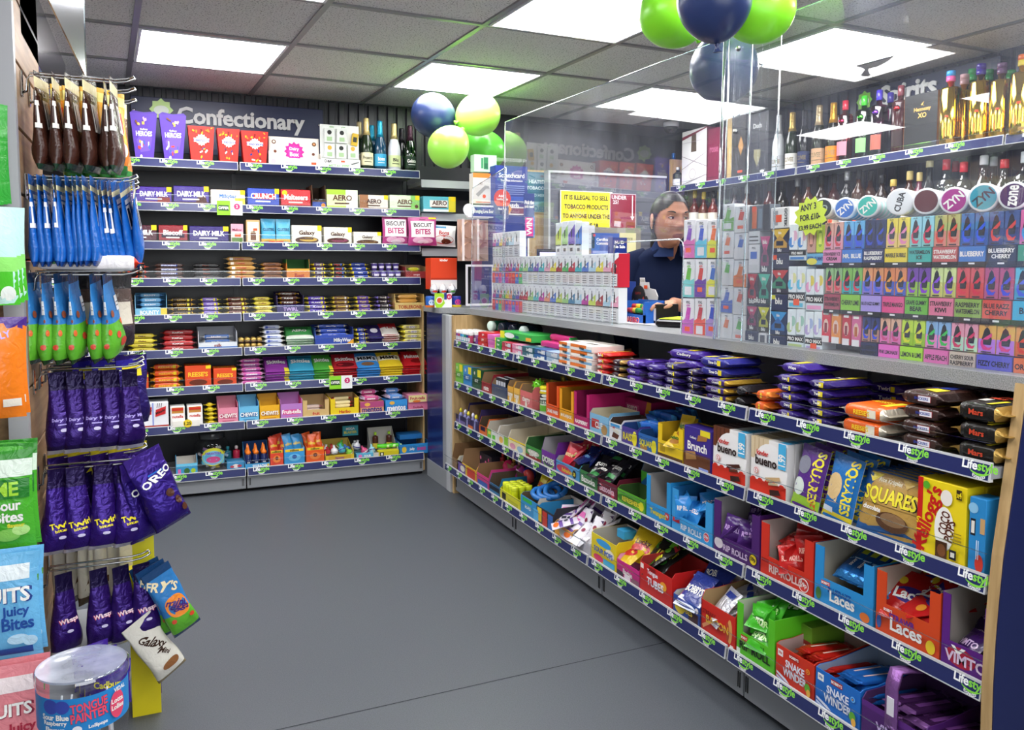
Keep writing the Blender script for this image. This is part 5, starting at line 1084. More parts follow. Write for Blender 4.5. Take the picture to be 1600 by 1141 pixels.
box(r, 1527, 1556, .155, .05, '#2a86c4', 'bright blue cereal bar carton beside the end panel', 'cereal carton', 'cereal_carton', front=[('r', .1, .5, .4, .72, '#1c1c24'), ('r', .15, .53, .35, .69, '#e8e4d8'), ('c', .25, .86, .07, '#8ac0e0'), ('e', .7, .15, .25, .12, '#c83a2c'), ('r', .5, .2, .55, .45, '#d8e8f0'), ('r', .62, .2, .66, .45, '#d8e8f0'), ('r', .72, .55, 1, .75, '#c9a06a')])
# ---- third shelf
r = C_
tr(r, 709, 727, .05, .13, .2, '#2c2450', 'deep purple open box at the far end', '', extra=[('r', .1, .2, .9, .5, '#6a5a9a')], inner='#6a5038')
tr(r, 728, 746, .055, .12, .22, '#3a2f5c', 'violet open box with ghostly white bottles', '', extra=[('r', .1, .1, .5, .4, '#d86a2c')], inner='#7a6044')
for k in range(5):
    p = r.M(716 + 6*k, 0, .012 + .004*(k % 2)).translation
    t = thing('candy_bottle', 'small clear and violet candy bottle in the far open boxes', 'bottle', tuple(p), 0, 'violet candy bottles on the third counter shelf')
    mb = MB(); mb.lathe([(.011, .004), (.013, .007), (.013, .05), (.008, .06), (.007, .066)], M('#8a88b8', 'gloss'), 12); mb.build('body', t); mb = MB(); mb.lathe([(.0085, .066), (.009, .078), (.003, .088)], M('#d8d8ec' if k % 2 else '#e8d83a', 'gloss'), 12); mb.build('cap', t)
tr(r, 747, 759, .05, .09, .16, '#d86a2c', 'small orange and navy tray', '', extra=[('r', .2, .5, .8, .9, '#1f1c48')], inner='#5a4a3a')
o = box(r, 744, 780, .02, .03, '#241c50', 'dark purple header strip lettered in violet on brown card', 'card', 'header_card', front=[('t', 'MAXIMUS', .4, .5, .6, '#b8a8e0'), ('r', 0, 0, .12, 1, '#e8d42c')], dy=.19, dz=.1)
tr(r, 760, 776, .05, .1, .2, '#e8e6e0', 'white and green open tray', '', extra=[('r', 0, 0, .4, 1, '#5ab83a'), ('r', .5, .2, .8, .6, '#5ab83a'), ('r', .1, .5, .35, .8, '#e8d42c')], inner='#c8c0b0', cheek=.085)
tr(r, 777, 793, .05, .1, .2, '#e2dfd8', 'white and lime open tray', '', extra=[('r', .6, .2, 1, 1, '#8ac83a'), ('e', .3, .5, .2, .3, '#e8b04a')], inner='#c8c0b0', cheek=.085)
tr(r, 794, 820, .055, .1, .2, '#eadfb4', 'pale yellow and pink open tray', '', extra=[('r', 0, .85, 1, 1, '#e8cc1e'), ('e', .25, .4, .18, .25, '#d890a8'), ('e', .7, .4, .18, .25, '#9ab8d0')], inner='#cfc4ac', cheek=.09)
tr(r, 821, 845, .06, .09, .18, '#3a8a3a', 'green and brown liquorice tray', 'LOVE', extra=[('r', 0, 0, 1, .35, '#8a2c24'), ('e', .5, .6, .4, .2, '#d8cfc0')], inner='#3a6a3a', cheek=.09)
tr(r, 846, 868, .07, .12, .17, '#6a2c8c', 'purple sour worm tray', 'DORBS', extra=[('e', .5, .35, .4, .28, '#7ac83a'), ('e', .5, .35, .34, .22, '#3a2a5a')], inner='#a8a4a8', cheek=.12)
box(r, 848, 885, .11, .13, '#5c2880', 'purple printed carton behind the sour tray', 'carton', front=[('c', .2, .5, .1, '#8a4ab0'), ('c', .6, .6, .12, '#8a4ab0'), ('t', 'RIBENA', .55, .3, .14, '#c9a0e0')], dy=.18)
src1 = packet('sweet_packet', .07, .1, .022, '#c8283c', 'REFRESHERS', '#f0d8a0', [('c', .8, .4, .09, '#1c1c1c'), ('t', '20', .8, .4, .08, '#f0e03c')]); src2 = packet('sweet_packet', .08, .1, .022, '#16225a', 'Tango', '#8ac0f0', [('e', .5, .5, .4, .12, '#2a4a9a')])
tr(r, 869, 906, .055, .075, .15, '#4a96c8', 'sky blue refresher tray', 'Refreshers', '#e8c82c', extra=[('e', .35, .5, .32, .3, '#c83a5a'), ('c', .8, .5, .3, '#1c1c1c'), ('t', '20', .8, .5, .25, '#f0e03c')], inner='#b8b0a0', cheek=.07, size=.3)
jumble(src1, r, 870, 895, 6, .06, 'red refresher sweet packet', 'sweet packet', depth=.11, up=.3); jumble(src2, r, 888, 925, 8, .06, 'dark blue fizzy sweet packet', 'sweet packet', depth=.12, up=.3, y0=.05)
tr(r, 907, 934, .06, .075, .15, '#3a7a44', 'dark green bubblegum tray', 'Bazooka', TXW, extra=[('e', .5, .3, .4, .25, '#2a5a30')], inner='#2a2c2a')
tr(r, 935, 966, .06, .08, .15, '#6a1d30', 'maroon cherry sweet tray', 'Bazooka', '#e8c0d0', extra=[('c', .2, .5, .2, '#c82a4a'), ('c', .8, .35, .2, '#c82a4a')], inner='#2a2024')
src = packet('sweet_packet', .06, .11, .018, '#26222a', 'gum', TXW, [('r', .1, .1, .9, .25, '#3a8a4a')]); jumble(src, r, 908, 962, 9, .05, 'black foil gum packet', 'sweet packet', depth=.12, up=.7)
tr(r, 967, 1011, .055, .065, .09, '#5aa82c', 'lime green refresher tray in front', 'REFRESHERS', '#e8d83c', extra=[('e', .4, .5, .4, .28, '#3a7a24'), ('c', .88, .5, .28, '#e8e02c')], inner='#3a5a2c', size=.3, cheek=.065)
tr(r, 967, 1012, .11, .14, .1, '#2a7ac0', 'blue and green bubblegum box behind', 'Bazooka', TXW, extra=[('p', [(0, .6), (.3, 1), (0, 1)], '#5ac83a'), ('e', .15, .35, .12, .12, '#c8286a'), ('e', .85, .3, .12, .12, '#c8286a'), ('t', 'Cherry', .6, .3, .16, '#b0e8f0', 0, .4)], inner='#c9c4ba', dy=.1, size=.22)
tr(r, 1013, 1052, .06, .15, .16, '#2a92d0', 'bright blue chewy tray with yellow lettering', 'Twangers', '#e8d42c', extra=[('c', .86, .6, .22, '#c8283a'), ('t', '59p', .86, .6, .18, TXW, 0, .2)], inner='#b4b0ac', cheek=.15, lip=.01)
BP = price
tr(r, 1054, 1119, .055, .145, .17, '#3a9ad8', 'bright blue liquorice roll tray', 'RIP ROLLS', '#dfe8f0', extra=[('r', .02, .6, .2, .85, '#c8283a')] + BP(.87, .55, .26, '59p', '#d84a5a'), inner='#2a7ab8', cheek=.14, lip=.01, size=.34)
tr(r, 1121, 1195, .055, .16, .17, '#4a2068', 'dark purple liquorice roll tray', 'RIP ROLLS', '#d8c0e0', extra=[('e', .12, .6, .1, .28, '#e6d8e0')] + BP(.88, .55, .3, '59p', '#e8c81e', TXK), inner='#b4b0ae', cheek=.16, lip=.01, size=.34)
tr(r, 1197, 1282, .06, .15, .18, '#d0301e', 'bright red liquorice roll tray', 'RIP-ROLLS', '#e8c8c0', extra=[('r', .02, .68, .16, .86, '#a01c14')] + BP(.84, .45, .3, '59p', '#d8382c'), inner='#c2b6ae', cheek=.15, lip=.012, size=.36)
for c, nm, a, b, n, tc in (('#2f8ad4', 'bright blue', 1058, 1116, 16, TXW), ('#4a2470', 'dark purple', 1126, 1190, 12, '#c9a0e0'), ('#c0201e', 'glossy red', 1206, 1278, 12, '#f0b0a0')):
    src = packet('sweet_packet', .07, .075, .028, c, 'RIP ROLLS', tc, [('e', .5, .5, .4, .2, c)])
    jumble(src, r, a, b, n, .065, nm + ' round roll packet lying loose in its tray', 'sweet packet', depth=.13, dz=.03, y0=.018, up=.1, spread=2, grp=nm + ' roll packets on the third counter shelf')
LB = [('p', [(.1, .2), (.15, .28), (.12, .5), (.06, .5), (.04, .3)], '#e8a04a')]
tr(r, 1284, 1380, .07, .15, .18, '#2a8ccc', 'sky blue laces tray', 'Laces', TXW, extra=[('r', .12, .78, .28, .92, '#c82a2c'), ('t', "BOBBY'S", .2, .85, .09, TXW, 0, .14), ('t', 'BLUERAZZ', .45, .68, .2, '#1c4a9a', 0, .4), ('e', .08, .4, .05, .22, '#4a7a3a'), ('e', .88, .3, .08, .16, '#d8702c')] , inner='#b4ae9e', cheek=.15, lip=.012, size=.4)
for k in range(16):
    if k == 0: src = bar_mb(.16, .03, .012, '#1c5aa0', [], [('r', .05, .2, .3, .8, '#c8d83a'), ('r', .5, .1, .55, .9, '#8ac8f0'), ('t', 'Laces', .7, .5, .4, TXW)], '#3a8ad0').build('laces_packet'); o = src
    else: o = src.copy(); COL.objects.link(o)
    put(o, r, 1290, 'long blue laces packet leaning in the blue laces tray', 'sweet packet', 'blue laces packets on the third counter shelf', dx=-.002 + .0095*k, dy=.17, dz=.125 + .003*(k % 3), rot=(0, .34, -PI/2 + .15 + random.uniform(-.04, .04)))
tr(r, 1384, 1489, .075, .15, .18, '#d0461c', 'orange red laces tray', 'Laces', TXW, extra=[('r', .12, .78, .28, .92, '#c82a2c'), ('t', "BOBBY'S", .2, .85, .09, TXW, 0, .14), ('t', 'STRAWB', .42, .7, .2, '#5a2a8a', 0, .4), ('e', .06, .4, .04, .2, '#3a5aa0'), ('e', .88, .34, .07, .2, '#e8c82c')], inner='#b8a89a', cheek=.15, lip=.012, size=.4)
src = packet('laces_packet', .1, .14, .02, '#b81c1c', 'Laces', TXW, [('e', .5, .5, .42, .16, '#3a2a7a'), ('e', .2, .75, .1, .08, '#e8c82c'), ('e', .75, .25, .12, .08, '#d88a2c')])
jumble(src, r, 1398, 1480, 12, .08, 'red laces packet lying loose in its tray', 'sweet packet', depth=.12, dz=.015, y0=.06, up=.9, grp='red laces packets on the third counter shelf')
tr(r, 1491, 1575, .06, .16, .18, '#5a1f7c', 'violet sweet tray by the end panel', 'VIMTO', '#e8d0e8', extra=[('e', .4, .55, .3, .35, '#a81c3a'), ('p', [(.2, .9), (.35, .6), (.5, .9), (.42, .9), (.35, .75), (.28, .9)], TXW)], inner='#a8a29a', cheek=.16, lip=.012)
src = packet('sweet_packet', .07, .08, .025, '#3c1c5c', 'VIMTO', '#e0c0e8'); jumble(src, r, 1500, 1550, 5, .035, 'purple packet lying low in the violet tray', 'sweet packet', depth=.12, up=.8)
# ---- bottom shelf
r = D_
tr(r, 704, 720, .06, .13, .2, '#8a6a4a', 'brown cardboard box at the far end', '', inner='#7a5c3e')
box(r, 716, 738, .07, .1, '#20202c', 'black carton with pink round marks', 'carton', front=[('c', .25, .6, .14, '#d86a9a'), ('c', .6, .4, .14, '#d86a9a'), ('c', .8, .7, .12, '#c04a7a')], dy=.1, dz=.04)
for k in range(4):
    p = r.M(738 + 8*k, 0, .16).translation
    bottle('small %s candy bottle behind the yellow tray' % ['red capped', 'green capped', 'amber', 'brown'][k], .1, .014, ['#8a1c1c', '#5a8a3a', '#8a5a2c', '#4a2a1c'][k], ['#c82a2a', '#8ac84a', '#e8b04a', '#c9a08a'][k], None, tuple(p + Vector((0, 0, .03))), shape='tall', name='candy_bottle', capk='gloss')
tr(r, 712, 742, .06, .08, .14, '#d8b42c', 'yellow picture tray', '', extra=[('r', .05, .1, .45, .9, '#6a4a9a'), ('r', .55, .1, .95, .9, '#c83a2c'), ('e', .3, .5, .12, .25, '#e8e0d0')], inner='#c9c4ba')
tr(r, 743, 762, .06, .1, .14, '#c83a7a', 'pink and blue tray', '', extra=[('r', .1, .1, .9, .5, '#2a5aa8')], inner='#8a6a4a')
tr(r, 763, 779, .05, .09, .14, '#1f6a9a', 'blue tray with dark band', '', extra=[('r', 0, .4, 1, .8, '#1a1a24')], inner='#5a4a3a')
for k in range(5):
    mb = MB(); mb.lathe([(.005, -.02), (.03, -.016), (.036, 0), (.03, .016), (.005, .02)], M(['#c8285a', '#2a6ac8', '#b03a8a', '#3a3aa0', '#d84a4a'][k], 'gloss'), 18); o = mb.build('candy_capsule')
    put(o, r, 748 + 7*k, '%s round candy capsule lying behind the far trays' % ['crimson', 'blue', 'magenta', 'indigo', 'coral'][k], 'candy capsule', dy=.16 + .03*(k % 2), dz=.08, rot=(.4*k, .8, 0))
tr(r, 780, 812, .05, .06, .12, '#d8d42c', 'lime yellow tray of small tubs', '', extra=[('r', .1, .2, .3, .8, '#1c1c14'), ('r', .4, .2, .9, .5, '#b0b01c')], inner='#a8a41c')
for i in range(4):
    for j in range(3):
        p = r.M(781, .02 + i*.033, .022 + j*.034).translation
        t = thing('candy_tub', 'small lime yellow lidded tub in the lime tray', 'candy tub', tuple(p + Vector((0, 0, .004))), 0, 'lime yellow tubs on the bottom counter shelf')
        mb = MB(); mb.lathe([(.0135, 0), (.015, .003), (.015, .06), (.0145, .062)], M('#c8d41c', 'gloss'), 16); mb.build('body', t)
        mb = MB(); mb.lathe([(.0155, .062), (.016, .064), (.016, .078), (.0145, .08)], M('#d4e02c', 'gloss'), 16); mb.build('lid', t)
src = packet('sweet_packet', .06, .1, .02, '#e0cc1e', 'sour', '#c82a2c', [('e', .5, .3, .3, .15, '#c82a5a')]); jumble(src, r, 800, 826, 5, .08, 'yellow and red sour packet standing behind lime tubs', 'sweet packet', depth=.1, y0=.13, up=.2)
tr(r, 813, 843, .08, .09, .16, '#2f8ac4', 'blue carton tray of ring sweets', '', extra=[('r', .1, .75, .6, .95, '#3aa84a'), ('t', 'ROPES', .4, .5, .2, TXW), ('r', .7, .1, .95, .7, '#5ab0e0')], inner='#6a5a44')
for k in range(3):
    mb = MB(); mb.tube([(.045*math.cos(a_), .045*math.sin(a_), 0) for a_ in [2*PI*i/20 for i in range(20)]] + [(.045, 0, 0)], .011, M('#2a70b8', 'film'), 8); put(mb.build('sweet_ring'), r, 826 + 3*k, 'blue wrapped ring of sweets lying on the blue tray', 'ring sweet', 'blue ring sweets on the bottom counter shelf', dx=.02, dy=.06 + .02*k, dz=.1 + .012*k, rot=(.2*k, .3, 0))
tr(r, 838, 866, .075, .1, .16, '#2c2c34', 'dark tray with yellow and red cartoon squares', '', extra=[('r', .05, .2, .3, .95, '#e8c02c'), ('r', .36, .1, .62, .9, '#c83a2c'), ('r', .68, .1, .95, .9, '#3a6ab8')], inner='#cfcac0')
src = packet('sweet_packet', .07, .15, .012, '#dcd4e2', '', TXK, [('r', 0, .2, 1, .3, '#6a4a9a'), ('r', 0, .5, 1, .58, '#6a4a9a'), ('e', .5, .12, .35, .08, '#e8742c'), ('r', .1, .7, .9, .85, '#d86ab0'), ('r', .2, .35, .5, .45, '#3a3a4a')])
tr(r, 867, 895, .05, .06, .16, '#e8a83a', 'orange low tray of purple and white packets', '', extra=[('r', .3, .2, .7, .8, '#d8d0c0')], inner='#8a7a6a'); jumble(src, r, 862, 905, 9, .05, 'purple striped white packet', 'sweet packet', depth=.14, up=.35, y0=.02)
tr(r, 896, 925, .05, .06, .16, '#b8b4bc', 'silver tray of striped packets', '', inner='#8a7a6a')
src = packet('sweet_packet', .045, .11, .01, '#e2dfe6', '', TXK, [('p', [(0, .1), (1, .25), (1, .35), (0, .2)], '#4a3060'), ('p', [(0, .4), (1, .55), (1, .65), (0, .5)], '#4a3060'), ('p', [(0, .7), (1, .85), (1, .95), (0, .8)], '#4a3060'), ('e', .5, .6, .2, .08, '#8a2c4a')])
jumble(src, r, 893, 926, 12, .045, 'narrow white packet with dark diagonal stripes', 'sweet packet', depth=.15, up=.3, y0=.015)
tr(r, 926, 966, .1, .11, .15, '#e0c81e', 'yellow sour pops carton', 'SOUR POPS', '#2a5ac0', extra=[('e', .5, .8, .3, .13, '#3a9ad8'), ('e', .75, .55, .18, .16, '#e8e0c8'), ('e', .3, .2, .2, .12, '#d83a6a'), ('r', .5, .1, .95, .3, '#4ab0d8')], inner='#b8b4aa', size=.2, cheek=.11)
box(r, 944, 956, .03, .05, '#3aa0d0', 'small cyan card standing in the yellow pops carton', 'card', 'header_card', dy=.06, dz=.1)
tr(r, 967, 1003, .06, .075, .15, '#c82a80', 'hot pink doll sweet carton', 'Barbie', TXW, extra=[('r', 0, 0, .3, .4, '#3a2a3a'), ('r', .35, 0, .62, .4, '#e8d8e0'), ('r', .66, 0, 1, .4, '#8a5a6a')], inner='#e8a0c8', size=.3)
src = packet('sweet_packet', .11, .14, .025, '#d8b81e', 'Lucky', '#5a2a1c', [('e', .5, .35, .35, .15, '#c82a2c')]); jumble(src, r, 960, 992, 4, .07, 'large yellow sweet bag leaning over the pink carton', 'sweet bag', depth=.1, up=.5, y0=.06)
src = packet('sweet_packet', .11, .15, .022, '#1c1c1a', 'Trolli', '#e8e03c', [('e', .5, .3, .35, .12, '#3a8a2c'), ('r', 0, .88, 1, 1, '#c8283a'), ('e', .5, .75, .3, .08, '#7ac83a')]); jumble(src, r, 985, 1030, 5, .085, 'large black and green sweet bag', 'sweet bag', depth=.12, up=.9, y0=.07)
tr(r, 1004, 1056, .1, .115, .16, '#c8201c', 'tomato red tongue tube carton', 'TUBES', '#e8e8f0', extra=[('t', 'Tongue', .4, .78, .2, '#e8e8f0', 0, .5), ('r', .02, .8, .12, .96, '#efe8e0'), ('r', .3, .86, .5, .97, '#8a1414'), ('e', .75, .6, .1, .14, '#e8a02c')], inner='#a03030', size=.26)
tr(r, 1058, 1101, .06, .13, .16, '#2a4a9a', 'blue and yellow tube tray with white back', 'TUBES', '#e8c83a', extra=[('e', .25, .5, .2, .35, '#e8d03a'), ('r', .6, .1, .95, .6, '#3a1c24'), ('c', .9, .8, .14, '#e8e0e0')], inner='#d8d4cc', cheek=.07, size=.3)
src = packet('sweet_packet', .09, .13, .02, '#2a3a8a', 'BOBBYS', TXW, [('p', [(0, .2), (1, .6), (1, .8), (0, .4)], '#c82a2c'), ('r', 0, 0, 1, .12, '#d8dce8')]); jumble(src, r, 1060, 1098, 6, .055, 'blue red and white sweet bag in the blue tray', 'sweet bag', depth=.13, up=.8)
tr(r, 1103, 1159, .095, .13, .17, '#cc2418', 'scarlet crisp carton with long foam sweets', 'BACON', '#e8b83a', extra=[('r', 0, 0, .03, 1, '#8a1410'), ('e', .85, .5, .07, .36, '#e0a058'), ('e', .79, .45, .05, .3, '#b84a2c'), ('t', 'STREAKY', .25, .68, .14, '#8a1410', 0, .4), ('p', [(.05, .25), (.3, .5), (.33, .42), (.08, .15)], '#e89a6a'), ('r', .88, .02, .97, .14, '#e8e0d8')], inner='#a88a60', size=.24, cheek=.12)
src = packet('sweet_packet', .08, .12, .02, '#c9cad2', '', TXK, [('p', [(0, .1), (1, .5), (1, .7), (0, .3)], '#c82a2c'), ('r', .2, .75, .8, .9, '#2a3a8a')], kind='foil'); jumble(src, r, 1108, 1155, 7, .06, 'silver and red foil packet in the scarlet carton', 'sweet packet', depth=.14, up=.6)
tr(r, 1161, 1223, .07, .15, .17, '#5ac024', 'vivid green liquorice roll tray', 'RIP ROLL', '#14240c', extra=[('r', 0, 0, .1, .3, '#e8f0e0'), ('r', .12, .7, .3, .9, '#c82a2c'), ('t', "BOBBY'S", .21, .8, .1, TXW, 0, .16), ('t', 'SOUR APPLE', .55, .8, .14, '#14380c', 0, .4)], inner='#b9bca8', cheek=.15, lip=.012, size=.34)
src = packet('sweet_packet', .075, .08, .026, '#3fae24', 'SOUR', '#c8f0a0', [('e', .5, .5, .42, .2, '#2a7a1c'), ('t', '72', .5, .5, .3, '#e8f8d8')]); jumble(src, r, 1168, 1220, 20, .065, 'shiny green roll packet heaped in the green tray', 'sweet packet', depth=.15, dz=.05, up=.1, spread=2, y0=.02)
box(r, 1214, 1240, .13, .15, '#6a9a2c', 'olive green printed carton beside the green packets', 'carton', front=[('r', .1, .4, .95, .7, '#8a2c24'), ('t', "BOBBY'S", .5, .55, .14, '#e8d0c0')], dy=.09)
def snake(a, b, col, lab, inner, pc):
    tr(r, a, b, .095, .12, .2, col, lab, '', extra=[('r', .05, .72, .19, .9, '#ecebe8'), ('t', '50p', .12, .81, .09, pc, 0, .12), ('r', .36, .8, .62, .93, '#a81c1c'), ('t', "BOBBY'S", .49, .865, .075, TXW, 0, .24),
        ('t', 'SNAKE', .52, .62, .2, '#e6eaf4', 0, .5), ('t', 'WINDER', .52, .38, .22, '#e6eaf4', 0, .62), ('c', .86, .74, .07, '#e8a02c' if col[1] == 'c' else '#7ac0f0'), ('c', .86, .74, .045, col), ('c', .86, .74, .02, '#e8a02c'), ('p', [(.05, .3), (.3, .2), (.4, .12), (.3, .12), (.05, .24)], '#d8e0f0'), ('p', [(.05, .2), (.4, .06), (.36, .03), (.05, .14)], '#b8c8e8'), ('e', .87, .32, .07, .12, '#6ab83a'), ('e', .9, .2, .05, .1, '#e8b04a')], inner=inner, cheek=.1)
snake(1225, 1288, '#cc321c', 'red snake winder carton', '#b49a94', '#c8201c')
snake(1290, 1364, '#1f6ac0', 'royal blue snake winder carton', '#8a9cb4', '#1f4a9a')
for c, a, nm in (('#b82018', 1232, 'red'), ('#1f62b4', 1298, 'royal blue')):
    src = bar_mb(.17, .035, .012, c, [], [('r', .1, .3, .9, .45, '#e8c8c0')], c).build('winder_packet')
    for k in range(8):
        o = cp(src, k)
        put(o, r, a, 'long flat %s winder packet lying front to back in its carton' % nm, 'sweet packet', '%s winder packets on the bottom counter shelf' % nm, dx=.03 + (k % 3)*.036, dy=.19, dz=.045 + .014*(k // 3) + .004, rot=(0, -.08, -PI/2 + random.uniform(-.06, .06)))
tr(r, 1366, 1470, .085, .12, .2, '#4a1f66', 'plum coloured winder carton by the end panel', 'VIMTO', '#c9b0e0', extra=[('r', 0, .85, 1, 1, '#5a2a7a')], inner='#4a2c5a', cheek=.1, size=.25)
src = bar_mb(.18, .035, .012, '#3a1c46', [], [('r', .1, .3, .9, .7, '#6a3a7c')], '#8a5a9c').build('winder_packet')
for k in range(10):
    o = cp(src, k)
    put(o, r, 1372, 'long plum winder packet lying front to back in its carton', 'sweet packet', 'plum winder packets on the bottom counter shelf', dx=.035 + (k % 4)*.037, dy=.2, dz=.05 + .014*(k // 4), rot=(0, -.08, -PI/2 + random.uniform(-.08, .08)))
mb = MB(); path = []
for i in range(11):
    q = i/10; path.append((.0, -.005 + .16*max(0, q-.35)*1.5 if q > .35 else -.005, .0 + min(q, .4)/.4*.13 - max(0, q-.45)*.05))
w2 = .03; vs = []; 
for x, y, z in path: vs += [(-w2/2, y, z), (w2/2, y, z), (w2/2, y+.006, z-.006), (-w2/2, y+.006, z-.006)]
fs = []
for i in range(10):
    for j in range(4): fs.append((i*4+j, i*4+(j+1) % 4, i*4+4+(j+1) % 4, i*4+4+j))
fs += [(3, 2, 1, 0), (40, 41, 42, 43)]
mb.add(vs, fs, M('#8a5a9c', 'foil'), True); mb.box(-.009, .009, -.0065, -.005, .03, .07, M('#d8d4dc', 'print')); o = mb.build('winder_packet')
put(o, r, 1405, 'crinkled purple packet standing up and folding over the plum carton', 'sweet packet', dx=.02, dy=.0, dz=.06)
mb = None
# ================================================================== on and behind the counter
WT = 1.0032
XV = 1.66
def vslab(X, pa, pb, yt, yb, d, col, front, label, cat, name, grp=None, zb=None, zt=None, parts=(), gap=.0012):
    """upright carton whose face lies in the plane x = X between two pixel columns and heights"""
    ya, yb_ = at(pa, 420, 0, X).y, at(pb, 420, 0, X).y; pm = (pa + pb) / 2
    z1 = zt if zt is not None else at(pm, yt, 0, X).z; z0 = zb if zb is not None else at(pm, yb, 0, X).z
    o = carton_mb(ya - yb_ - gap, d, z1 - z0 - .0006, col, front, ()).build(name)
    o.location = (X, ya - gap/2, z0); o.rotation_euler = (0, 0, -PI/2)
    return tag(o, label, cat, grp)
def vape_front(c, dev='#2a2a30', low=None):
    it = [('p', [(0, .46), (1, .46), (1, .78), (0, .56)], c), ('p', [(0, .46), (1, .46), (1, .62), (0, .5)], c), ('r', .42, .58, .58, .8, dev), ('r', .46, .8, .54, .88, dev), ('r', 0, .43, 1, .46, '#22222a'), ('t', 'KIT', .3, .92, .05, '#8a8a94', 0, .4), ('t', '+', .72, .62, .1, TXW)]
    if low: it += [('r', 0, 0, 1, .4, low), ('r', .2, .24, .8, .36, '#f25a2c')]
    else: it += [('r', .1, .03, .9, .4, '#dcdcde'), ('r', .1, .395, .9, .402, '#30303a'), ('r', .1, .03, .9, .037, '#30303a')] + [('r', .2, y, .8, y + .02, '#55555e') for y in (.1, .17, .24, .31)]
    return it
CN = {'#c23a4a': 'red', '#9ac878': 'mint', '#4ab0b8': 'teal', '#b83a9a': 'magenta', '#e08a6a': 'peach', '#3a6ac0': 'blue', '#b8cc4a': 'lime', '#4ab05a': 'green', '#3a7aa0': 'steel blue', '#a8cce0': 'pale blue', '#e0a0b8': 'pink', '#6a4ab0': 'violet', '#e0d03a': 'yellow', '#a83238': 'crimson'}
rowA = ['#9ac878', '#3a7aa0', '#6a4ab0', '#4ab0b8', '#e0a0b8', '#e0d03a', '#a83238', '#4ab05a', '#c23a4a', '#4ab0b8', '#3a6ac0', '#a8cce0', '#e0d03a', '#e0a0b8', '#c23a4a']
rowB = ['#c23a4a', '#9ac878', '#4ab0b8', '#b83a9a', '#e08a6a', '#3a6ac0', '#b8cc4a', '#9ac878', '#3a7aa0', '#a8cce0', '#b83a9a', '#b8cc4a', '#a83238', '#a8cce0', '#e0a0b8']
XL_ = 1.69
zA0, zA1, zA2 = WT, at(955, 449, 0, XL_).z, at(955, 396, 0, XL_).z
y0, y1 = at(817, 420, 0, XL_).y, at(967, 420, 0, XL_).y
def inplane(X, ya, yb, z0, z1, d, col, front, label, cat, name, grp=None):
    o = carton_mb(ya - yb - .0012, d, z1 - z0 - .0006, col, front, ()).build(name); o.location = (X, ya, z0); o.rotation_euler = (0, 0, -PI/2)
    return tag(o, label, cat, grp)
for ri, (cols, za, zb_) in enumerate(((rowB, zA0, zA1), (rowA, zA1, zA2))):
    for k, c in enumerate(cols):
        ya = y0 + (y1 - y0) * k / 15; yb = y0 + (y1 - y0) * (k + 1) / 15
        inplane(XL_, ya, yb, za, zb_, .04, '#e4e6e8', vape_front(c), 'white vape carton with %s flash, %s from left in the %s row' % (CN[c], ORD[k], ['lower', 'upper'][ri]), 'vape box', 'vape_box', 'white vape cartons in the long counter display')
yk = at(770, 420, 0, XL_).y
lowc = ['#c23a4a', '#3a6ac0', '#4ab05a', '#c23a4a', '#6a4ab0', '#b83a9a', '#3a6ac0', '#b83a9a', '#c23a4a']
for ri in range(2):
    for k in range(9):
        ya = yk + (y0 - yk) * k / 9; yb = yk + (y0 - yk) * (k + 1) / 9; c = ['#b83a9a', '#3a6ac0', '#c23a4a', '#4ab05a', '#e0d03a', '#e08a6a', '#3a7aa0', '#6a4ab0', '#a83238'][(k + ri*4) % 9]
        inplane(XL_, ya, yb, [zA0, zA1][ri], [zA1, zA2][ri], .04, '#e0dfe4', vape_front(c, low=lowc[(k + ri*3) % 9]), 'far end vape carton with coloured base, %s from left in the %s row' % (ORD[k], ['lower', 'upper'][ri]), 'vape box', 'vape_box', 'coloured vape cartons at the far end')
zt3 = at(785, 363, 0, XL_).z
for k, (a, b, c) in enumerate(((770, 775, '#b83a9a'), (775, 780, '#3a6ac0'), (780, 785, '#e0d03a'), (785, 790, '#c23a4a'), (790, 795, '#3a7aa0'), (795, 803, '#a8cce0'), (803, 812, '#e4e4ea'))):
    vslab(XL_, a, b, 0, 0, .035, '#e4e6e8', vape_front(c), 'small vape carton with %s device topping the far display, %s from left' % (CN.get(c, 'white'), ORD[k]), 'vape box', 'vape_box', 'vape cartons topping the far display', zb=zA2, zt=zt3)
for k, (a, b, c, yt) in enumerate(((868, 877, '#b8cc4a', 348), (878, 887, '#9ac878', 346), (888, 898, '#6a4ab0', 345), (899, 909, '#3a6ac0', 347))):
    vslab(XL_, a, b, yt, 0, .035, '#dfe3e6', [('p', [(0, .3), (1, .3), (1, .9), (0, .6)], c), ('r', .42, .5, .58, .75, '#2a2a30'), ('r', .2, .04, .8, .26, '#e4e4e6'), ('r', .3, .1, .7, .2, '#55555e'), ('r', .1, .28, .9, .32, '#2a2a30')], '%s vape carton of the four standing above the long display' % pos_word(k, 4).replace('first', 'leftmost').replace('fourth', 'rightmost'), 'vape box', 'vape_box', 'four cartons above the long display', zb=zA2)
vslab(XL_ - .002, 956, 967, 396, 0, .05, '#c8243a', [('p', [(0, .7), (1, .9), (1, 1), (0, 1)], '#e6e6e8'), ('r', .4, .42, .6, .7, '#20202a'), ('r', .3, .1, .7, .3, '#e4e4e6')], 'red and white vape carton at the near end of the upper row', 'vape box', 'vape_box', zb=zA1)
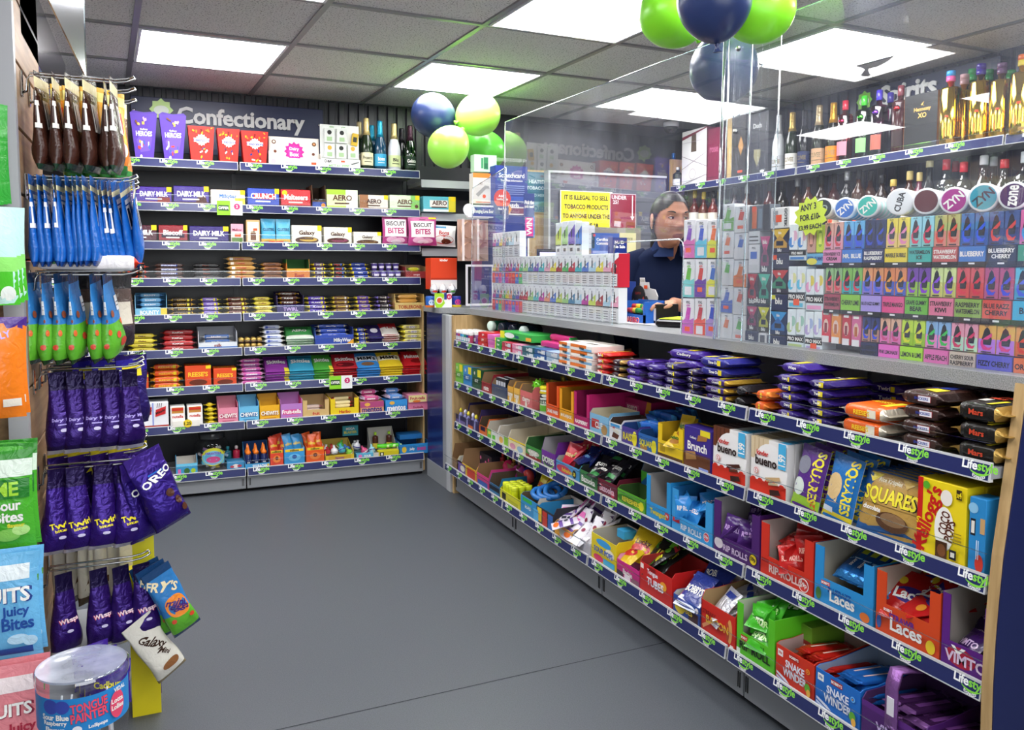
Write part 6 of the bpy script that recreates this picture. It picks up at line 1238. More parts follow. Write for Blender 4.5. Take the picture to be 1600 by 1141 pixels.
# the tall rack of flavoured boxes
def pixl(pa, pb, yt, yb, dev, base, label, sticker=False, X=XV):
    it = [('t', 'PIXL', .5, .9, .07, '#1c1c22', 0, .7), ('t', '6000', .5, .82, .06, dev, 0, .6), ('p', [(.22, .42), (.62, .42), (.74, .76), (.42, .78)], dev), ('p', [(0, .4), (.3, .48), (.7, .44), (1, .5), (1, .34), (0, .34)], base), ('r', 0, .34, 1, .42, base), ('r', 0, 0, 1, .33, base)]
    if sticker: it.append(('r', .25, .14, .7, .26, '#f2592c'))
    else: it.append(('r', .2, .06, .8, .28, '#e4e2e4'))
    vslab(X, pa, pb, yt, yb, .04, '#e9e8ea', it, label, 'vape box', 'vape_box', 'white topped vape cartons in clear racks')
PC = [(1067.5, 1085.5), (1086.5, 1104), (1105, 1123)]
PR = [(343, 403), (405, 464.5), (466.5, 526)]
dd = [['#7a3ab0', '#2c50c0', '#e8702c'], ['#6ac03a', '#d83a2c', '#3a6ac0'], ['#c83ab0', '#c82a3c', '#2c4cc0']]
bb = [['#d86ab0', '#5ac0dc', '#d8d83a'], ['#7ad0d0', '#6a3aa0', '#e0dc3a'], ['#c05ab8', '#e8503c', '#a88ac8']]
CO = {'#7a3ab0': 'purple', '#2c50c0': 'blue', '#e8702c': 'orange', '#6ac03a': 'green', '#d83a2c': 'red', '#3a6ac0': 'blue and green', '#c83ab0': 'pink', '#c82a3c': 'crimson', '#2c4cc0': 'deep blue'}
for i in range(3):
    for j in range(3):
        pixl(PC[j][0], PC[j][1], PR[i][0], PR[i][1], dd[i][j], bb[i][j], 'white carton with %s device, %s column of the %s row beside the hatch' % (CO[dd[i][j]], ['left', 'middle', 'right'][j], ['top', 'middle', 'bottom'][i]), sticker=(i + j) % 2 == 0)
PD = [(1127.5, 1146, 0), (1147, 1167, 1)]
PRr = [(320, 362), (363, 404), (405, 447), (448, 490), (491, 533)]
d2 = [['#6ab03a', '#e0402c'], ['#e8702c', '#3a6ac8'], ['#5ab03a', '#e87a2c'], ['#4a6ac8', '#e0582c'], ['#e8702c', '#4ab03a']]
for i in range(5):
    for a, b, j in PD:
        off = (a - 1137) * .1448
        pixl(a, b, PRr[i][0] + off, PRr[i][1] + off, d2[i][j], '#e6e2e2' if (i + j) % 3 else d2[i][j], 'narrow white carton, %s down in the %s column of the tall twin rack' % (ORD[i], ['left', 'right'][j]), sticker=(i + j) % 2 == 1)
def plain(pa, pb, yt, yb, col, front, label, d=.04): return vslab(XV, pa, pb, yt, yb, d, col, front, label, 'vape box', 'vape_box')
plain(1169, 1201, 320, 361, '#5a6068', [('r', .15, .1, .38, .9, '#d8662c'), ('r', .45, .1, .65, .85, '#7a8a98'), ('r', .7, 0, 1, 1, '#26262c'), ('r', .15, .75, .35, .95, '#f2592c')], 'grey and orange device carton at the top in the dark rack')
plain(1202, 1232, 324, 357, '#e6e4e2', [('r', .15, .15, .4, .85, '#9a9ca0'), ('r', .3, .3, .6, .65, '#f2592c'), ('t', 'GOTEK', .82, .5, .2, '#1c1c22', -90, .9)], 'white carton with black sideways lettering and a bright orange sticker')
blu = lambda c, c2: [('p', [(0, 1), (.4, .55), (.5, .7), (.6, .55), (1, 1)], c), ('p', [(.1, .4), (.5, .75), (.9, .4), (.9, .2), (.1, .2)], c2), ('r', .3, .3, .7, .5, '#1a1d30'), ('t', 'blu', .5, .85, .12, TXW, 0, .5), ('t', 'blu', .5, .12, .16, TXW, 0, .5)]
BL = [(1169, 1186, 382, 427, '#e9e8ea', [('t', 'PIXL', .5, .88, .08, TXK), ('r', .2, .5, .8, .75, '#3a6ac8'), ('r', .1, .1, .9, .3, '#d8d8da')], 'white carton with blue device above the red and green ones'), (1168, 1186, 361, 381, '#dcdcde', [('r', .1, .2, .9, .3, '#444'), ('r', .1, .5, .9, .6, '#444')], 'small white warning carton under the grey device carton'),
      (1187, 1203, 369, 427, '#241c38', blu('#c83a7a', '#8a2a5a'), 'dark carton with a pink chevron, upright'), (1204, 1232, 358, 395, '#1c2040', blu('#e0b83a', '#c8983a'), 'dark carton with golden chevrons'), (1204, 1232, 396, 420, '#1a2348', [('t', 'blu', .5, .5, .4, TXW), ('r', .1, .6, .35, .9, '#f2592c')], 'navy label tray under the golden chevrons'),
      (1168, 1184, 428, 476, '#401c34', blu('#c8283c', '#a82438'), 'dark carton with a red chevron'), (1185, 1204, 428, 476, '#163a3c', blu('#3ac0a0', '#2a9a80'), 'dark carton with a teal green chevron'), (1205, 1232, 422, 458, '#2a2038', blu('#c83a3a', '#3a8a6a'), 'dark carton with red and green chevrons'),
      (1168, 1200, 477, 480.5 + 0, '#151a38', [], ''), ]
for a, b, yt, yb, c, fr, lab in BL:
    if lab: plain(a, b, yt, yb, c, fr, lab)
for k, (a, b, yt, yb, c, fr, lab) in enumerate(((1168, 1200, 458 + 1, 478, '#17203f', [('t', 'blu', .5, .5, .5, TXW)], 'navy strip carton in the middle of the dark chevron boxes'), (1205, 1231, 460, 486, '#182450', [('t', 'blu', .5, .6, .4, TXW), ('r', .05, .7, .3, .95, '#e8e03a')], 'navy carton with a yellow corner mark'),
      (1168, 1185, 479, 516, '#3a1c38', blu('#c83a6a', '#8a2a5a'), 'dark carton with a rose chevron in the bottom row'), (1186, 1204, 480, 519, '#2a2c1c', blu('#e0dc2c', '#b8b82c'), 'dark carton with a bright yellow chevron'), (1205, 1231, 487, 524, '#16305a', blu('#3a9ad8', '#2a6ab0'), 'dark carton with a sky blue chevron'),
      (1166, 1186, 517, 537, '#16204a', [('t', 'blu', .5, .5, .4, TXW)], 'small navy carton at the foot of the dark rack'), (1187, 1200, 520, 539, '#e6e4e4', [('r', .2, .2, .8, .8, '#55555e')], 'small white warning carton at the foot of the dark rack'), (1201, 1231, 525, 543, '#18264e', [('t', 'blu', .5, .5, .5, TXW)], 'wide navy carton at the foot of the dark rack'))):
    plain(a, b, yt, yb, c, fr, lab, d=.05)
PMX = [('#4a8ad0', '#e0b0c8'), ('#d0a03a', '#7ac8d8')], [('#5ac0e0', '#e0e0a0'), ('#e8a0c8', '#e0d05a')], [('#b8cc8a', '#a0c8b8'), ('#b8a8d8', '#a8b8e0')]
for i, (yt, ym, yb) in enumerate(((350, 391, 407), (416, 457, 482), (483, 524, 545))):
    for j, (a, b) in enumerate(((1232, 1259), (1260, 1288))):
        dy = (a - 1232) * .145; c1, c2 = PMX[i][j]
        if i == 0 and j == 1:
            for q in range(2): plain(a + q*14, a + 13.5 + q*14, yt + dy - 3, ym + dy, ['#c89a8a', '#c8dc3a'][q], [('e', .5, .5, .3, .3, ['#8a5a4a', '#8ab02c'][q]), ('r', .3, .3, .7, .7, ['#e0a090', '#e8f06a'][q])], ['brown pink', 'acid yellow'][q] + ' narrow carton in the top row near the starburst note')
            plain(a, b, ym + dy + 1, yb + dy + 3, '#6ab0d8', [('t', 'FIZZY GUMMY', .5, .55, .4, '#1c3a8a'), ('e', .3, .3, .3, .3, '#e0d84a')], 'pale blue flavour label tray lettered FIZZY GUMMY', d=.05); continue
        for q in range(2): plain(a + q*13.8, a + 13.3 + q*13.8, yt + dy, ym + dy, '#e4ecf0', [('e', .3, .3, .35, .2, c1), ('e', .7, .55, .3, .2, c2), ('r', .35, .2, .6, .7, '#f0f0f2'), ('r', .4, .7, .55, .85, '#e0e4ea')], 'pale watercolour vape carton, %s of pair, %s row, %s stack left of flavour labels' % (['left', 'right'][q], ['top', 'middle', 'bottom'][i], ['left', 'right'][j]))
        plain(a, b, ym + dy + .5, yb + dy, '#d8e4e8', [('r', 0, .5, 1, 1, '#1c1c20'), ('t', 'PRO MAX', .5, .75, .3, TXW), ('r', .1, .1, .9, .35, c1)] + ([('r', .35, .2, .7, .6, '#f2592c')] if (i + j) % 2 else []), 'pale watercolour label tray with black band, %s row, %s stack' % (['top', 'middle', 'bottom'][i], ['left', 'right'][j]), d=.05)
def elux(X, ya, yb, z0, z1, c1, c2, sw, label, grp):
    it = [('r', 0, 0, 1, .5, c2), ('p', [(.2, .5), (.35, .82), (.5, .92), (.65, .82), (.8, .5), (.74, .3), (.26, .3)], '#1b1c28'), ('p', [(.15, .42), (.4, .55), (.8, .72), (.8, .6), (.45, .42), (.3, .3), (.6, .2), (.85, .25), (.7, .12), (.3, .12), (.15, .28)], sw), ('r', .3, .32, .7, .48, '#30303c'), ('t', 'ELUX', .5, .955, .05, '#2a2a32', 0, .7), ('r', .2, .03, .8, .07, '#2a2a32')]
    return inplane(X, ya, yb, z0, z1, .035, c1, it, label, 'vape box', 'vape_box', grp)
EL = [((334, 384.5), (385.5, 409, 415.5), [705, 790, 885, 980, 1085, 1193, 1310, 1436, 1573, 1720], [('STRAWBERRY ICE\nCREAM', '#e08ab8', '#e8b0a0', '#e0a0b0', '#d83a4a'), ('MR. BLUE', '#3a7ad0', '#6ab8e8', '#3a6ac8', '#3a5ae0'), ('BLUEBERRY\nRASPBERRY', '#1f2a5c', '#26345c', '#1c2a6a', '#2a4ac8'), ('MARBLE BUBBLE', '#e8d02c', '#f0dc4a', '#e8c87a', '#e88ab8'), ('WATERMELON\nICE', '#3ab0a8', '#9ad8e8', '#8ac8c8', '#e03a5a'), ('STRAWBERRY\nWATERMELON', '#c05a5a', '#b8c07a', '#d88a7a', '#e04a3a'), ('BLUEBERRY', '#3a7ac8', '#3a7ab8', '#2a5aa8', '#2a5ae8'), ('BLUEBERRY\nCHERRY', '#20283c', '#3a5a98', '#2a3a78', '#e0403a'), ('FRUIT', '#3a9a7a', '#e06aa8', '#c86ab0', '#3a9ae0')]),
      ((417.5, 465.5), (467, 495, 502.5), [715, 790, 880, 975, 1078, 1185, 1300, 1425, 1560, 1715], [('STRAWBERRY\nWATERMELON', '#a8485c', '#9ac88a', '#d88a8a', '#e04a5a'), ('CHERRY LIME', '#8ac83a', '#8ac85a', '#3ab0b8', '#d8304a'), ('BLUE RAZZ GUMMY', '#a898e0', '#e8a06a', '#8a7ad8', '#4a6ae0'), ('TRIPLE MANGO', '#e04a8a', '#e8905a', '#3a5ac0', '#e8a03a'), ('GRAPE GUMMY\nBEAR', '#6ab83a', '#7a4ab0', '#9ac84a', '#8a3ad0'), ('STRAWBERRY\nKIWI', '#e07a9a', '#d8e8a0', '#c8c86a', '#8a4ae0'), ('RASPBERRY\nWATERMELON', '#8ab04a', '#e05a6a', '#d84a4a', '#e02a4a'), ('BLUE RAZZ\nCHERRY', '#d8483a', '#c04a7a', '#b85a8a', '#3a4ae0'), ('BLUE', '#3ab0d8', '#5ac0e0', '#3a9ac8', '#3a5ae0')]),
      ((504, 548), (550, 575, 581.5), [885, 965, 1062, 1170, 1285, 1408, 1575, 1720], [('BLUEBERRY\nRASPBERRY', '#222c58', '#2c3c7a', '#b88a7a', '#2a4ae0'), ('PINK LEMONADE', '#e86ac8', '#e8b89a', '#e07ab8', '#d84a8a'), ('LEMON & LIME', '#a8e02c', '#c8e83a', '#9ac82a', '#e0e02c'), ('APPLE PEACH', '#e06ab0', '#8ab8e8', '#e88ac8', '#3ac85a'), ('CHERRY SOUR\nRASPBERRY', '#c8b8a8', '#e8a0b8', '#b8e0c8', '#d83a6a'), ('FIZZY CHERRY', '#5a5ac8', '#e8b05a', '#b87ae0', '#e03a8a'), ('ORANGE', '#e0703a', '#e89a5a', '#d86a3a', '#e03a2a')])]
for ri, ((bt_, bb_), (lt_, lb_, kb_), xb, fl) in enumerate(EL):
    zr = [at(1498, q, 0, XV).z for q in (bt_, bb_, lt_, lb_, kb_)]
    if ri == 2: zr[4] = WT
    for k, (txt, lc, c1, c2, sw) in enumerate(fl):
        pa, pb = 1040 + .35 * xb[k], 1040 + .35 * xb[k+1]
        ya, yb = at(pa, 420, 0, XV).y, at(pb, 420, 0, XV).y; w_ = ya - yb; nm = txt.replace('\n', ' ').lower()
        t = thing('flavour_tray', 'vape tray with the %s label in the %s row' % (nm, ['top', 'middle', 'bottom'][ri]), 'display tray', (XV - .006, ya, zr[4]), -PI/2)
        mb = MB(); mb.box(.001, w_ - .001, 0, .05, 0, zr[3] - zr[4], M('#17171b')); mb.art([('r', .4, .35, .62, .75, '#e8e8ea')], flat(0, 0, 0), w_, zr[3] - zr[4]); mb.build('base_strip', t)
        mb = MB(); hh_ = zr[2] - zr[3]; mb.box(.002, w_ - .002, .001, .048, zr[3] - zr[4], zr[2] - zr[4], M(lc))
        ls = txt.split('\n'); n_ = len(ls)
        mb.art([('t', s_, .5, (.5 if n_ == 1 else .68 - .36*i), .34 if n_ == 1 else .27, '#17171b' if ri and lc not in ('#5a5ac8',) or lc in ('#e8d02c', '#e08ab8') else (TXW if ri == 0 and lc not in ('#3ab0a8',) else '#17171b'), 0, .86) for i, s_ in enumerate(ls)], flat(0, .001, zr[3] - zr[4]), w_, hh_); mb.build('flavour_label', t)
        for q in range(2):
            elux(XV, ya - q*w_/2 - .001, ya - (q+1)*w_/2 + .0005, zr[1], zr[0], c1, c2, sw, 'gradient vape carton with ribbon device over the %s label, %s row' % (nm, ['top', 'middle', 'bottom'][ri]), 'pair over the %s label in the %s row' % (nm, ['top', 'middle', 'bottom'][ri]))
for k, (pa, pb, c) in enumerate(((1286, 1300, '#d8384a'), (1301, 1316, '#e8903a'), (1318, 1332, '#c8283c'), (1333, 1348, '#d86a9a'))):
    vslab(XV, pa, pb, 484 + (pa - 1286)*.145, 535 + (pa-1286)*.145, .035, c, [('e', .5, .5, .3, .22, '#e8c8b8'), ('r', .35, .3, .65, .6, '#8a2a3a' if k % 2 == 0 else '#b8602c'), ('r', .2, .85, .8, .93, TXW), ('r', .1, 0, .9, .2, '#e6e4e6')], '%s fruit vape carton in the bottom row right of the watercolour stacks' % ['red', 'orange', 'crimson', 'rose pink'][k], 'vape box', 'vape_box')
mb = MB(); ya, yb = at(1318, 420, 0, XV).y, at(1350, 420, 0, XV).y; mb.box(0, ya - yb, 0, .04, 0, .045, CLEAR); o = mb.build('clear_stand'); o.location = (XV, ya, WT); o.rotation_euler = (0, 0, -PI/2); tag(o, 'low empty clear plastic stand in front of the bottom vape row', 'stand')
# rack shelves behind the boxes so nothing hangs in the air
for nm, pa, pb, zs, lab in (('rack', 1064, 1169, [at(1095, 404, 0, XV).z, at(1095, 465.5, 0, XV).z], 'clear stepped rack holding white topped vape cartons'), ('rack', 1168, 1288, [at(1200, 420, 0, XV).z, at(1200, 477, 0, XV).z], 'clear stepped rack holding dark vape cartons'), ('rack', 1288, 1645, [at(1498, 415.5, 0, XV).z, at(1498, 502.5, 0, XV).z], 'clear stepped rack holding the flavour labelled cartons')):
    ya, yb = at(pa, 420, 0, XV).y, at(pb, 420, 0, XV).y
    t = thing('vape_rack', lab, 'rack', (XV + .052, ya, WT), -PI/2)
    mb = MB(); mb.box(0, ya - yb, 0, .004, 0, at(1498, 334, 0, XV).z - WT - .01, M('#3a3c48', 'gloss')); mb.build('back_panel', t)
    for z in zs:
        mb = MB(); mb.box(0, ya - yb, -.01, 0, z - WT - .003, z - WT, CLEAR); mb.build('shelf', t)
# starburst note
ny = at(1268, 420, 0, 1.64).y; p = at(1266, 338, 0, 1.64)
mb = MB(); pts = []
for i in range(24):
    a_ = 2*PI*i/24; k_ = 1.0 if i % 2 else .8; pts.append((0, -.062*k_*math.cos(a_), .054*k_*math.sin(a_)))
mb.extrude(pts, (.001, 0, 0), M('#d8ec3a', 'print')); S = lambda u, v, e: (-e - .0002, .05 - u, -.045 + v)
mb.art([('t', 'ANY 3', .42, .78, .2, '#1c1c22', 6, .6), ('t', 'FOR £10-', .5, .48, .19, '#1c1c22', 4, .75), ('t', '£3.99 EACH', .5, .18, .15, '#1c1c22', 4, .85)], S, .1, .09)
o = mb.build('price_note'); o.location = p; tag(o, 'fluorescent yellow starburst note with handwritten price on the vape rack', 'note')
# round tins in tubes lying on top of the rack
ztop = at(1498, 334, 0, XV).z
TIN = [(1289, 326, 16, '#26303a', 'SO', '#aab8c0', 'half empty clear tube with dark end beside the note', '#c8ccd0'), (1323, 326, 17, '#3a72c8', 'ZYN', TXW, 'blue and white tin tube', '#5ab8e0'), (1359, 323, 17.5, '#3ab8a8', 'ZYN', TXW, 'sea green and white tin tube', '#b0e0d8'), (1409, 316, 21, '#e6e8ea', 'CUBA', '#1c1c20', 'plain white tin tube with dark vertical lettering', '#e8e8e0'), (1450, 315, 20.5, '#5a1f28', '', '#c8a8a8', 'dark red and grey tin tube', '#c8c8cc'), (1493, 314, 21, '#a82a8a', 'ZYN', TXW, 'magenta and white tin tube', '#e6e4e8'), (1539, 311, 22.5, '#1f9ab0', 'ZYN', '#123a4a', 'turquoise and white tin tube', '#e4e8ea'), (1586, 307, 22, '#4a2a5c', 'zone', TXW, 'dark violet tin tube at the right edge', '#8a5a9a')]
for px, py, rp, c, tx, tc, lab, bodyc in TIN:
    q = at(px, py, 0, 1.67); d_ = (q - CAMP).dot(FW); r_ = rp * d_ / F_PX; ang = math.radians(24)
    t = thing('nicotine_tin', lab + ', lying on the rack', 'tin', (q.x, q.y, max(q.z, ztop + r_)), 0)
    t.rotation_euler = (0, -PI/2, ang)   # local z points toward the aisle
    mb = MB(); mb.lathe([(r_*.96, -.17), (r_*.97, -.168), (r_*.97, -.002), (r_*.95, 0)], M(bodyc, 'gloss'), 28)
    for k in range(5): mb.lathe([(r_*.972, -.03 - k*.028), (r_*.985, -.028 - k*.028), (r_*.985, -.018 - k*.028), (r_*.972, -.016 - k*.028)], M('#e4e6ea', 'gloss'), 28, caps=False)
    mb.build('tube', t)
    mb = MB(); mb.lathe([(r_*.97, -.004), (r_, -.002), (r_, .012), (r_*.96, .014), (r_*.88, .0145)], M('#e9eaec', 'gloss'), 30)
    rot_ = {'ZYN': -40, 'CUBA': -75, 'zone': -85, 'SO': -10, '': 0}[tx]
    # local x is world z (up), local y stays across: u runs toward -y
    S = lambda u, v, e, r_=r_: (v - r_, -(u - r_) * -1, .0147 + e)
    S = lambda u, v, e, r_=r_: (v - r_, (r_ - u), .0147 + e)
    mb.art([('c', .5, .5, .42, c), ('t', tx, .5, .5, .3 if tx != 'CUBA' else .24, tc, -rot_ if tx in ('CUBA', 'zone') else -rot_, .74)], S, 2*r_, 2*r_)
    mb.build('lid', t)
# ------------------------------------------------------------------ spirits
def hz_(px, py, X): return at(px, py, 0, X).z
XB = 3.40
SZ = 1.7805
SP = [(1212, 179, .036, '#dfe2e6', '#dfe2e6', '#c9ccd2', 'white champagne bottle with pale foil, left end of the row', 'champ'), (1233, 175, .037, '#1c2a1c', '#c9a85a', '#e6e4dc', 'green champagne bottle with gold foil and white label', 'champ'), (1252, 171, .036, '#15161c', '#20202a', '#2a3562', 'black foiled champagne bottle with navy label', 'champ'),
      (1274, 164, .038, '#20241c', '#d0b890', '#c8a07a', 'champagne bottle with rose gold foil and copper label', 'champ'), (1296, 160, .039, '#1c1c14', '#d8a02c', '#e88a1e', 'champagne bottle with orange label', 'champ')]
for px, py, rr, bc, fc, lc, lab, sh in SP:
    y = at(px, 420, 0, XB).y; bottle(lab, hz_(px, py, XB) - SZ, rr, bc, None, lc, (XB + .03, at(px, 420, 0, XB + .03).y, SZ), shape=sh, foilneck=fc, labz=(.04, .3), rz=-PI/2 + .3, sticker=None, txt='CUVEE', txtcol='#8a7a5a')
CR_ = [(1314, 159, GLASSR, '#d8304a', '#c82a4a', 'clear rose vodka bottle with red cap and red jewel'), (1343, 152, GLASSG, '#4ac83a', '#4ac83a', 'green vodka bottle with bright green cap'), (1366, 143, GLASSV, '#4a3ac0', '#7a3ac8', 'amber violet vodka bottle with purple cap'), (1383, 147, '#1c1a2c', '#4a3ab0', None, 'dark bottle with purple cap standing behind'), (1399, 136, '#3a1c1e', '#7a3a44', '#c82a2c', 'dark red vodka bottle with plum cap')]
for px, py, bc, cc, jc, lab in CR_:
    X_ = XB + (.12 if jc is None else .03); q = at(px, 420, 0, X_); h_ = hz_(px, py, X_) - SZ
    t = bottle(lab, h_, .04, bc, cc, None, (X_, q.y, SZ), shape='tall', capk='gloss', rz=-PI/2 + .3, caph=.15)
    if jc:
        mb = MB(); mb.T = Matrix.Translation((0, -.0405, h_*.66)) @ Matrix.Rotation(PI/2, 4, 'X'); mb.lathe([(.016, 0), (.014, .004), (.006, .007), (.001, .008)], M(jc, 'goldmetal'), 18); mb.build('jewel', t)
        mb = MB(); k = .0406; S = lambda u, v, e: ((k+e)*math.sin((u-.03)/k), -(k+e)*math.cos((u-.03)/k), h_*.12 + v); mb.grid(lambda a, b: S(a*.06, b*h_*.22, 0), 8, 1, M({'#c82a4a': '#d88a9a', '#4ac83a': '#8ad07a', '#7a3ac8': '#a85a4a', '#c82a2c': '#2c1a1a'}[jc], 'print')); mb.build('label', t)
def gbox(X, pa, pb, yt, d, col, front, label, yb=None, z=SZ, name='gift_box', sidec=None):
    ya, yb_ = at(pa, 420, 0, X).y, at(pb, 420, 0, X).y; z1 = hz_((pa+pb)/2, yt, X)
    o = carton_mb(ya - yb_, d, z1 - z, col, front, (), [('r', 0, 0, 1, 1, sidec)] if sidec else ()).build(name); o.location = (X, ya, z); o.rotation_euler = (0, 0, -PI/2)
    return tag(o, label, 'gift box')
gbox(3.40, 1405, 1456, 148, .1, '#232326', [('t', 'Hennessy', .55, .72, .09, '#c9a45a', 0, .6), ('t', 'XO', .55, .62, .09, '#c9a45a'), ('p', [(.5, .8), (.6, .86), (.56, .8), (.62, .78)], '#c9a45a'), ('r', 0, 0, .01, 1, '#8a5a3a')], 'black cognac gift box with gold lettering below the Spirits sign', sidec='#8a6040')
gbox(3.38, 1163, 1196, 178, .12, '#34343c', [('p', [(.35, .42), (.65, .42), (.66, .3), (.5, .14), (.34, .3)], '#8a8468'), ('t', 'Dom', .5, .8, .08, '#c9c9c8'), ('e', .75, .06, .1, .02, '#e8e8ea')], 'tall charcoal champagne gift box with grey shield')
gbox(3.38, 1133, 1161, 180, .12, '#2a2420', [('p', [(.6, .5), (.75, .65), (.9, .5), (.75, .35)], '#b8864a'), ('r', .6, .08, .85, .12, '#e8502c'), ('r', 0, 0, .25, 1, '#c9a86a')], 'dark champagne gift box with gold edge and spade mark')
gbox(3.37, 1063, 1101, 203, .16, '#e8e6e8', [('p', [(0, .84), (1, .98), (1, 1), (0, .9)], '#7a1d3a'), ('p', [(.4, .9), (.58, .92), (.6, .6), (.38, .6)], '#5a4a3c'), ('c', .45, .2, .1, '#b8a8b0'), ('c', .45, .2, .09, '#e8e6e8'), ('p', [(0, .3), (1, .55), (1, .56), (0, .31)], '#8a7a8a'), ('p', [(0, .55), (1, .3), (1, .31), (0, .56)], '#8a7a8a'), ('p', [(0, .02), (1, .15), (1, .16), (0, .03)], '#8a7a8a'), ('r', 0, .78, 1, .785, '#a898a8')], 'white and maroon champagne gift box above the shop assistant', sidec='#6a1838')
gbox(3.375, 1103, 1122, 201, .16, '#74203f', [('t', 'rose', .5, .6, .1, '#a85a78', 0, .7)], 'plain maroon carton beside the white gift box')
for k, (px, py, bc, cc, lab) in enumerate(((1050, 240, '#2a6ac0', '#3a7ad0', 'blue bottle beside the white gift box'), (1057, 262, '#182c1c', '#e8e8ea', 'dark bottle with white label by the gift box'))):
    q = at(px, 420, 0, 3.48 - .08*k); bottle(lab, max(.12, hz_(px, py, q.x) - SZ), .035, bc, cc, '#e6e6e8' if k else None, (q.x, q.y, SZ), shape='spirit', rz=-PI/2)
GOLD = M('#e8c24a', 'goldmetal')
for px, py, cc, c2, X_, lab in ((1475, 114, '#3a9ae0', '#e05a9a', 3.40, 'gold vodka bottle with blue and pink cap'), (1496, 119, '#c8a0a8', None, 3.50, 'gold vodka bottle with dusty pink cap'), (1508, 111, '#1f9a4a', None, 3.58, 'gold vodka bottle with green cap, left of purple'), (1521, 103, '#3a1f8a', None, 3.41, 'gold vodka bottle with deep purple cap'), (1553, 102, '#6a4a72', None, 3.42, 'gold vodka bottle with dull violet cap'), (1533, 112, '#1a7a3a', None, 3.57, 'gold vodka bottle with dark green cap, behind'), (1567, 113, '#1f8a3c', None, 3.56, 'gold vodka bottle with green cap near the orange'), (1585, 89, '#e8701e', '#e0c82c', 3.38, 'gold vodka bottle with orange and yellow cap'), (1612, 95, '#c82a3a', None, 3.42, 'gold vodka bottle with red cap cut by the edge')):
    q = at(px, 420, 0, X_); h_ = hz_(px, py, X_) - SZ; rr = .043
    t = thing('vodka_bottle', lab, 'bottle', (X_, q.y, SZ), -PI/2 + .4)
    mb = MB(); mb.lathe([(rr*.95, 0), (rr, .004), (rr*.985, .05), (rr, .1), (rr, h_*.75), (rr*.9, h_*.775), (rr*.4, h_*.785), (rr*.36, h_*.86)], GOLD, 30)
    mb.art([('r', .35, .48, .6, .52, '#f2592c'), ('e', .3, .2, .08, .1, '#c88a2c'), ('r', .5, .02, .95, .08, '#a07a2c')], lambda u, v, e: ((rr+e+.0006)*math.sin((u-.03)/rr), -(rr+e+.0006)*math.cos((u-.03)/rr), .01 + v), .06, h_*.72, curved=True); mb.build('body', t)
    mb = MB(); mb.lathe([(rr*.42, h_*.86), (rr*.46, h_*.865), (rr*.46, h_*.93)], M(c2 or cc, 'gloss'), 20); mb.lathe([(rr*.46, h_*.93), (rr*.46, h_*.995), (rr*.42, h_)], M(cc, 'gloss'), 20); mb.build('cap', t)
LZ = 1.3755
LOW = [(1070, 300, '#3a1c14', '#1c1c1c', '#e6e4e0', 'first'), (1084, 298, '#5a1c18', '#e0c23a', '#e8e4dc', 'second'), (1098, 300, '#5a2414', '#e0c23a', '#e8e0c8', 'third'), (1113, 299, '#6a2018', '#1c1c1c', '#e8dcd0', 'fourth'), (1146, 292, '#3a1c14', '#2a2a2a', '#c9a83a', 'fifth')]
for px, py, bc, cc, lc, n_ in LOW:
    q = at(px, 420, 0, XB + .03); bottle('dark sauce coloured bottle, %s from the left behind the assistant' % n_, hz_(px, py, XB + .03) - LZ, .036, bc, cc, lc, (q.x, q.y, LZ), shape='spirit', capk='gloss', labz=(.25, .6), rz=-PI/2 + .3)
names = ['amber', 'dark brown', 'reddish', 'near black', 'chestnut']
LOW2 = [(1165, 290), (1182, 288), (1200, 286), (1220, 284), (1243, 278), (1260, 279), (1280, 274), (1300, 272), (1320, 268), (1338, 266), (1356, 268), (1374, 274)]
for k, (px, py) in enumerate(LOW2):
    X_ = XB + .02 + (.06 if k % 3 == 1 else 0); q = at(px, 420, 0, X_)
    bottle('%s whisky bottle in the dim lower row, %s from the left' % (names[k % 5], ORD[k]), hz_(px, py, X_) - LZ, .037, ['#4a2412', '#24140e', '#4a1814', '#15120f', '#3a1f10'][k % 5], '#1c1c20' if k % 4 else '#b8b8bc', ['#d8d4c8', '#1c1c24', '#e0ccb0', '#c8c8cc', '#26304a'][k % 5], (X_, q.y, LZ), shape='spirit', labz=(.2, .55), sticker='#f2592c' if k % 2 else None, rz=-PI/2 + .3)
LOW3 = [(1392, 281, '#4a1c14', '#d8b85a', '#e0ccb0', 'short brandy bottle with gold cap', 'flask', .04), (1417, 268, '#3a1c12', '#d8c07a', '#e4dccb', 'whisky bottle with pale gold cap', 'spirit', .04), (1432, 270, '#5a1c30', '#d8c07a', '#e0d0c0', 'wine red bottle with pale gold cap', 'spirit', .034), (1447, 252, '#141a1c', '#d8cfa0', '#c8a04a', 'tall dark bottle with cream neck', 'wine', .036),
        (1473, 250, GLASSC, '#d02434', '#e8e0d0', 'clear vodka bottle with red cap, left', 'spirit', .044), (1487, 253, GLASSC, '#a81c2c', None, 'clear vodka bottle with dark red cap, behind', 'spirit', .04), (1500, 254, GLASSC, '#d8283a', '#e8e0d0', 'clear vodka bottle with red cap, right', 'spirit', .044), (1531, 244, GLASSC, '#d8dade', '#e8e8ea', 'square clear vodka bottle with silver cap', 'flask', .046),
        (1546, 246, GLASSC, '#c8ccd0', None, 'clear bottle with silver cap behind', 'flask', .04), (1563, 250, GLASSC, '#c02434', '#e8e8ea', 'square clear vodka bottle with red silver cap', 'flask', .046), (1595, 238, GLASSC, '#c9d0d8', '#5a92c8', 'clear vodka bottle with blue oval label', 'spirit', .048)]
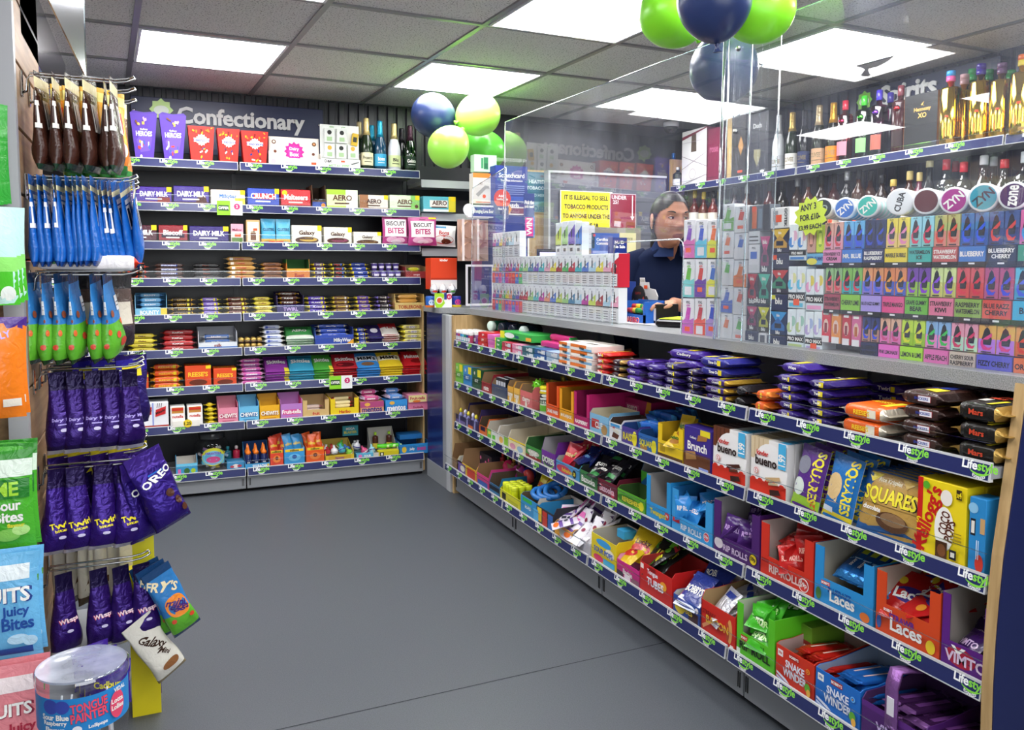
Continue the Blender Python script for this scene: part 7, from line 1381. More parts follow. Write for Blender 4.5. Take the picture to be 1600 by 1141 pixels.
for px, py, bc, cc, lc, lab, sh, rr in LOW3:
    X_ = XB + (.13 if lc is None else .03); q = at(px, 420, 0, X_)
    t = bottle(lab + ' in the lower row', hz_(px, py, X_) - LZ, rr, bc, cc, lc, (X_, q.y, LZ), shape=sh, capk='gloss', labz=(.3, .56), rz=-PI/2 + .4, txt={'clear vodka bottle with red cap, left': "GLEN'S", 'clear vodka bottle with red cap, right': "GLEN'S", 'square clear vodka bottle with silver cap': 'SMIRNOFF', 'square clear vodka bottle with red silver cap': 'SMIRNOFF'}.get(lab), txtcol='#c02434')
# ------------------------------------------------------------------ back of the staff area
YW = 4.93
def onY(pa, pb, yt, yb, Y): p = at(pa, yt, 1, Y); q = at(pb, yb, 1, Y); return p.x, q.x, q.z, p.z
mb = MB(); xa = 2.12; xb = 3.33; mb.box(xa, xb, 5.0, 5.02, 0, 1.86, OAK); tag(mb.build('wall_panel'), 'light oak panel closing the back of the staff area', 'wall panel')
x0_, x1_, z0_, z1_ = onY(856, 1038, 266, 480, YW)
t = thing('tobacco_cabinet', 'grey shuttered cabinet with white frame behind the counter', 'cabinet', (x0_, YW, .9))
W_, H_ = x1_ - x0_, z1_ - .9
mb = MB(); mb.box(.012, W_, .004, .06, 0, H_ - .012, M('#5a5c66', 'paint')); 
for k in range(12): mb.box(.014, W_, .002, .004, .03 + k*(H_-.06)/12, .03 + (k+.9)*(H_-.06)/12, M('#62646e', 'paint'))
mb.build('shutter', t)
mb = MB(); mb.box(0, .014, -.01, .06, 0, H_, LGREY); mb.box(.014, W_, -.01, .06, H_ - .014, H_, LGREY); mb.build('frame', t)
def poster(pa, pb, yt, yb, Y, col, items, label, cat='poster', name='poster', rim=None):
    a, b, c, d = onY(pa, pb, yt, yb, Y); mb = MB(); mb.box(0, b - a, -.0015, 0, 0, d - c, M(rim or col, 'print')); 
    it = ([('r', .02, .02, .98, .98, col)] if rim else []) + list(items)
    mb.art(it, flat(0, -.0015, 0), b - a, d - c); o = mb.build(name); o.location = (a, Y, c); return tag(o, label, cat)
poster(875, 956, 297, 365, YW - .011, '#f0e01e', [('t', 'IT IS ILLEGAL TO SELL', .5, .84, .11, '#16161a', 0, .84), ('t', 'TOBACCO PRODUCTS', .5, .62, .11, '#16161a', 0, .84), ('t', 'TO ANYONE UNDER THE', .5, .4, .11, '#16161a', 0, .9), ('t', 'AGE OF 18', .5, .18, .11, '#16161a', 0, .45)], 'yellow notice in black capitals about selling tobacco', rim='#e6e6d8')
poster(953, 993, 302, 364, YW - .0135, '#8c1f38', [('t', 'UNDER', .35, .9, .1, '#e8d8dc', 0, .6), ('t', '25?', .22, .78, .1, '#e8d8dc', 0, .3), ('r', .84, .4, .88, .96, '#e0d0d4'), ('p', [(.78, .42), (.94, .42), (.86, .32)], '#e0d0d4'), ('p', [(.1, .1), (.4, .05), (.95, .12), (.95, .04), (.1, .02)], '#2a1a20'), ('p', [(.15, .16), (.4, .14), (.42, .28), (.17, .3)], '#c8b0b8'), ('c', .85, .1, .05, '#c83a3a')], 'dark red UNDER 25 poster right of the yellow notice', rim='#c8b8bc')
poster(820, 857, 268, 332, 4.985, '#1f6c84', [('t', 'HEATED', .5, .76, .09, '#d8e8ec'), ('t', 'TOBACCO', .5, .6, .09, '#d8e8ec'), ('t', 'SOLD HERE', .5, .42, .08, '#a8c8d0'), ('p', [(.1, .2), (.9, .3), (.9, .26), (.1, .12)], '#3a8aa0')], 'teal sign lettered HEATED TOBACCO SOLD HERE on the oak panel')
poster(924, 967, 364, 400, 4.6585, '#3a5aa8', [('t', 'Certificate of', .5, .72, .13, TXW), ('t', 'Commitment', .5, .55, .13, TXW), ('r', .05, .1, .9, .22, '#8aa0d8'), ('c', .1, .9, .06, '#c82a3a')], 'blue certificate with white lettering behind the near vape boxes')
poster(968, 993, 364, 426, 4.6585, '#d8d0a0', [('t', 'NOTICE', .5, .85, .06, '#6a6a4a'), ('r', .15, .2, .85, .22, '#8a8a6a'), ('r', .15, .3, .85, .32, '#8a8a6a')], 'cream paper notice hanging behind the blue card')
poster(950, 979, 371, 422, 4.655, '#1c2f7a', [('t', 'No ID', .6, .85, .1, TXW), ('t', 'No Sale', .6, .72, .1, TXW), ('e', .5, .4, .2, .14, '#8ab0d8'), ('r', 0, 0, 1, .1, '#3a8ad8')], 'navy age check card with white lettering in the hatch opening')
for lab, a, b, yt, yb, Y in (('white slip of paper behind the four standing cartons', 908, 929, 352, 388, 4.6585),):
    poster(a, b, yt, yb, Y, '#c9cad0', [('r', .1, .2, .9, .22, '#9a9aa4'), ('r', .1, .4, .9, .42, '#9a9aa4'), ('r', .1, .6, .9, .62, '#9a9aa4')], lab, 'paper', 'paper_slip')
# support board so the loose cards stand on something
x0_, x1_, z0_, z1_ = onY(905, 1000, 362, 470, 4.66); mb = MB(); mb.box(x0_, x1_, 4.66, 4.67, .0, z1_ + .03, M('#8a8478', 'paint')); tag(mb.build('notice_board'), 'beige board carrying cards behind the hatch', 'board')
x0_, x1_, z0_, z1_ = onY(841, 872, 389, 402, 4.2); t = thing('till_screen', 'dark till screen showing a violet strip behind the vape boxes', 'screen', (x0_, 4.2, z0_ - .25))
mb = MB(); mb.box(0, x1_ - x0_ + .1, 0, .02, .1, .25 + z1_ - z0_, M('#20202c', 'gloss')); mb.build('screen', t); mb = MB(); mb.box(.01, x1_ - x0_ + .09, -.001, 0, .24, .25 + (z1_-z0_)*.6, emit('till_glow', (.25, .15, .9), 1.0)); mb.build('display', t); mb = MB(); mb.box(.06, .1, .0, .03, z0_*0 - (z0_ - .25 - WT), .1, DARK); mb.build('stand', t)
# ---- lottery and gadget displays at the far end of the counter
def stand(label, name, cat, pa, pb, yt, yb, Y, d, col, items, parts=(), hold=True, rz=0):
    a, b, c, e_ = onY(pa, pb, yt, yb, Y); t = thing(name, label, cat, (a, Y, c), rz)
    mb = MB(); mb.box(0, b - a, 0, d, 0, e_ - c, col if not isinstance(col, str) else M(col), .001); mb.art(items, flat(0, 0, 0), b - a, e_ - c); mb.build('body', t)
    return t, b - a, e_ - c
t, w_, h_ = stand('blue lottery scratchcard stand with clear top behind the acrylic screen', 'scratchcard_stand', 'scratchcard stand', 774, 824, 258, 470, 4.35, .1, '#2c3f94', [('t', 'Scratchcard', .5, .93, .035, TXW, 0, .8), ('t', 'Top Prize Information', .5, .89, .02, TXW, 0, .8)] + [('r', .08, y, .9, y + .006, '#8a9ad0') for y in (.85, .835, .82, .805, .79)] + [('r', 0, .745, 1, .775, '#3a5ab8'), ('r', 0, .735, 1, .742, '#c8d0e8'), ('t', 'match', .5, .71, .035, TXW), ('r', .4, .64, 1, .7, '#e8e4ea'), ('r', .45, .65, .95, .69, '#8a4a6a'), ('t', 'LUCKY', .3, .42, .05, '#3a3f9a', 0, .4), ('t', 'LUCKY', .75, .45, .05, '#5a5ab0', 0, .4)])
mb = MB(); mb.poly([(-.005, .02, h_), (w_, .02, h_), (w_ + .004, .02, h_ + .045), (-.012, .02, h_ + .045)], CLEAR); mb.build('clear_top', t)
mb = MB(); S = flat(0, -.02, 0); mb.lathe([(.001, 0)], M('#d8383a'), 3, caps=False) if False else None
mb.art([('c', .17, .755, .068, '#d8403a'), ('t', 'Add a', .17, .775, .02, TXW), ('t', 'Lucky Dip', .17, .75, .022, TXW, 0, .34), ('r', -.02, .66, .36, .7, '#22347e'), ('t', 'Find out', .17, .68, .016, TXW, 0, .3), ('p', [(.36, .64), (.46, .68), (.36, .72)], '#e8983a')], S, w_, h_); mb.build('promo_disc', t)
t, w2_, h2_ = stand('narrow upright blue and pink lottery sign', 'lottery_sign', 'sign', 819, 835, 302, 372, 4.25, .008, '#27408c', [('t', 'Pick the', .5, .8, .09, TXW), ('t', 'pick next!', .5, .7, .09, TXW), ('r', .1, .04, .9, .46, '#e83a9a'), ('t', 'WIN', .5, .25, .14, TXW, 90, .4), ('r', .88, 0, 1, .5, '#3a8ad8')])
mb = MB(); mb.box(w2_*.4, w2_*.5, .001, .006, -(onY(819, 835, 302, 372, 4.25)[2] - WT), 0, WHITE); mb.build('stem', t)
t, w_, h_ = stand('white and orange phone cable carton on top of the banner', 'cable_box', 'box', 739, 780, 270, 319, 4.42, .06, '#e6e0d8', [('p', [(0, .85), (.6, .85), (.7, 1), (0, 1)], '#e08a3c'), ('r', .72, 0, 1, 1, '#e0823a'), ('t', 'SC', .3, .66, .07, '#b08a70'), ('p', [(.1, .3), (.45, .6), (.6, .58), (.62, .5), (.5, .5), (.2, .22)], '#a8a4a0'), ('c', .42, .24, .06, '#f2592c'), ('r', .1, .03, .65, .06, '#d85a3c')])
t, w_, h_ = stand('pale green mobile phone carton topmost of its stack', 'phone_box', 'box', 741, 776, 241, 269.5, 4.43, .06, '#c4e6c4', [('r', .42, .15, .62, .85, '#3a8a5a'), ('r', .46, .2, .6, .5, '#2a6a4a'), ('r', .3, .2, .4, .8, '#4a9a6a')])
t, w_, h_ = stand('white tilted banner lettered Changing Lives Every Day', 'lottery_banner', 'banner', 731, 786, 320, 341, 4.38, .03, '#e8e8ee', [('r', .12, .1, .92, .85, '#2c3f94'), ('t', 'Changing Lives Every Day', .52, .48, .45, TXW, 0, .74), ('c', .03, .6, .5, '#eeeef2')])
mb = MB()
for k in range(2):
    for q in range(2):
        pass
a, b, c, e_ = onY(722, 770, 342, 408, 4.36)
t = thing('scratchcard_dispenser', 'clear dispenser with curled ticket rolls, warm glow painted into their colour, under the banner', 'dispenser', (a, 4.36, c)); W_, H_ = b - a, e_ - c
mb = MB(); mb.box(0, W_, .07, .08, 0, H_, M('#caa898', 'gloss')); mb.build('back', t)  # amber light of the display put into the colours of back and rolls
mb = MB(); mb.box(0, W_, 0, .08, H_*.49, H_*.51, CLEAR); mb.poly([(0, 0, 0), (W_, 0, 0), (W_, 0, H_), (0, 0, H_)], CLEAR); mb.build('case', t)
for x in (0, W_*.48): 
    mb = MB(); mb.box(x, x + .012, -.004, .004, 0, H_, M('#e8d8d4', 'gloss')); mb.build('rail', t)
for i in range(2):
    for j in range(2):
        mb = MB(); cx_, cz = W_*(.27 + .5*i), H_*(.25 + .5*j); n = 18; vs = []
        for k in range(n + 1):
            a_ = PI*.35 + PI*1.3*k/n; vs += [(cx_ + .038*math.cos(a_), .01, cz + .046*math.sin(a_)), (cx_ + .038*math.cos(a_), .06, cz + .046*math.sin(a_))]
        mb.add(vs, [(2*k, 2*k+1, 2*k+3, 2*k+2) for k in range(n)], M('#e8b898', 'film'), True); o = mb.build('ticket_roll', t)
t = thing('leaflet_frame', 'white framed clear leaflet holder at the far counter end', 'frame', (at(728, 475, 1, 4.34).x, 4.34, WT + .012)); a, b, c, e_ = onY(728, 772, 410, 474, 4.34); W_, H_ = b - a, e_ - c
mb = MB()
for q in ((0, W_, 0, .012), (0, W_, H_ - .012, H_), (0, .012, .012, H_ - .012), (W_ - .012, W_, .012, H_ - .012)): mb.box(q[0], q[1], 0, .004, q[2], q[3], M('#dcd8de'))
mb.build('frame', t); mb = MB(); mb.poly([(0, .002, 0), (W_, .002, 0), (W_, .002, H_), (0, .002, H_)], CLEAR); mb.build('pane', t); mb = MB(); mb.box(W_*.3, W_*.7, -.02, .04, -.012, 0, CLEAR); mb.build('foot', t)
# pillar of stock that carries the banner and cartons
mb = MB(); a, b, c, e_ = onY(742, 778, 342, 470, 4.47); mb.box(0, b - a, 0, .06, 0, e_ - WT, M('#3a3f8a')); o = mb.build('display_pillar'); o.location = (a, 4.47, WT); tag(o, 'plain navy display pillar behind the ticket dispenser', 'pillar')
# ---- chocolate egg display on the counter corner
t, w_, h_ = stand('orange topped chocolate egg carton on the counter corner', 'egg_carton', 'egg carton', 673, 714, 403, 452, 4.56, .1, '#e0431c', [('r', 0, 0, 1, .3, '#e8e4e2'), ('t', 'kinder', .5, .93, .08, TXW), ('r', 0, .3, 1, .36, '#b83014')])
for k in range(3):
    p = at(678 + 14*k, 452, 1, 4.52); t = thing('chocolate_egg', '%s of three chocolate eggs in front of the orange carton' % pos_word(k, 3), 'chocolate egg', tuple(p)); mb = MB()
    mb.lathe([(.001, -.03), (.016, -.024), (.023, -.006), (.02, .012), (.011, .026), (.001, .031)], M('#e9e8ea', 'foil'), 18); mb.art([('e', .5, .35, .4, .2, ['#c8321e', '#c8321e', '#4a8a3a'][k])], lambda u, v, e: ((.0235+e)*math.sin((u-.02)/.0235), -(.0235+e)*math.cos((u-.02)/.0235), -.022 + v*.7), .04, .04, curved=True); mb.build('shell', t)
p0_ = at(679, 478, 1, 4.5)
for k, (px, c, lab) in enumerate(((674, '#2c62b8', 'blue round sweet tub with snowy print at the counter corner'), (715, '#2a3a9a', 'dark blue round sweet tub beside the lime star card'))):
    p = at(px, 478, 1, 4.5); t = thing('sweet_tub', lab, 'sweet tub', (p.x, 4.52, WT)); mb = MB(); mb.lathe([(.024, 0), (.027, .006), (.027, .055), (.025, .062)], M(c, 'gloss'), 20); mb.art([('e', .5, .5, .35, .3, ['#c8d8ec', '#c83a8a'][k])], lambda u, v, e: ((.0275+e)*math.sin((u-.025)/.0275), -(.0275+e)*math.cos((u-.025)/.0275), v), .05, .055, curved=True); mb.build('body', t); mb = MB(); mb.lathe([(.0275, -.0), (.0285, .002), (.0285, .012)], M('#e8cc2c' if k else '#e8782c', 'gloss'), 20, caps=False); mb.build('base_ring', t)
mb = MB(); a, b, c, e_ = onY(679, 706, 456, 478, 4.46); mb.box(0, b-a, 0, .002, 0, e_-c, WHITE); mb.art([('p', [(0, .25), (.1, 0), (.4, 0), (.6, .3), (.5, .6), (.6, .9), (.4, 1), (0, 1)], '#a8dc2c'), ('c', .28, .5, .26, '#e8e0d0'), ('c', .28, .5, .18, '#d8542c'), ('c', .84, .75, .2, '#c82a5a'), ('t', '£1', .84, .75, .16, TXW), ('r', .55, .55, .7, 1, '#2c3a8a')], flat(0, 0, 0), b-a, e_-c); o = mb.build('price_card'); o.location = (a, 4.46, WT); tag(o, 'white price card with lime star standing before the chocolate eggs', 'card')
mb = MB(); mb.box(0, .13, 0, .1, 0, .062, M('#27408c')); o = mb.build('sweet_carton'); o.location = (at(673, 452, 1, 4.56).x, 4.545, WT); tag(o, 'low blue base box under the chocolate egg carton', 'box')
# ---- things inside the hatch
t = thing('sweet_roll_box', 'blue counter box of small sweet rolls in the hatch', 'sweet box', (1.76, at(969, 480, 0, 1.76).y, WT), -PI/2)
w_ = at(969, 420, 0, 1.76).y - at(1008, 420, 0, 1.76).y; h_ = at(1005, 472, 0, 1.76).z - WT
mb = MB(); mb.box(0, w_, 0, .004, 0, h_*.42, M('#2560b8')); mb.box(0, .004, 0, .09, 0, h_, M('#2560b8')); mb.box(w_-.014, w_, 0, .09, 0, h_, M('#2560b8')); mb.box(0, w_, .086, .09, 0, h_*1.05, M('#2560b8')); mb.box(0, w_, 0, .09, 0, .004, M('#1c4a94'))
mb.art([('t', 'HARIBO', .49, .42, .66, '#f0e8e8', 0, .74), ('t', 'HARIBO', .5, .4, .6, '#d82828', 0, .7)], flat(0, -.0004, 0), w_, h_*.42); mb.build('body', t)
for k in range(6):
    mb = MB(); mb.tube([(0, 0, 0), (.04, 0, 0)], .011, M(['#c83a3a', '#e8c83a', '#3aa04a'][k % 3], 'film'), 12); o = mb.build('sweet_roll'); o.location = (1.79 + .02*(k//3), t.location.y - .02 - .03*(k % 3), WT + .05 + .015*(k//3)); o.rotation_euler = (0, 0, -PI/2 + .1*k); tag(o, '%s wrapped sweet roll in the blue counter box' % ['red', 'yellow', 'green'][k % 3], 'sweet roll', '%s rolls in the blue box' % ['red', 'yellow', 'green'][k % 3])
def xbox(X, pa, pb, yt, yb, d, col, items, label, cat, name, z=None, rz=-PI/2):
    ya, yb_ = at(pa, 420, 0, X).y, at(pb, 420, 0, X).y; z0 = z if z is not None else at((pa+pb)/2, yb, 0, X).z; z1 = at((pa+pb)/2, yt, 0, X).z
    o = carton_mb(ya - yb_, d, z1 - z0, col, items, ()).build(name); o.location = (X, ya, z0); o.rotation_euler = (0, 0, rz); return tag(o, label, cat)
xbox(1.80, 1005, 1027, 475, 0, .1, '#1a1618', [('p', [(.1, .1), (.5, .6), (.45, .7), (.05, .3)], '#c83a2c'), ('r', .8, .2, .95, .8, '#e8e4e0'), ('e', .4, .8, .2, .1, '#b8302c')], 'black lighter box with small red flames on the counter', 'box', 'lighter_box', z=WT)
Y_ = at(990, 420, 0, 1.93).y; t = thing('display_card', 'white stepped card with gold figures standing behind the black stand', 'display card', (1.93, Y_, WT), -PI/2); mb = MB()
zc = lambda y: at(1005, y, 0, 1.93).z - WT
mb.extrude([(-.05, 0, 0), (.16, 0, 0), (.19, 0, zc(462)), (.17, 0, zc(452)), (.125, 0, zc(450)), (.12, 0, zc(441)), (.09, 0, zc(441)), (.085, 0, zc(434)), (.0, 0, zc(434)), (-.002, 0, zc(442)), (-.05, 0, zc(443))], (0, .003, 0), M('#e0dcd8')); mb.art([('t', 'CLIPPER GOLD', .48, .93, .06, '#8a7a5a', 0, .34), ('e', .2, .6, .05, .1, '#b8904a'), ('e', .45, .78, .04, .1, '#b8904a'), ('r', .62, .74, .74, .82, '#f2592c')], flat(-.05, 0, 0), .22, zc(434)); mb.build('card', t)
Y_ = at(985, 420, 0, 1.87).y; t = thing('lighter_stand', 'black card stand with an arched header beside the blue sweet box', 'lighter stand', (1.87, Y_, WT), -PI/2); zc = lambda y: at(1000, y, 0, 1.87).z - WT
mb = MB(); mb.extrude([(0, 0, 0), (.14, 0, 0), (.15, 0, zc(474)), (.125, 0, zc(462))] + [(.065 + .05*math.cos(a_), 0, zc(464) + (zc(446) - zc(464))*math.sin(a_)) for a_ in [PI*k/10 for k in range(11)]] + [(-.0, 0, zc(462))], (0, .004, 0), M('#141214')); mb.art([('t', 'CLIPPER', .45, .78, .07, '#8a2a24', 0, .4), ('p', [(.6, .5), (.75, .7), (.85, .5), (.78, .3)], '#c8482c'), ('p', [(.1, .5), (.2, .62), (.25, .5)], '#b8904a')], flat(0, 0, 0), .14, zc(446)); mb.build('card', t)
mb = MB(); mb.box(.0, .14, -.05, 0, 0, .05, M('#141214')); mb.build('base', t)
xbox(1.84, 968, 978, 440, 0, .05, '#27408c', [('r', .1, .5, .9, .9, '#c8d02c')], 'small blue box with yellow sweets at the hatch edge', 'box', 'small_box', z=WT)
mb = MB(); mb.box(-.1, .1, -.14, .14, 0, .004, M('#e4e2e4')); mb.art([('r', .1, .3, .8, .34, '#c83a3a'), ('r', .1, .5, .8, .52, '#9a9aa4')], top(-.1, -.14, .004), .2, .28); o = mb.build('paper_sheet'); q = at(1040, 480, 2, 1.06); o.location = (1.84, 2.80, WT + .001); o.rotation_euler = (0, 0, .3); tag(o, 'white papers with a red line under the assistant\'s forearm', 'paper')
t = thing('card_terminal', 'black card machine with lime edge lying on the counter inside the hatch', 'card machine', (1.86, 2.62, WT), .5)
mb = MB(); mb.box(-.1, .1, -.09, .09, 0, .03, M('#17171a', 'gloss'), .008); mb.build('body', t); mb = MB(); mb.box(-.095, .06, -.03, .075, .03, .033, M('#c8dc3a')); mb.build('cover', t)
# camera dome on the end panel
t = thing('security_camera', 'small dark dome camera high beside the white gift box', 'camera', (3.3, at(1047, 300, 0, 3.3).y, ZC - .006)); mb = MB(); mb.lathe([(.055, 0), (.055, -.02), (.05, -.03)], M('#d8d8da', 'gloss'), 20); mb.build('mount', t); mb = MB(); mb.lathe([(.046, -.03), (.044, -.05), (.03, -.07), (.001, -.078)], M('#15151a', 'gloss'), 20); mb.build('dome', t)
# ================================================================== left hand bag display
XP = -.27
t = thing('bag_display', 'wood and grey slatwall display with rows of steel hooks at the left', 'display unit', (XP, 2.3, 0))
mb = MB()
for k in range(12): mb.box(-.018, 0, .0, .48, .16 + k*.155, .16 + k*.155 + .149, OAKL, .002)
mb.box(-.03, -.018, 0, .48, .1, 2.0, DARK); mb.build('slatwall_panel', t)
mb = MB(); mb.box(-.042, 0, -.035, -.002, 0, 2.215, M('#9fa0a3', 'paint')); mb.build('post', t)
mb = MB(); mb.box(-.6, -.043, -.012, -.002, 0, 2.215, OAKL); mb.build('end_board', t)
mb = MB(); mb.box(-.2, .12, -.68, .46, 0, .2, GREYMET); mb.build('base', t)
mb = MB(); mb.extrude([(-.04, .12, 1.74), (.0, .12, 1.80), (0, .12, 2.005), (-.04, .12, 2.03)], (0, 1.3, 0), M('#1c1c20', 'gloss')); mb.build('canopy', t)
# mirror panel hung beside the canopy
xa = -.266; xb = at(133, 60, 1, 2.60).x
t = thing('mirror_panel', 'frameless mirror panel reflecting a ceiling light at top left', 'mirror', (xa, 2.32, 1.6))
mb = MB(); d_ = Vector((xb - xa, .28, 0)); n_ = Vector((-.28, xb - xa, 0)).normalized() * .004
mb.extrude([(0, 0, .42), (d_.x, d_.y, .14), (d_.x, d_.y, .6), (0, 0, .6)], tuple(n_), M('#d8dade', 'chrome')); mb.build('mirror', t)
mb = MB(); mb.tube([(d_.x, d_.y, .14), (d_.x, d_.y, .6)], .0022, EDGE, 6); mb.build('edge', t)
# hooks
HY = [2.375, 2.517, 2.677]
def hook(z, Y, label, xt=-.016):
    t = thing('display_hook', label, 'hook', (XP, Y, z), 0, None)
    mb = MB(); mb.box(.0005, .004, -.012, .012, -.05, .012, STEEL, .001); mb.build('back_plate', t)
    L = xt - XP
    for k, (dz, nm) in enumerate(((0, 'prong'), (.009, 'price_arm'))):
        mb = MB(); y = .0045 if k else -.0045
        mb.tube([(.004, y, -.04), (.012, y, -.036), (.014, y, -.01), (.02, y, dz), (L - .045, y, dz), (L - .02, y, dz + .004), (L - .004, y*.9, dz + .011), (L, 0, .013)], .0026, STEEL, 8); mb.build(nm, t)
GZ = [1.688, 1.44, 1.205, .958, .715, .455]
nmz = ['topmost', 'second', 'third', 'fourth', 'fifth', 'lowest visible']
for i, z in enumerate(GZ):
    for j, Y in enumerate(HY): hook(z, Y, 'steel display hook, %s level, %s from the front' % (nmz[i], ORD[j]))
def hangbag(name, w, h, t, cols, art=(), kind='film', seed=0, tie=None, taper=0, edge=(), ac=.05):
    """gusseted bag hanging from its top seal; local x is its width, y its thickness, origin at the hole"""
    g = random.Random(seed); mb = MB(); nu, nv = 14, 18; ph = g.random() * 6
    def prof(b):
        if b < .06: return .1 + .5 * b / .06
        if b < .22: return .6 + .4 * math.sin((b - .06) / .16 * PI/2)
        return max(.03, 1 - (b - .22) / .66) if b < .88 else .03
    def P(a, b, e=0):
        an = 2*PI*a; wx = w/2 * (.93 + .07*abs(2*b-1)) * (1 - taper*min(1, max(0, (b-.25)/.6))); k = prof(b)
        cx, sx = math.cos(an), math.sin(an); q = 1 + .05*math.sin(3*an + 9*b + ph) * (1 if .1 < b < .85 else 0)
        return ((wx + e) * math.copysign(abs(cx)**.75, cx) * q, (t/2 * k + e) * math.copysign(abs(sx)**.8, sx) * q, (b - .965) * h)
    z = [k / nv for k in range(nv + 1)]
    vs = [P(i/nu, b) for b in z for i in range(nu)]
    for lo, hi, c in cols:
        fs = [(j*nu+i, j*nu+(i+1) % nu, (j+1)*nu+(i+1) % nu, (j+1)*nu+i) for j in range(nv) if lo <= (z[j]+z[j+1])/2 < hi for i in range(nu)]
        mb.add(vs, fs, M(c, kind), True)
    mb.add(vs, [tuple(range(nu-1, -1, -1))], M(cols[0][2], kind)); mb.add(vs, [tuple(nv*nu+i for i in range(nu))], M(cols[-1][2], kind))
    if edge: mb.art(edge, lambda u, v, e: P(.5 + ac + (u/t - .5)*.2, min(max(v/h, 0), 1), e + .0006), t, h, curved=True, kind='film')
    if art:  # printed on the broad side facing -y and on the gusset edge
        mb.art(art, lambda u, v, e: P(.75 + (u/w - .5)*.42, min(max(v/h, 0), 1), e + .0004), w, h, curved=True, kind='film')
    o = mb.build(name)
    if tie:
        m2 = MB(); m2.box(-w*.3, w*.3, -.002, .002, -.004, h*.03, M(tie, 'film')); m2.build('header_seal', o)
    return o
def hang(src, first, px, Y, z, label, grp, lean=0, yaw=0, roll=0, cat='sweet bag'):
    o = src if first else None
    if o is None:
        o = src.copy(); COL.objects.link(o)
        for ch in src.children: d = ch.copy(); COL.objects.link(d); d.parent = o
    o.location = (at(px, 420, 1, Y).x, Y, z - .002); o.rotation_euler = (lean, roll, PI/2 + yaw)
    return tag(o, label, cat, grp)
L_ = lambda t, u, v, s, c, r=0: ('t', t, u, v, s, c, r, .8)
# brown bags
s_ = hangbag('white_chocolate_bag', .11, .232, .044, [(0, .08, '#1f3a2a'), (.08, .84, '#3c2018'), (.84, .93, '#e6dcae'), (.93, 1.1, '#2c1812')], [('r', .42, .42, .62, .72, '#f0ece4'), ('r', .46, .45, .58, .69, '#3c2018'), ('r', .48, .42, .56, .72, '#f0ece4'), ('t', 'DI', .52, .78, .05, '#f0ece4')], seed=1, edge=[('r', .2, .42, .8, .47, '#f0ece4'), ('r', .2, .65, .8, .7, '#f0ece4'), ('r', .38, .42, .62, .7, '#f0ece4'), ('t', 'B', .5, .77, .05, '#f0ece4')])
s_.name = 'pointed_snack_bag'
for k, px in enumerate((76, 98, 123, 150, 174, 187)): hang(s_, k == 0, px, HY[0], GZ[0], 'brown pointed bag with cream band and white letter on the top hook', 'brown pointed bags on the top front hook', yaw=-.12 + random.uniform(-.15, .15), roll=random.uniform(-.03, .03))
s_ = hangbag('pointed_snack_bag', .10, .22, .05, [(0, .1, '#2f7a3a'), (.1, .3, '#d87a1e'), (.3, .84, '#e8a41e'), (.84, .93, '#e6d87a'), (.93, 1.1, '#e8b03a')], [('r', .3, .5, .7, .75, '#d8402c'), ('e', .5, .3, .3, .1, '#e8dcc0')], seed=2)
for k, px in enumerate((112, 135, 160, 182)): hang(s_, k == 0, px, HY[1], GZ[0], 'amber yellow bag hanging behind the brown bags', 'amber bags on the second top hook', yaw=-.8 + random.uniform(-.2, .2))
s_ = hangbag('pointed_snack_bag', .09, .25, .04, [(0, .2, '#2f8a3c'), (.2, .4, '#d8782c'), (.4, .85, '#6a3a24'), (.85, 1.1, '#e0d8b0')], [], seed=3)
for k, px in enumerate((125, 155, 178, 195)): hang(s_, k == 0, px, HY[2], GZ[0], 'green and orange tailed bag at the back of the top hooks', 'green tailed bags on the rear top hook', yaw=-.6 + random.uniform(-.2, .2))
s_ = hangbag('pointed_snack_bag', .115, .222, .034, [(0, .05, '#123a80'), (.05, .82, '#1760b8'), (.82, .9, '#e9e3b8'), (.9, 1.1, '#1c5aa8')], [('r', .3, .45, .5, .72, '#eceef2'), ('r', .34, .48, .46, .69, '#1a2236'), ('r', .3, .74, .6, .79, '#eceef2')], seed=4, edge=[('r', .2, .42, .8, .47, '#eceef2'), ('r', .2, .65, .8, .7, '#eceef2'), ('r', .38, .42, .62, .7, '#eceef2'), ('t', 'B', .5, .77, .05, '#eceef2')])
sb_ = hangbag('pointed_snack_bag', .115, .222, .034, [(0, .05, '#123a80'), (.05, .82, '#1760b8'), (.82, .9, '#e9e3b8'), (.9, 1.1, '#1c5aa8')], [('r', .3, .45, .5, .72, '#eceef2'), ('r', .34, .48, .46, .69, '#1a2236'), ('r', .3, .74, .6, .79, '#eceef2')], seed=4)
for k, px in enumerate((59, 72, 79, 92, 102, 113, 121, 131, 142, 153, 162, 170, 178, 187, 199, 213)):
    hang(s_ if k in (0, 2, 3, 11, 12) else sb_, k in (0, 1), px, HY[0] - .003, GZ[1], 'bright blue pointed bag with cream band, packed on the second hook', 'blue pointed bags on the second hook', yaw=-.12 + random.uniform(-.12, .12), lean=-.02, roll=(.14 - .42*k/15) if k > 9 else random.uniform(.0, .08))
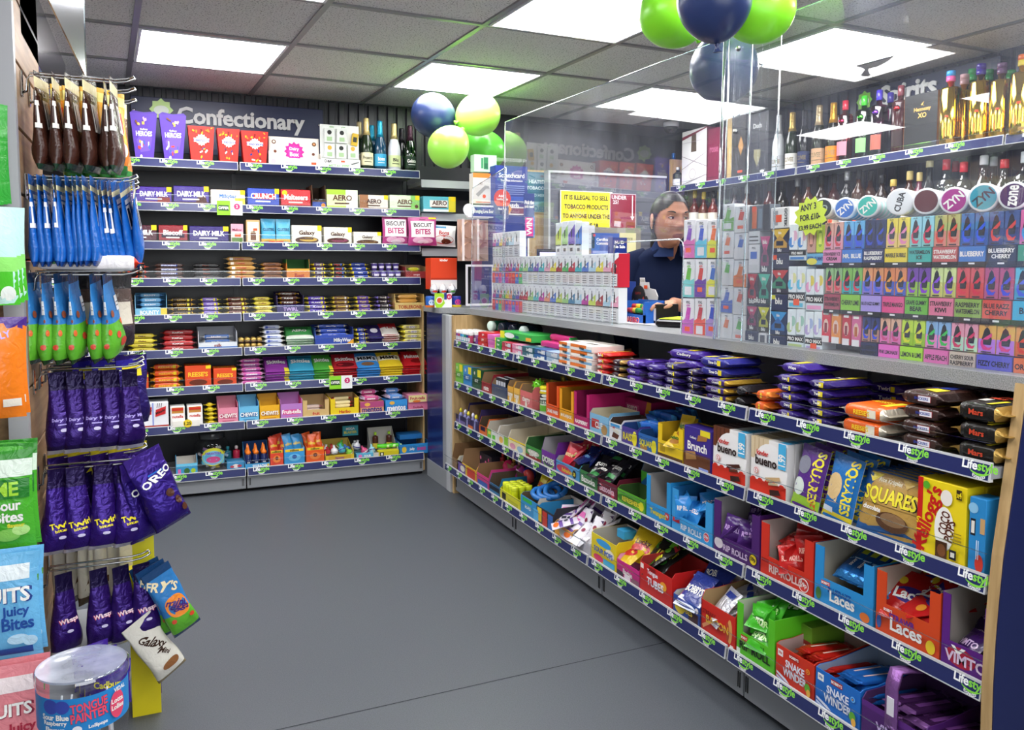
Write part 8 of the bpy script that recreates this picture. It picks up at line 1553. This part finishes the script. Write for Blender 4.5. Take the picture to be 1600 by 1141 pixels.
s_ = hangbag('mini_egg_bag', .12, .225, .05, [(0, .06, '#1c3a1c'), (.06, .42, '#5aa82c'), (.42, .9, '#2f78b8'), (.9, 1.1, '#1c3f6a')], [('c', .4, .3, .04, '#c8442c'), ('c', .62, .42, .04, '#d8642c'), ('c', .5, .2, .05, '#b83a24'), ('r', .55, .55, .75, .72, '#dfe4e6'), ('r', .57, .6, .73, .61, '#555'), ('r', .57, .64, .73, .65, '#555'), ('c', .3, .55, .04, '#8a4a2c')], seed=5, taper=.35, edge=[('c', .3, .2, .03, '#c8442c'), ('c', .6, .35, .035, '#d8642c'), ('c', .4, .48, .02, '#8a4a2c'), ('r', .2, .55, .5, .7, '#dfe4e6'), ('r', .25, .6, .45, .605, '#555555'), ('r', .25, .64, .45, .645, '#555555')])
for k, px in enumerate((50, 72, 95, 114, 148, 167)): hang(s_, k == 0, px, HY[0], GZ[2], 'blue over green bag with orange dots on the third hook', 'blue and green bags on the third front hook', yaw=-.25 + random.uniform(-.15, .15), roll=-.03 - .03*k)
s_ = hangbag('treat_bag', .11, .2, .045, [(0, .3, '#2c2430'), (.3, .8, '#4a3a34'), (.8, 1.1, '#16161a')], [('r', .3, .3, .7, .6, '#c8c0b0')], seed=6)
for k, px in enumerate((110, 135, 160, 185)): hang(s_, k == 0, px, HY[1], GZ[2], 'dark treat bag behind the blue and green bags', 'dark bags on the second hook of the third level', yaw=-.6)
o = bar_mb(.26, .07, .04, '#e4e0e2', [('r', .25, .2, .6, .8, '#8aa0d0'), ('c', .12, .5, .3, '#3a8a3a')], [('r', 0, 0, .25, 1, '#d83a24'), ('r', .3, .2, .8, .8, '#4a6ab8')], '#d8381e').build('sweet_bag'); o.location = (at(44, 420, 1, 2.36).x, 2.34, GZ[2] + .014); o.rotation_euler = (0, .02, 0); tag(o, 'red white and blue bag lying flat on top of the third hooks', 'sweet bag')
PU = '#2f1366'
s_ = hangbag('chocolate_bag', .072, .205, .06, [(0, .05, '#d8d4e0'), (.05, .12, '#241050'), (.12, .8, PU), (.8, 1.1, '#1a0f3a')], [('t', 'Dairy Milk', .5, .42, .05, '#a898e0'), ('r', .4, .36, .6, .375, '#a898e0'), ('c', .5, .3, .02, '#c8c0e0')], seed=7, kind='foil', taper=.42)
for k, px in enumerate((82, 110, 140, 167, 197)): hang(s_, k == 0, px, HY[0] - .02, GZ[3], 'dark metallic purple bag on the fourth level hook', 'purple bags on the fourth front hook', yaw=-1.15 + random.uniform(-.15, .15), roll=random.uniform(-.04, .04))
s_ = hangbag('chocolate_bag', .10, .19, .05, [(0, .8, '#2a1a6a'), (.8, .95, '#3a2fae'), (.95, 1.1, '#2a1a6a')], [('r', .3, .7, .7, .85, '#e8d42c')], seed=8, kind='foil')
for k, px in enumerate((133, 163, 200)): hang(s_, k == 0, px, HY[1], GZ[3] + .02, 'indigo bag with yellow top patch behind the purple ones', 'indigo bags on the second hook of the fourth level', yaw=-.9)
s_ = hangbag('chocolate_bag', .09, .12, .05, [(0, .7, '#b8701e'), (.7, 1.1, '#c87a3a')], [('r', .2, .2, .8, .5, '#e0a82c')], seed=9, tie='#e8862c')
for k, px in enumerate((108, 137, 165, 192)): hang(s_, k == 0, px, HY[2], GZ[4] + .02, 'orange topped bag at the back of the fifth level', 'orange topped bags on the rear fifth hook', yaw=-.9)
s_ = hangbag('chocolate_bag', .078, .215, .062, [(0, .05, '#d8d4e0'), (.05, .8, '#35177a'), (.8, 1.1, '#221248')], [('t', 'Twirl', .5, .36, .07, '#f0dc2c', 10), ('t', 'bites', .5, .3, .035, '#f0dc2c', 10), ('c', .5, .22, .018, '#c8c0e0')], seed=10, kind='foil', taper=.42)
for k, px in enumerate((76, 105, 150, 186)): hang(s_, k == 0, px, HY[0] - .025, GZ[4], 'glossy purple bag with yellow lettering on the fifth level hook', 'purple yellow lettered bags on the fifth front hook', yaw=-1.2 + random.uniform(-.15, .15), roll=random.uniform(-.05, .05))
s_ = hangbag('chocolate_bag', .11, .17, .05, [(0, .75, '#2a1460'), (.75, .9, '#3a1f7a'), (.9, 1.1, '#e0cc2c')], [('p', [(.3, .5), (.7, .8), (.75, .7), (.35, .4)], '#e8d82c')], seed=11, kind='foil')
for k, px in enumerate((95, 125, 160, 190)): hang(s_, k == 0, px, HY[1], GZ[4] + .02, 'purple bag with yellow corner on the middle hook of level five', 'purple yellow cornered bags on the middle fifth hook', yaw=-1.0 + random.uniform(-.2, .2))
s_ = hangbag('chocolate_bag', .10, .215, .06, [(0, .06, '#3a1f7a'), (.06, .8, '#331a80'), (.8, 1.1, '#4a2f94')], [('p', [(.35, .05), (.8, .05), (.9, .4), (.7, .72), (.45, .72)], '#2470d0'), ('t', 'OREO', .58, .66, .09, TXW, 20), ('e', .62, .42, .09, .05, '#4a2a1c'), ('e', .7, .3, .08, .05, '#4a2a1c'), ('e', .75, .18, .08, .05, '#5a3320')], seed=12, kind='foil')
hang(s_, True, 212, HY[0] - .06, GZ[4] + .03, 'purple and blue biscuit bag jutting out farthest on the fifth level', None, yaw=-1.2, roll=-.38)
hang(s_, False, 203, HY[0] - .02, GZ[4] + .005, 'purple and blue biscuit bag tucked behind the jutting one', None, yaw=-.9, roll=-.12)
s_ = hangbag('chocolate_bag', .075, .205, .06, [(0, .05, '#d8d4e0'), (.05, .8, '#33176e'), (.8, 1.1, '#1c1040')], [('t', 'Wispa', .5, .42, .08, '#d8405a', 8), ('t', 'Wispa', .5, .423, .072, '#f0d8e0', 8), ('c', .5, .3, .018, '#c8c0e0')], seed=13, kind='foil', taper=.42)
for k, px in enumerate((80, 136, 172, 205)): hang(s_, k == 0, px, HY[0] - .02, GZ[5] - .01, 'purple bag with red and white lettering on the lowest visible hook', 'purple red lettered bags on the lowest hook', yaw=-1.15 + random.uniform(-.15, .15), roll=-.02*k)
s_ = hangbag('chocolate_bag', .10, .2, .03, [(0, .1, '#5a4a3a'), (.1, 1.1, '#c9c4b4')], [('p', [(.2, .2), (.5, .35), (.4, .4)], '#5a3a24')], seed=14)
for k, px in enumerate((92, 105, 125, 142, 158, 178, 196)): hang(s_, k == 0, px, HY[1] + .01*(k % 2), GZ[5] + .06 - .004*k, 'crumpled cream bag behind the purple lettered bags', 'cream bags on the middle lowest hook', yaw=-.8 + random.uniform(-.3, .3))
s_ = hangbag('chocolate_bag', .085, .19, .04, [(0, .06, '#8a7a5a'), (.06, 1.1, '#dcd8cc')], [('t', 'Galaxy', .5, .6, .12, '#3a2418', -60), ('t', 'Mini', .6, .4, .06, '#3a2418', -60), ('e', .6, .2, .2, .06, '#8a5a34')], seed=15)
hang(s_, True, 196, HY[0] - .05, .305, 'cream bag with brown script hanging low beside the lolly tub', None, yaw=-1.2, roll=-.5)
s_ = hangbag('mini_egg_bag', .078, .2, .045, [(0, .05, '#1c3a5a'), (.05, .35, '#5aa82c'), (.35, .9, '#2f78b8'), (.9, 1.1, '#1c3f6a')], [('e', .55, .42, .3, .15, '#e8862c'), ('t', 'mini', .55, .46, .08, '#3a1c6a', -40), ('t', 'eggs', .55, .38, .08, '#3a1c6a', -40), ('t', "FRY'S", .45, .75, .12, '#e8dcb0', -40), ('c', .3, .25, .03, '#c8442c'), ('c', .7, .22, .03, '#c8442c')], seed=16)
for k, (px, r_, n_) in enumerate(((228, -.42, 'outermost'), (219, -.36, 'middle'), (210, -.3, 'innermost'))): hang(s_, k == 0, px, HY[0] - .05 + .03*k, .435, '%s of three blue and green egg bags with orange spot, swinging over the floor' % n_, None, yaw=-1.25, roll=r_)
# clear tag holder with little bits, yellow stand
t = thing('yellow_stand', 'bright yellow cardboard stand at the foot of the bag display', 'display stand', (at(200, 900, 1, 2.43).x, 2.43, 0))
W_ = at(249, 1000, 1, 2.43).x - t.location.x
mb = MB(); mb.box(0, W_, 0, .12, .0, .40, M('#dccb1e')); mb.build('body', t); mb = MB(); mb.box(W_ - .06, W_ - .006, -.004, -.001, .40, .50, M('#e8dc2c')); mb.build('header_card', t)
mb = MB(); mb.box(W_ + .0005, W_ + .002, .01, .11, .05, .2, M('#4a1f5a')); mb.build('print_panel', t)
s2 = packet('treat_bag', .09, .1, .04, '#3a1f86', 'Cadbury', '#e8dc2c', [('p', [(0, .1), (1, .5), (1, .7), (0, .3)], '#e8cc2c')])
for k in range(4):
    o = s2 if k == 0 else s2.copy()
    if k: COL.objects.link(o)
    o.location = (-.19 + .012*k, 2.2 - .03*k, .205 + (0 if k else 0)); o.rotation_euler = (-.15, 0, .5 - .2*k); tag(o, 'purple and yellow bag standing on the base behind the lolly tub', 'sweet bag', 'purple and yellow bags on the display base')
# lollipop tub
q = at(128, 1036, 1, 1.86); dd_ = (q - CAMP).dot(FW); r_ = 67 * dd_ / F_PX; zt_ = q.z
t = thing('lollipop_tub', 'clear plastic lollipop tub with blue label and frosted lid, bottom left', 'tub', (q.x, 1.86, .2)); H_ = zt_ - .2
mb = MB(); mb.lathe([(r_*.9, 0), (r_*.94, .01), (r_*.95, H_*.5), (r_*.96, H_ - .02)], CLEAR, 40, caps=False); mb.build('body', t)
mb = MB(); mb.lathe([(r_*.99, H_ - .024), (r_, H_ - .022), (r_, H_ - .004), (r_*.96, H_)], clear_mat('lid_rim', (.9, .92, .95), 1.2, .05, .12), 40, caps=False)
mb.lathe([(r_*.96, H_), (r_*.93, H_ - .006), (r_*.3, H_ - .007), (.002, H_ - .007)], clear_mat('frosted_lid', (.8, .83, .88), .5, .2, .1, .45), 40, caps=False); mb.build('lid', t)
mb = MB(); rl = r_*.965; S = lambda u, v, e: ((rl+e)*math.sin((u-.14)/rl), -(rl+e)*math.cos((u-.14)/rl), H_*.52 + v); lh = H_*.33
mb.grid(lambda a, b: S(a*.28, b*lh, 0), 40, 2, M('#2a86cc', 'print'))
mb.art([('e', .3, .78, .06, .2, '#3a4aa8'), ('e', .385, .78, .05, .18, '#3a4aa8'), ('t', 'Sour Blue', .33, .5, .16, TXW, 0, .2), ('t', 'Raspberry', .33, .33, .16, TXW, 0, .2), ('t', 'Flavour', .33, .17, .14, TXW, 0, .16), ('t', 'TONGUE', .56, .74, .27, '#7a1c3a', 4, .24), ('t', 'TONGUE', .559, .745, .25, '#e8506a', 4, .235), ('t', 'PAINTER', .56, .48, .27, '#7a1c3a', 4, .24), ('t', 'PAINTER', .559, .485, .25, '#e8506a', 4, .235), ('e', .48, .16, .03, .1, '#e6e8f0'), ('t', 'Lollipops', .61, .17, .13, TXW, 0, .15), ('e', .75, .5, .06, .38, '#e04a6a'), ('t', 'Lotta', .75, .62, .14, TXW, 0, .1), ('t', 'Lollies', .75, .44, .14, TXW, 0, .1), ('t', 'VIDAL', .77, .92, .12, TXW, 0, .1)], S, .28, lh, curved=True)
mb.build('label', t)
g = random.Random(2)
for k in range(9):
    a_ = g.uniform(0, 2*PI); q_ = r_*.6; mb = MB(); x, y = q_*math.cos(a_), q_*math.sin(a_)
    mb.tube([(x, y, .05), (x*.8 + g.uniform(-.01, .01), y*.8, .05 + g.uniform(.08, .11))], .0022, WHITE, 6); mb.T = Matrix.Translation((x, y, .04)); mb.lathe([(.001, -.014), (.012, -.008), (.015, 0), (.012, .008), (.001, .014)], M(['#3a4ab0', '#c82a3a', '#4a90d0'][k % 3], 'gloss'), 14)
    o = mb.build('lollipop'); o.location = t.location; tag(o, '%s lollipop with white stick inside the clear tub' % ['navy', 'red', 'blue'][k % 3], 'lollipop', '%s lollipops in the tub' % ['navy', 'red', 'blue'][k % 3])
# pouches on the end of the display, facing the viewer
def endpouch(px_r, yt, yb, Y, w_, col, items, label, t_=.03, lean=0, rz=0, n=1, name='sweet_pouch', step=.022):
    xr = at(px_r, 600, 1, Y).x; z1, z0 = at(px_r - 10, yt, 1, Y).z, at(px_r - 10, yb, 1, Y).z
    src = pouch_mb(w_, z1 - z0, t_, col, items, gus=.15, seal=.012).build(name)
    for k in range(n):
        o = cp(src, k)
        o.location = (xr - w_ + .006*k, Y + step*k, z0 + .004*k); o.rotation_euler = (lean, 0, rz + .03*k); tag(o, label if n == 1 else (['front', 'middle', 'rear'][k] + ' ' + label), 'sweet pouch')
endpouch(48, 692, 858, 2.07, .175, '#4aae2c', [('r', .35, .7, 1, .86, '#dfeedd'), ('r', 0, .86, 1, 1, '#2f8a24'), ('r', .3, .5, .97, .68, '#1f7a24'), ('t', 'LIME', .62, .59, .13, '#a8e03c', 0, .55), ('t', 'Sour', .72, .44, .1, TXW, 0, .3), ('t', 'Bites', .72, .33, .1, TXW, 0, .34), ('e', .7, .16, .14, .06, '#8ad05a'), ('e', .85, .2, .1, .05, '#b8e88a'), ('t', 'flavour', .8, .25, .04, '#e8e03a')], 'lime green sour sweet pouch on the display end', n=2)
endpouch(51, 862, 1026, 2.03, .175, '#6ab4e0', [('r', .3, .76, .9, .9, '#e4eef0'), ('p', [(0, .7), (1, .78), (1, .72), (0, .62)], '#5aa03c'), ('t', 'FRUITS', .55, .62, .15, '#1f3f8a', 0, .8), ('t', 'FRUITS', .547, .624, .14, TXW, 0, .78), ('t', 'Juicy', .74, .46, .12, '#1c4a9a', 0, .36), ('t', 'Bites', .76, .35, .12, '#1c4a9a', 0, .36), ('e', .75, .2, .12, .05, '#b8dcf0'), ('e', .88, .17, .08, .05, '#b8dcf0'), ('r', .5, .05, .9, .12, '#1c4a9a')], 'sky blue juicy bites pouch on the display end', n=2)
endpouch(54, 1035, 1200, 2.0, .175, '#e0848c', [('r', .35, .76, .9, .9, '#f0e0e0'), ('p', [(0, .7), (1, .78), (1, .72), (0, .62)], '#6ab04a'), ('t', 'FRUITS', .55, .6, .13, '#8a1c3a', 0, .8), ('t', 'FRUITS', .547, .604, .12, TXW, 0, .78), ('t', 'Juicy', .74, .42, .12, '#a81c3a', 0, .36)], 'pink juicy bites pouch on the display end', n=2)
endpouch(40, 500, 655, 2.08, .15, '#e87a1c', [('p', [(.2, .65), (1, .9), (1, 1), (.2, 1)], '#4a2a86'), ('t', 'WILDLY', .6, .82, .07, '#b8a0e0', 15), ('r', .7, .12, .95, .2, '#e8e0d0')], 'orange and purple fruit pouch hanging edge on', t_=.045, rz=.25, n=2)
endpouch(44, 325, 478, 2.10, .13, '#b8e0d8', [('r', 0, 0, 1, .45, '#4ab82c'), ('r', 0, .35, 1, .5, '#8ad86a'), ('r', .1, .75, .6, .9, '#7a2a96'), ('c', .8, .12, .08, '#e8f0e8')], 'white to green pouch hanging beside the grey post', t_=.03, rz=.5, n=3, step=.03)
endpouch(27, 155, 318, 2.12, .12, '#2f9a34', [('r', 0, .8, .5, 1, '#5a2a8a'), ('r', .6, .2, .8, .9, '#58c040')], 'vivid green pouch with purple corner near the top left', t_=.02, rz=.6, n=3, step=.03)
for k, (yy, nm) in enumerate(((150, 'topmost'), (322, 'second'), (497, 'third'), (688, 'fourth'), (858, 'fifth'), (1032, 'lowest'))):
    z = at(20, yy, 1, 2.12).z; t = thing('display_hook', '%s hook on the display end facing the viewer' % nm, 'hook', (XP - .11, 2.288, z + .006)); mb = MB(); mb.tube([(0, 0, 0), (0, -.3, 0), (0, -.315, .012)], .0028, STEEL, 8); mb.build('prong', t); mb = MB(); mb.box(-.02, .02, -.004, 0, -.02, .02, STEEL); mb.build('back_plate', t)
# ================================================================== the shop assistant
def pix(px, py, D):
    d = FW * F_PX + RT * (px - CX) - UP * (py - CY); return CAMP + d * (D / F_PX)
DH = 3.50
hc = pix(1046, 345, DH)
SK, SKL, LIP, HAIRC, NAVYC = M('#a9745a', 'skin'), M('#bd8a70', 'skin'), M('#8a4a48', 'skin'), noise_mat('dark_hair', '#0d0a09', '#2a211d', 60, .42, (1, 1, .15), .35, .7), M('#151d36', 'cloth')
t = thing('person', 'woman in a navy polo shirt behind the counter, dark hair tied back, looking right', 'person', (hc.x, hc.y, 0))
face_rot = Matrix.Rotation(math.radians(-4), 4, 'Z') @ Matrix.Rotation(math.radians(3), 4, 'X')
HT = Matrix.Translation((0, 0, hc.z)) @ face_rot @ Matrix.Scale(1.0, 4)
E2 = lambda v, c, s: math.exp(-((v - c) / s) ** 2)
def headp(th, ph, k=1.0, plain=False):
    sx, sy, sz = math.cos(th)*math.sin(ph), math.sin(th)*math.sin(ph), math.cos(ph)
    x, y, z = .070*sx, .094*sy, .115*sz
    if sy < 0: y = -.088 * abs(sy)**.82
    if sz < 0:
        q = -sz; x *= 1 - .30*q**1.6; y *= (1 - .30*q) if sy > 0 else (1 - .10*q**2)
    if sz > 0: x *= 1 + .05*math.sin(PI*sz)
    x *= k; y *= k; z *= k
    if not plain and sy < 0:
        f = min(1, -sy * 1.8)
        nz = E2(z, -.020, .013) * 1.0 + (.55 * E2(z, .006, .02))
        y -= f * .021 * nz * E2(x, 0, .010 + .006 * E2(z, -.024, .01)); y -= f * .005 * E2(abs(x), .012, .006) * E2(z, -.027, .007)
        y += f * .011 * E2(abs(x), .031, .015) * E2(z, .013, .011)
        y -= f * .005 * E2(z, .032, .009) * E2(x, 0, .05)
        y -= f * .007 * E2(x, 0, .022) * (E2(z, -.054, .0048) + 1.1*E2(z, -.066, .0058)) ; y += f * .003 * E2(x, 0, .024) * E2(z, -.0598, .002)
        y -= f * .008 * E2(x, 0, .022) * E2(z, -.094, .014); y -= f * .004 * E2(abs(x), .045, .018) * E2(z, -.02, .022)
        y += f * .003 * E2(abs(x), .03, .006) * E2(z, -.048, .014)
    return x, y, z
mb = MB(); mb.T = HT; nu, nv = 96, 80
V = [headp(2*PI*i/nu, PI*(.0005 + .999*j/nv)) for j in range(nv+1) for i in range(nu)]
fs = {0: [], 1: [], 2: []}
for j in range(nv):
    for i in range(nu):
        f = (j*nu+i, (j+1)*nu+i, (j+1)*nu+(i+1) % nu, j*nu+(i+1) % nu); x, y, z = V[f[0]]
        lip = y < -.05 and abs(x) < .024 and -.0715 < z < -.0505 and abs(x) < .024*(1 - abs((z + .061)/.0125)**2.2 * .75)
        fs[1 if lip else 0].append(f)
mb.add(V, fs[0], SK, True); mb.add(V, fs[1], LIP, True)
for s in (-1, 1):   # ears
    mb.T = HT @ Matrix.Translation((s*.074, .008, -.004)) @ Matrix.Rotation(s*.35, 4, 'Z'); prof = [(.002, -.03), (.011, -.024), (.014, -.006), (.019, .01), (.016, .026), (.002, .033)]
    mb.lathe([(a*.9, b) for a, b in prof], SK, 14, sy=1.0) if False else mb.add([(s*.004 + .006*math.cos(a_)*k, .016*math.sin(a_)*k*(1 + .25*(zz > 0)), zz) for k, zz in ((.25, -.03), (.8, -.02), (.9, -.004), (1.1, .012), (.9, .025), (.2, .032)) for a_ in [2*PI*i/12 for i in range(12)]], [(r*12+i, r*12+(i+1) % 12, r*12+12+(i+1) % 12, r*12+12+i) for r in range(5) for i in range(12)] + [tuple(range(11, -1, -1)), tuple(range(60, 72))], SKL, True)
mb.T = Matrix.Identity(4)
def rel(p): return (p.x - hc.x, p.y - hc.y, p.z)
# neck, trunk core, arms and hands as tapering limbs of the same skin
DT = 3.66
tc_ = pix(1043, 420, DT)
def PT(rx, dd, z): p = tc_ + RT*rx + Vector((FW.x, FW.y, 0)).normalized()*dd; return (p.x - hc.x, p.y - hc.y, z)
nb = PT(.005, -.03, 1.24); mb.tube([nb, (nb[0]*.5, nb[1]*.45 + .01, hc.z - .10), (0, .018, hc.z - .04)], [.05, .046, .046], SK, 18)
mb.tube([PT(0, 0, z) for z in (.78, .95, 1.12, 1.24)], [.085, .085, .09, .05], SK, 16)
elL = rel(pix(1092, 486, 3.52)); wrL = rel(pix(1052, 474, 3.34)); 
shL = PT(.15, -.01, 1.245); shR = PT(-.15, -.01, 1.25); elR = PT(-.2, .02, 1.0); wrR = PT(-.17, -.04, .82)
mb.tube([shL, elL, wrL], [.046, .037, .024], SK, 14); mb.tube([shR, elR, wrR], [.046, .037, .025], SK, 14)
def hand(w, d, up, s, mb):
    """palm with four bent fingers of different length and a thumb from its side"""
    w = Vector(w); d = Vector(d).normalized(); n = Vector(up); sd = d.cross(n).normalized() * s; n = sd.cross(d).normalized() * s
    if n.z < 0: n = -n
    pts = [w, w + d*.02, w + d*.05, w + d*.082]; vs = []; rr = ((.022, .016), (.027, .015), (.036, .014), (.037, .010))
    for p, (a, b) in zip(pts, rr):
        for i in range(12): t_ = 2*PI*i/12; vs.append(tuple(p + sd*a*math.cos(t_) + n*b*math.sin(t_)))
    mb.add(vs, [(k*12+i, k*12+(i+1) % 12, k*12+12+(i+1) % 12, k*12+12+i) for k in range(3) for i in range(12)] + [tuple(range(11, -1, -1)), tuple(range(36, 48))], SKL, True)
    for k, (o_, L) in enumerate(((-.027, .062), (-.009, .073), (.009, .069), (.027, .054))):
        a = w + d*.078 + sd*o_; b = a + d*L*.45 + n*.006 + sd*o_*.15; c = b + d*L*.3 - n*.006; e = c + d*L*.22 - n*.014
        mb.tube([a, b, c, e], [.0092, .0086, .0078, .006], SKL, 8)
    a = w + d*.022 - sd*.024; mb.tube([a, a + d*.025 - sd*.022, a + d*.05 - sd*.026 - n*.004, a + d*.068 - sd*.022 - n*.008], [.013, .0105, .0095, .007], SKL, 8)
tip = Vector(rel(pix(1026, 477, 3.30))); hand(wrL, tip - Vector(wrL), (0, 0, 1), 1, mb); hand(wrR, Vector(PT(-.16, -.06, .74)) - Vector(wrR), (0, 0, 1), -1, mb)
for s in (-1, 1): mb.tube([PT(s*.085, 0, .82), PT(s*.09, .0, .45), PT(s*.09, .02, .06)], [.085, .055, .036], SK, 14); mb.tube([PT(s*.09, .03, .035), PT(s*.1, -.1, .03), PT(s*.105, -.17, .02)], [.034, .034, .02], SK, 12)
mb.build('body', t)
# eyes
for s in (-1, 1):
    mb = MB(); ec = Vector((s*.0305, -.0655, .0125)); mb.T = HT @ Matrix.Translation(ec) @ Matrix.Rotation(PI/2 , 4, 'X') @ Matrix.Rotation(.25, 4, 'Y')
    pr_ = [(max(.0002, .0122*math.sin(PI*k/16)), -.0122*math.cos(PI*k/16)) for k in range(17)]
    mb.lathe(pr_[:13], M('#e0d8d4', 'eye'), 20); mb.lathe([(.0055, .0111), (.0054, .0113), (.0052, .0114)], M('#2c1a12', 'eye'), 16); mb.lathe([(.0026, .01145), (.0024, .0122)], M('#0a0808', 'eye'), 12)
    mb.build('eye', t)
    for nm, dz, m_, rr, cols in (('eyelid', .0052, SK, .0042, 1), ('lower_lid', -.0062, SK, .0030, 1)):
        mb = MB(); mb.T = HT; mb.tube([(s*.0305 + .0155*q, -.0755 + .0075*q*q + (0 if dz > 0 else .002), .0125 + dz*(1 - .75*q*q)) for q in [-1 + k/5 for k in range(11)]], [rr*(1 - .5*abs(-1 + k/5)) for k in range(11)], m_, 8); mb.build(nm, t)
    mb = MB(); mb.T = HT; mb.tube([(s*.0305 + .0158*q, -.0788 + .0085*q*q, .0125 + .0040*(1 - .8*q*q)) for q in [-1 + k/5 for k in range(11)]], .0011, HAIRC, 6); mb.build('lash_line', t)
    mb = MB(); mb.T = HT; mb.tube([(s*(.014 + .036*q), -.0835 + .018*q*q*q, .0285 + .009*math.sin(q*2.3)) for q in [k/8 for k in range(9)]], [.0012, .0026, .003, .003, .0028, .0024, .002, .0014, .0007], HAIRC, 6); mb.build('eyebrow', t)
# hair: swept back from a high forehead, gathered behind
mb = MB(); mb.T = HT; nu, nv = 80, 60
V = [headp(2*PI*i/nu, PI*(.0005 + .999*j/nv), 1.0, True) for j in range(nv+1) for i in range(nu)]
def hk(v):
    x, y, z = v; k = 1.04 + .03*max(0, min(1, (y + .07)*8)) + .006*math.sin(x*300 + y*40); return (x*k, y*k + .004, z*1.05 + .002)
keep = []
for j in range(nv):
    for i in range(nu):
        f = (j*nu+i, (j+1)*nu+i, (j+1)*nu+(i+1) % nu, j*nu+(i+1) % nu); x, y, z = V[f[0]]
        line = .074 - .9*max(0, abs(x) - .022) if y < -.03 else (.034 - (y + .03)*1.7 if y < .016 else -.07)
        if z > line: keep.append(f)
W = [hk(v) for v in V]; mb.add(W, keep, HAIRC, True)
mb.T = HT @ Matrix.Translation((0, .098, -.025)); mb.lathe([(.002, -.035), (.026, -.026), (.036, 0), (.028, .024), (.004, .033)], HAIRC, 18)
mb.tube([(0, .01, -.02), (.005, .03, -.08), (.0, .02, -.15)], [.022, .02, .008], HAIRC, 10)
mb.build('hair', t)
mb = MB(); mb.T = HT @ Matrix.Translation((-.078, .004, -.034)); mb.lathe([(.0008, -.004), (.004, 0), (.0008, .004)], M('#d8c890', 'chrome'), 10); mb.build('earring', t)
# polo shirt
mb = MB(); n = 40
RG = [(.80, .175, .125), (.92, .168, .122), (1.04, .166, .128), (1.13, .170, .13), (1.20, .176, .122), (1.245, .172, .105), (1.275, .145, .09), (1.297, .105, .076), (1.312, .072, .066)]
vs = []
for z, a, b in RG:
    for i in range(n):
        th = 2*PI*i/n; c, s = math.cos(th), math.sin(th); w_ = 1 + .012*math.sin(5*th + z*30)
        vs.append(PT(a*math.copysign(abs(c)**.85, c)*w_, .88*b*math.copysign(abs(s)**.9, s)*w_ - .05*max(0, (z-1.24)/.06), z + .006*math.sin(3*th)))
mb.add(vs, [(k*n+i, k*n+(i+1) % n, (k+1)*n+(i+1) % n, (k+1)*n+i) for k in range(len(RG)-1) for i in range(n)], NAVYC, True)
def lerp(a, b, q): return tuple(a[k] + (b[k]-a[k])*q for k in range(3))
mb.tube([PT(-.10, 0, 1.262), shR, lerp(shR, elR, .5), elR, lerp(elR, wrR, .75)], [.05, .064, .058, .05, .042], NAVYC, 18)
mb.tube([PT(.10, 0, 1.26), shL, lerp(shL, elL, .5), elL, lerp(elL, wrL, .45)], [.05, .064, .057, .05, .042], NAVYC, 18)
mb.build('polo_shirt', t)
mb = MB(); vs = []; n = 32
for z, k, dd in ((1.300, 1.0, 0), (1.325, .93, -.004), (1.345, .86, -.012), (1.338, .98, -.014), (1.296, 1.28, -.01)):
    for i in range(n):
        th = -PI/2 + .16 + (2*PI - .32)*i/(n-1); vs.append(PT(.078*k*math.cos(th) + .012, .070*k*math.sin(th) + dd - .055, z + .004 - (.03 if math.sin(th) < -.4 else 0) * (1 if k > .9 else .8)))
mb.add(vs, [(k*n+i, k*n+i+1, (k+1)*n+i+1, (k+1)*n+i) for k in range(4) for i in range(n-1)], M('#222e50', 'cloth'), True); mb.build('collar', t)
mb = MB()
for s in (-1, 1): mb.tube([PT(s*.07, 0, .86), PT(s*.088, .0, .8), PT(s*.09, .0, .45), PT(s*.09, .02, .08)], [.095, .1, .072, .06], M('#16171c', 'cloth'), 18)
mb.build('trousers', t)
for s in (-1, 1):
    mb = MB(); mb.tube([PT(s*.09, .06, .04), PT(s*.09, .03, .045), PT(s*.1, -.08, .04), PT(s*.106, -.19, .026)], [.02, .043, .042, .02], M('#101012', 'gloss'), 14); mb.build('shoe', t)
